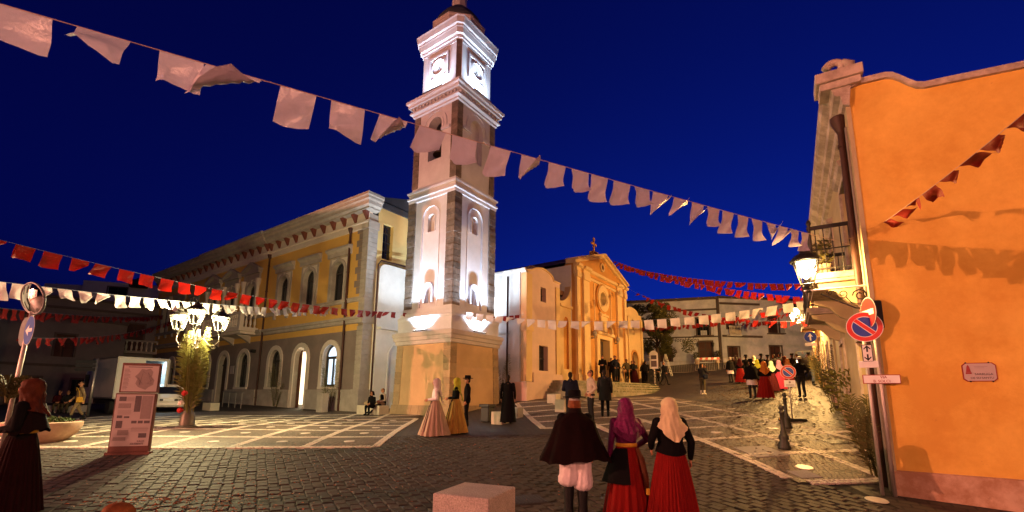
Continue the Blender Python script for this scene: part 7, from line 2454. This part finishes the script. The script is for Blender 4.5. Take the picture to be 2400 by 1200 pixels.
# ---- woman at the left edge, and a headscarf at the lower edge
pl_ = at_y(38, 1100, 6.0)
D = person('woman in brown headscarf and dark dress at the left edge, by the mirror pole', (pl_.x, pl_.y, gz(pl_.x, pl_.y)), 1.66, -60, 'fold', 'black_wool', 'skirt_black', vox=.012, bulk=1.1, hands=True)
skirt(D, 'skirt_black', .36, 1.08, .02, 30, .08)
headscarf(D, 'scarf_brown', 1.28, 1.40, wide=.2)
MB().lathe([(.176, 1.05), (.18, 1.07), (.174, 1.09)], 40, (0, 0, 0), sy=.82).build('belt', X['gold'], D, smooth=True)
cape(D, 'black_velvet', .30, 1.44, 1.08, (1.0, 2 * math.pi - 1.0), .24, 7, 'shawl', .05)
pe = at_y(285, 1178, 2.55)
ze = gz(pe.x, pe.y)
E_ = person('child in an orange headscarf at the lower left edge', (pe.x, pe.y, ze), (pe.z - ze) / 1.775 * 1.75, 150, 'stand', 'scarf_brown', 'skirt_dark', vox=.014)
skirt(E_, 'skirt_dark', .32, 1.05, .05, 20, .08)
headscarf(E_, 'scarf_rust', 1.3, 1.42, wide=.17)
# ---- women passing the tower, priest, seated men
Fw = person('woman in pale pink headscarf and rose skirt walking past the tower', gp(1018, 1020), 1.66, -75, 'fold', 'linen_white', 'skirt_rose', vox=.014)
skirt(Fw, 'skirt_rose', .50, 1.08, .01, 16, .12, deep=.95)
apron(Fw, 'black_wool', .47, -.75, .65, 1.06, .12)
headscarf(Fw, 'scarf_pink', .98, 1.25, wide=.22)
Gw = person('woman in yellow green headscarf and gold skirt walking past the tower', gp(1066, 1014), 1.68, -80, 'fold', 'black_wool', 'skirt_gold', vox=.014)
skirt(Gw, 'skirt_gold', .44, 1.08, .01, 14, .14, deep=.95)
apron(Gw, 'black_wool', .43, -.7, .7, 1.06, .10)
headscarf(Gw, 'scarf_green', 1.0, 1.25, wide=.22)
Hm = person('man in black hat half hidden behind the green headscarf', gp(1072, 1005) + Vector((.25, .55, .03)), 1.72, -85, 'stand', 'black_wool', 'black_wool')
hat(Hm, 'black_wool', 'brim')
Im = person('priest in long black cassock with his back turned', gp(1190, 993), 1.76, 176, 'stand', 'black_wool', 'black_wool', hair='hair_dark', vox=.014)
coat(Im, 'black_wool', 1.2, .06, .18, .30)
Jm = person('boy in dark hooded jacket seated by the tower foot', gp(872, 973), 1.55, -25, 'sit', 'black_wool', 'black_wool', vox=.016)
shell([(1.35, .03, .03, -.09), (1.335, .075, .085, -.085), (1.28, .1, .115, -.08), (1.2, .108, .12, -.06), (1.1, .12, .11, -.03)], 26, None, (.7, 5.58), True).build('hood', X['black_wool'], Jm, smooth=True)
Km = person('man in dark vest with pale sleeves seated by the tower foot', gp(897, 969), 1.72, -40, 'recline', 'beige', 'charcoal', hair='hair_brown', vox=.016)
shell([(1.0, .10, .075, -.05), (.95, .165, .125, -.04), (.85, .195, .135, -.03), (.7, .185, .13, -.01), (.56, .175, .13, .01), (.5, .175, .13, .01)], 30).build('vest', X['black_wool'], Km, smooth=True)
# ---- left background
Lm = person('man in quilted brown jacket with a tan shoulder bag, walking at the left', gp(178, 986), 1.72, -35, 'walk', 'khaki', 'khaki', vox=.016, bulk=1.12)
bag(Lm, 'gold', 1, .95)
for (px, lab, m) in ((122, 'seated person in dark red at the far left', 'skirt_dark'), (143, 'seated person in dark clothes beside the one in red', 'charcoal')):
    p = gp(px, 972)
    person(lab, p + Vector((-1.2, 1.5, .0)), 1.68, 30, 'sit', m, 'olive')
p = gp(133, 972)
p = p + Vector((-1.2, 1.75, 0))
tag(MB().box(-.9, .9, -.2, .2, 0, .44, c=.02).build('stone_block', X['granite_grey'], loc=p, rz=R(30)), 'dark low seat under the two people at the far left', 'bench')
# ---- group standing in front of the steps
O = person('man in dark blue jacket with back turned, left of the standing group', gp(1338, 990), 1.76, 170, 'fold', 'navy', 'charcoal', vox=.014, bulk=1.12)
bag(O, 'black_wool', -1, .98)
P_ = person('man in beige jacket standing in profile in the group', gp(1386, 990), 1.80, -80, 'pocket', 'beige', 'charcoal', vox=.014, bulk=1.08)
MB().tube([(-.03, -.105, 1.652), (.03, -.105, 1.652)], .004, 5).build('glasses', X['ink'], P_)
Q_ = person('man in long dark coat, right of the standing group', gp(1419, 977), 1.76, 165, 'stand', 'charcoal', 'black_wool', vox=.014, bulk=1.08)
coat(Q_, 'charcoal', 1.15, .60, .2, .24)
# ---- people on the church steps
def on_steps(px, py, Y): 
    p = at_y(px, py, Y)
    return p
STZ = 1.0 + 1.54
def step_pos(s, y):
    p = cpt(s, y)
    return Vector((p.x, p.y, STZ))
rows = [(5.9, -1.9, 1.62, -20, 'fold', 'black_wool', 'black_wool', 'woman with dark hair and long black coat at the left end of the steps'),
        (10.2, -1.2, 1.72, 60, 'fold', 'black_wool', 'black_wool', 'person in black beside the open church door'),
        (11.3, -1.4, 1.80, 30, 'hip', 'olive', 'black_wool', 'tall man in brown jacket on the steps with hands on hips'),
        (12.1, -1.7, 1.68, 20, 'fold', 'charcoal', 'skirt_dark', 'woman in dark shawl and long dark red skirt on the steps'),
        (13.2, -1.1, 1.80, -30, 'fold', 'black_wool', 'black_wool', 'tall man in black near the right pilaster of the church'),
        (13.6, -1.9, 1.70, 190, 'fold', 'black_velvet', 'black_wool', 'man in dark padded jacket with his back turned on the steps'),
        (15.5, -2.3, 1.66, 10, 'fold', 'black_wool', 'black_wool', 'person in a black coat with pale shoes at the right end of the steps')]
for (s, y, H, fa_, po, tp_, lg, lab) in rows:
    q_ = person(lab, step_pos(s, y), H, fa_, po, tp_, lg, 'shoe_white' if 'pale shoes' in lab else 'boot_black', longhair=('woman' in lab))
    if 'coat' in lab: coat(q_, tp_, 1.12, .55)
    if 'skirt' in lab: skirt(q_, 'skirt_dark', .36, 1.06, .03, 18, .1)
extra = [(7.2, -2.2, 1.72, 40, 'pocket', 'navy', 'charcoal', 'man in dark blue jacket left of the church door on the steps'),
         (8.0, -1.6, 1.64, -30, 'stand', 'black_velvet', 'black_wool', 'woman in dark coat close to the left door surround'),
         (12.7, -2.3, 1.74, 150, 'pocket', 'charcoal', 'black_wool', 'man in grey jacket facing the church front'),
         (14.6, -1.5, 1.70, -10, 'fold', 'olive', 'charcoal', 'person in olive jacket near the right chapel door')]
for (s, y, H, fa_, po, tp_, lg, lab) in extra:
    person(lab, step_pos(s, y), H, fa_, po, tp_, lg)
p = cpt(18.2, -1.0)
person('person in dark clothes behind the white ladder', (p.x, p.y, gz(p.x, p.y)), 1.7, 20, 'stand', 'olive', 'black_wool')
p = ground(1557, 903)
N_ = person('person bending over a bicycle right of the church steps', p, 1.68, 60, 'walk', 'black_wool', 'charcoal')
bk = thing('bicycle', 'dark bicycle held by the bending person right of the church', 'bicycle', p + Vector((-.55, -.25, 0)), R(30))
for x in (-.5, .5):
    w_ = MB().tube([(x + .33 * math.cos(k * .314), 0, .34 + .33 * math.sin(k * .314)) for k in range(21)], .018, 6)
    w_.build('wheel', X['rubber'], bk, smooth=True)
MB().tube([(-.5, 0, .34), (-.18, 0, .85), (.36, 0, .88), (.0, 0, .34), (-.18, 0, .85)], .016, 6).tube([(-.5, 0, .34), (0, 0, .34)], .012, 6).tube([(.5, 0, .34), (.34, 0, .98)], .016, 6).build('frame', X['iron'], bk)
MB().box(-.30, -.08, -.06, .06, .93, .98, c=.015).build('saddle', X['black_plastic'], bk)
MB().tube([(.34, -.28, 1.02), (.36, 0, 1.0), (.34, .28, 1.02)], .013, 6).build('handlebar', X['iron'], bk)
CG = person('man photographing with raised camera, dark jacket and white trainers', gp(1648, 925), 1.72, 120, 'camera', 'charcoal', 'olive', 'shoe_white', vox=.014, bulk=1.05)
MB().box(-.07, .07, -.36, -.27, 1.53, 1.63, c=.012).build('camera', X['ink'], CG)
bag(CG, 'navy', -1, 1.02)
# ---- procession up the street
def folk(px, py, H, face_, kind, colr, lab, scarf=None, hatk=None):
    p = gp(px, py)
    if kind == 'skirt':
        q_ = person(lab, p, H, face_, 'fold', 'black_wool', colr)
        skirt(q_, colr, .38, 1.06, .06, 16, .12)
        if scarf: headscarf(q_, scarf, 1.12, 1.34, wide=.2)
    elif kind == 'breeches':
        q_ = person(lab, p, H, face_, 'stand', 'black_wool', 'boot_black', hair=colr)
        cape(q_, 'black_wool', .36, 1.46, .86, deep=.26, folds=6)
        shell([(.88, .2, .16, 0), (.7, .22, .18, 0), (.6, .22, .18, 0)], 40, pleats(12, .08, .9, .6)).build('breeches', X['linen_white'], q_, smooth=True)
        if hatk: hat(q_, 'black_wool', hatk)
    else:
        q_ = person(lab, p, H, face_, kind, colr, 'charcoal', hair='hair_dark')
        if hatk: hat(q_, 'black_wool', hatk)
    return q_
folk(1714, 897, 1.74, 200, 'breeches', 'hair_grey', 'bald man in black cape and white breeches, left end of the procession')
folk(1737, 898, 1.62, 160, 'skirt', 'skirt_red', 'woman in red skirt and dark scarf near the left of the procession', 'skirt_dark')
folk(1752, 894, 1.76, 170, 'stand', 'black_wool', 'man in black hat and coat behind the red skirt at the left', None, 'brim')
folk(1765, 933, 1.74, 172, 'breeches', 'hair_dark', 'man in black hat and white breeches at the back of the procession', None, 'brim')
folk(1796, 935, 1.64, 165, 'skirt', 'skirt_red', 'woman in orange headscarf and bright red skirt at the back of the procession', 'scarf_orange')
folk(1778, 905, 1.62, 180, 'skirt', 'skirt_dark', 'woman in olive headscarf between the white breeches and the orange headscarf', 'scarf_green')
folk(1812, 918, 1.62, 170, 'skirt', 'skirt_dark', 'woman in mint headscarf and dark red skirt in the procession', 'scarf_mint')
folk(1830, 914, 1.64, 175, 'skirt', 'skirt_pink', 'woman in mauve headscarf and pink red skirt in the procession', 'scarf_mauve')
folk(1788, 893, 1.78, 180, 'stand', 'black_wool', 'tall man in black brimmed hat in the middle of the procession', None, 'brim')
folk(1803, 895, 1.74, 180, 'stand', 'black_velvet', 'man in dark coat before the doorway in the procession', None, 'soft')
folk(1818, 892, 1.74, 190, 'stand', 'charcoal', 'bare headed man in grey coat near the front of the procession')
folk(1843, 895, 1.64, 175, 'skirt', 'skirt_dark', 'woman in brown headscarf near the front right of the procession', 'scarf_brown')
folk(1861, 893, 1.76, 185, 'stand', 'black_wool', 'man in round black hat at the front right of the procession', None, 'soft')
K = folk(1881, 931, 1.76, 178, 'pocket', 'black_wool', 'broad man in black jacket and pale flat cap walking up the street')
hat(K, 'hair_grey', 'cap')
Lj = person('person in jeans photographing at the right side of the street', gp(1908, 903), 1.70, 70, 'camera', 'olive', 'jeans')
Mr = person('man in black with a red banded cap against the street wall', gp(1929, 909), 1.76, 40, 'stand', 'black_wool', 'black_wool')
hat(Mr, 'black_wool', 'soft', 'sign_red')
folk(1727, 890, 1.74, 175, 'stand', 'black_velvet', 'man in dark coat at the far left of the procession, beside the bald man')
folk(1770, 890, 1.62, 180, 'skirt', 'skirt_red', 'woman in cream headscarf far up the procession', 'scarf_white')
folk(1850, 905, 1.62, 172, 'skirt', 'skirt_red', 'woman in rust headscarf just left of the broad man', 'scarf_rust')
folk(1832, 888, 1.76, 185, 'stand', 'charcoal', 'tall man in grey coat and hat at the head of the procession', None, 'brim')
folk(1872, 890, 1.70, 190, 'pocket', 'navy', 'man in blue jacket beyond the broad man in the street')
folk(1900, 888, 1.72, 160, 'stand', 'black_wool', 'man in black far up on the right of the street', None, 'soft')
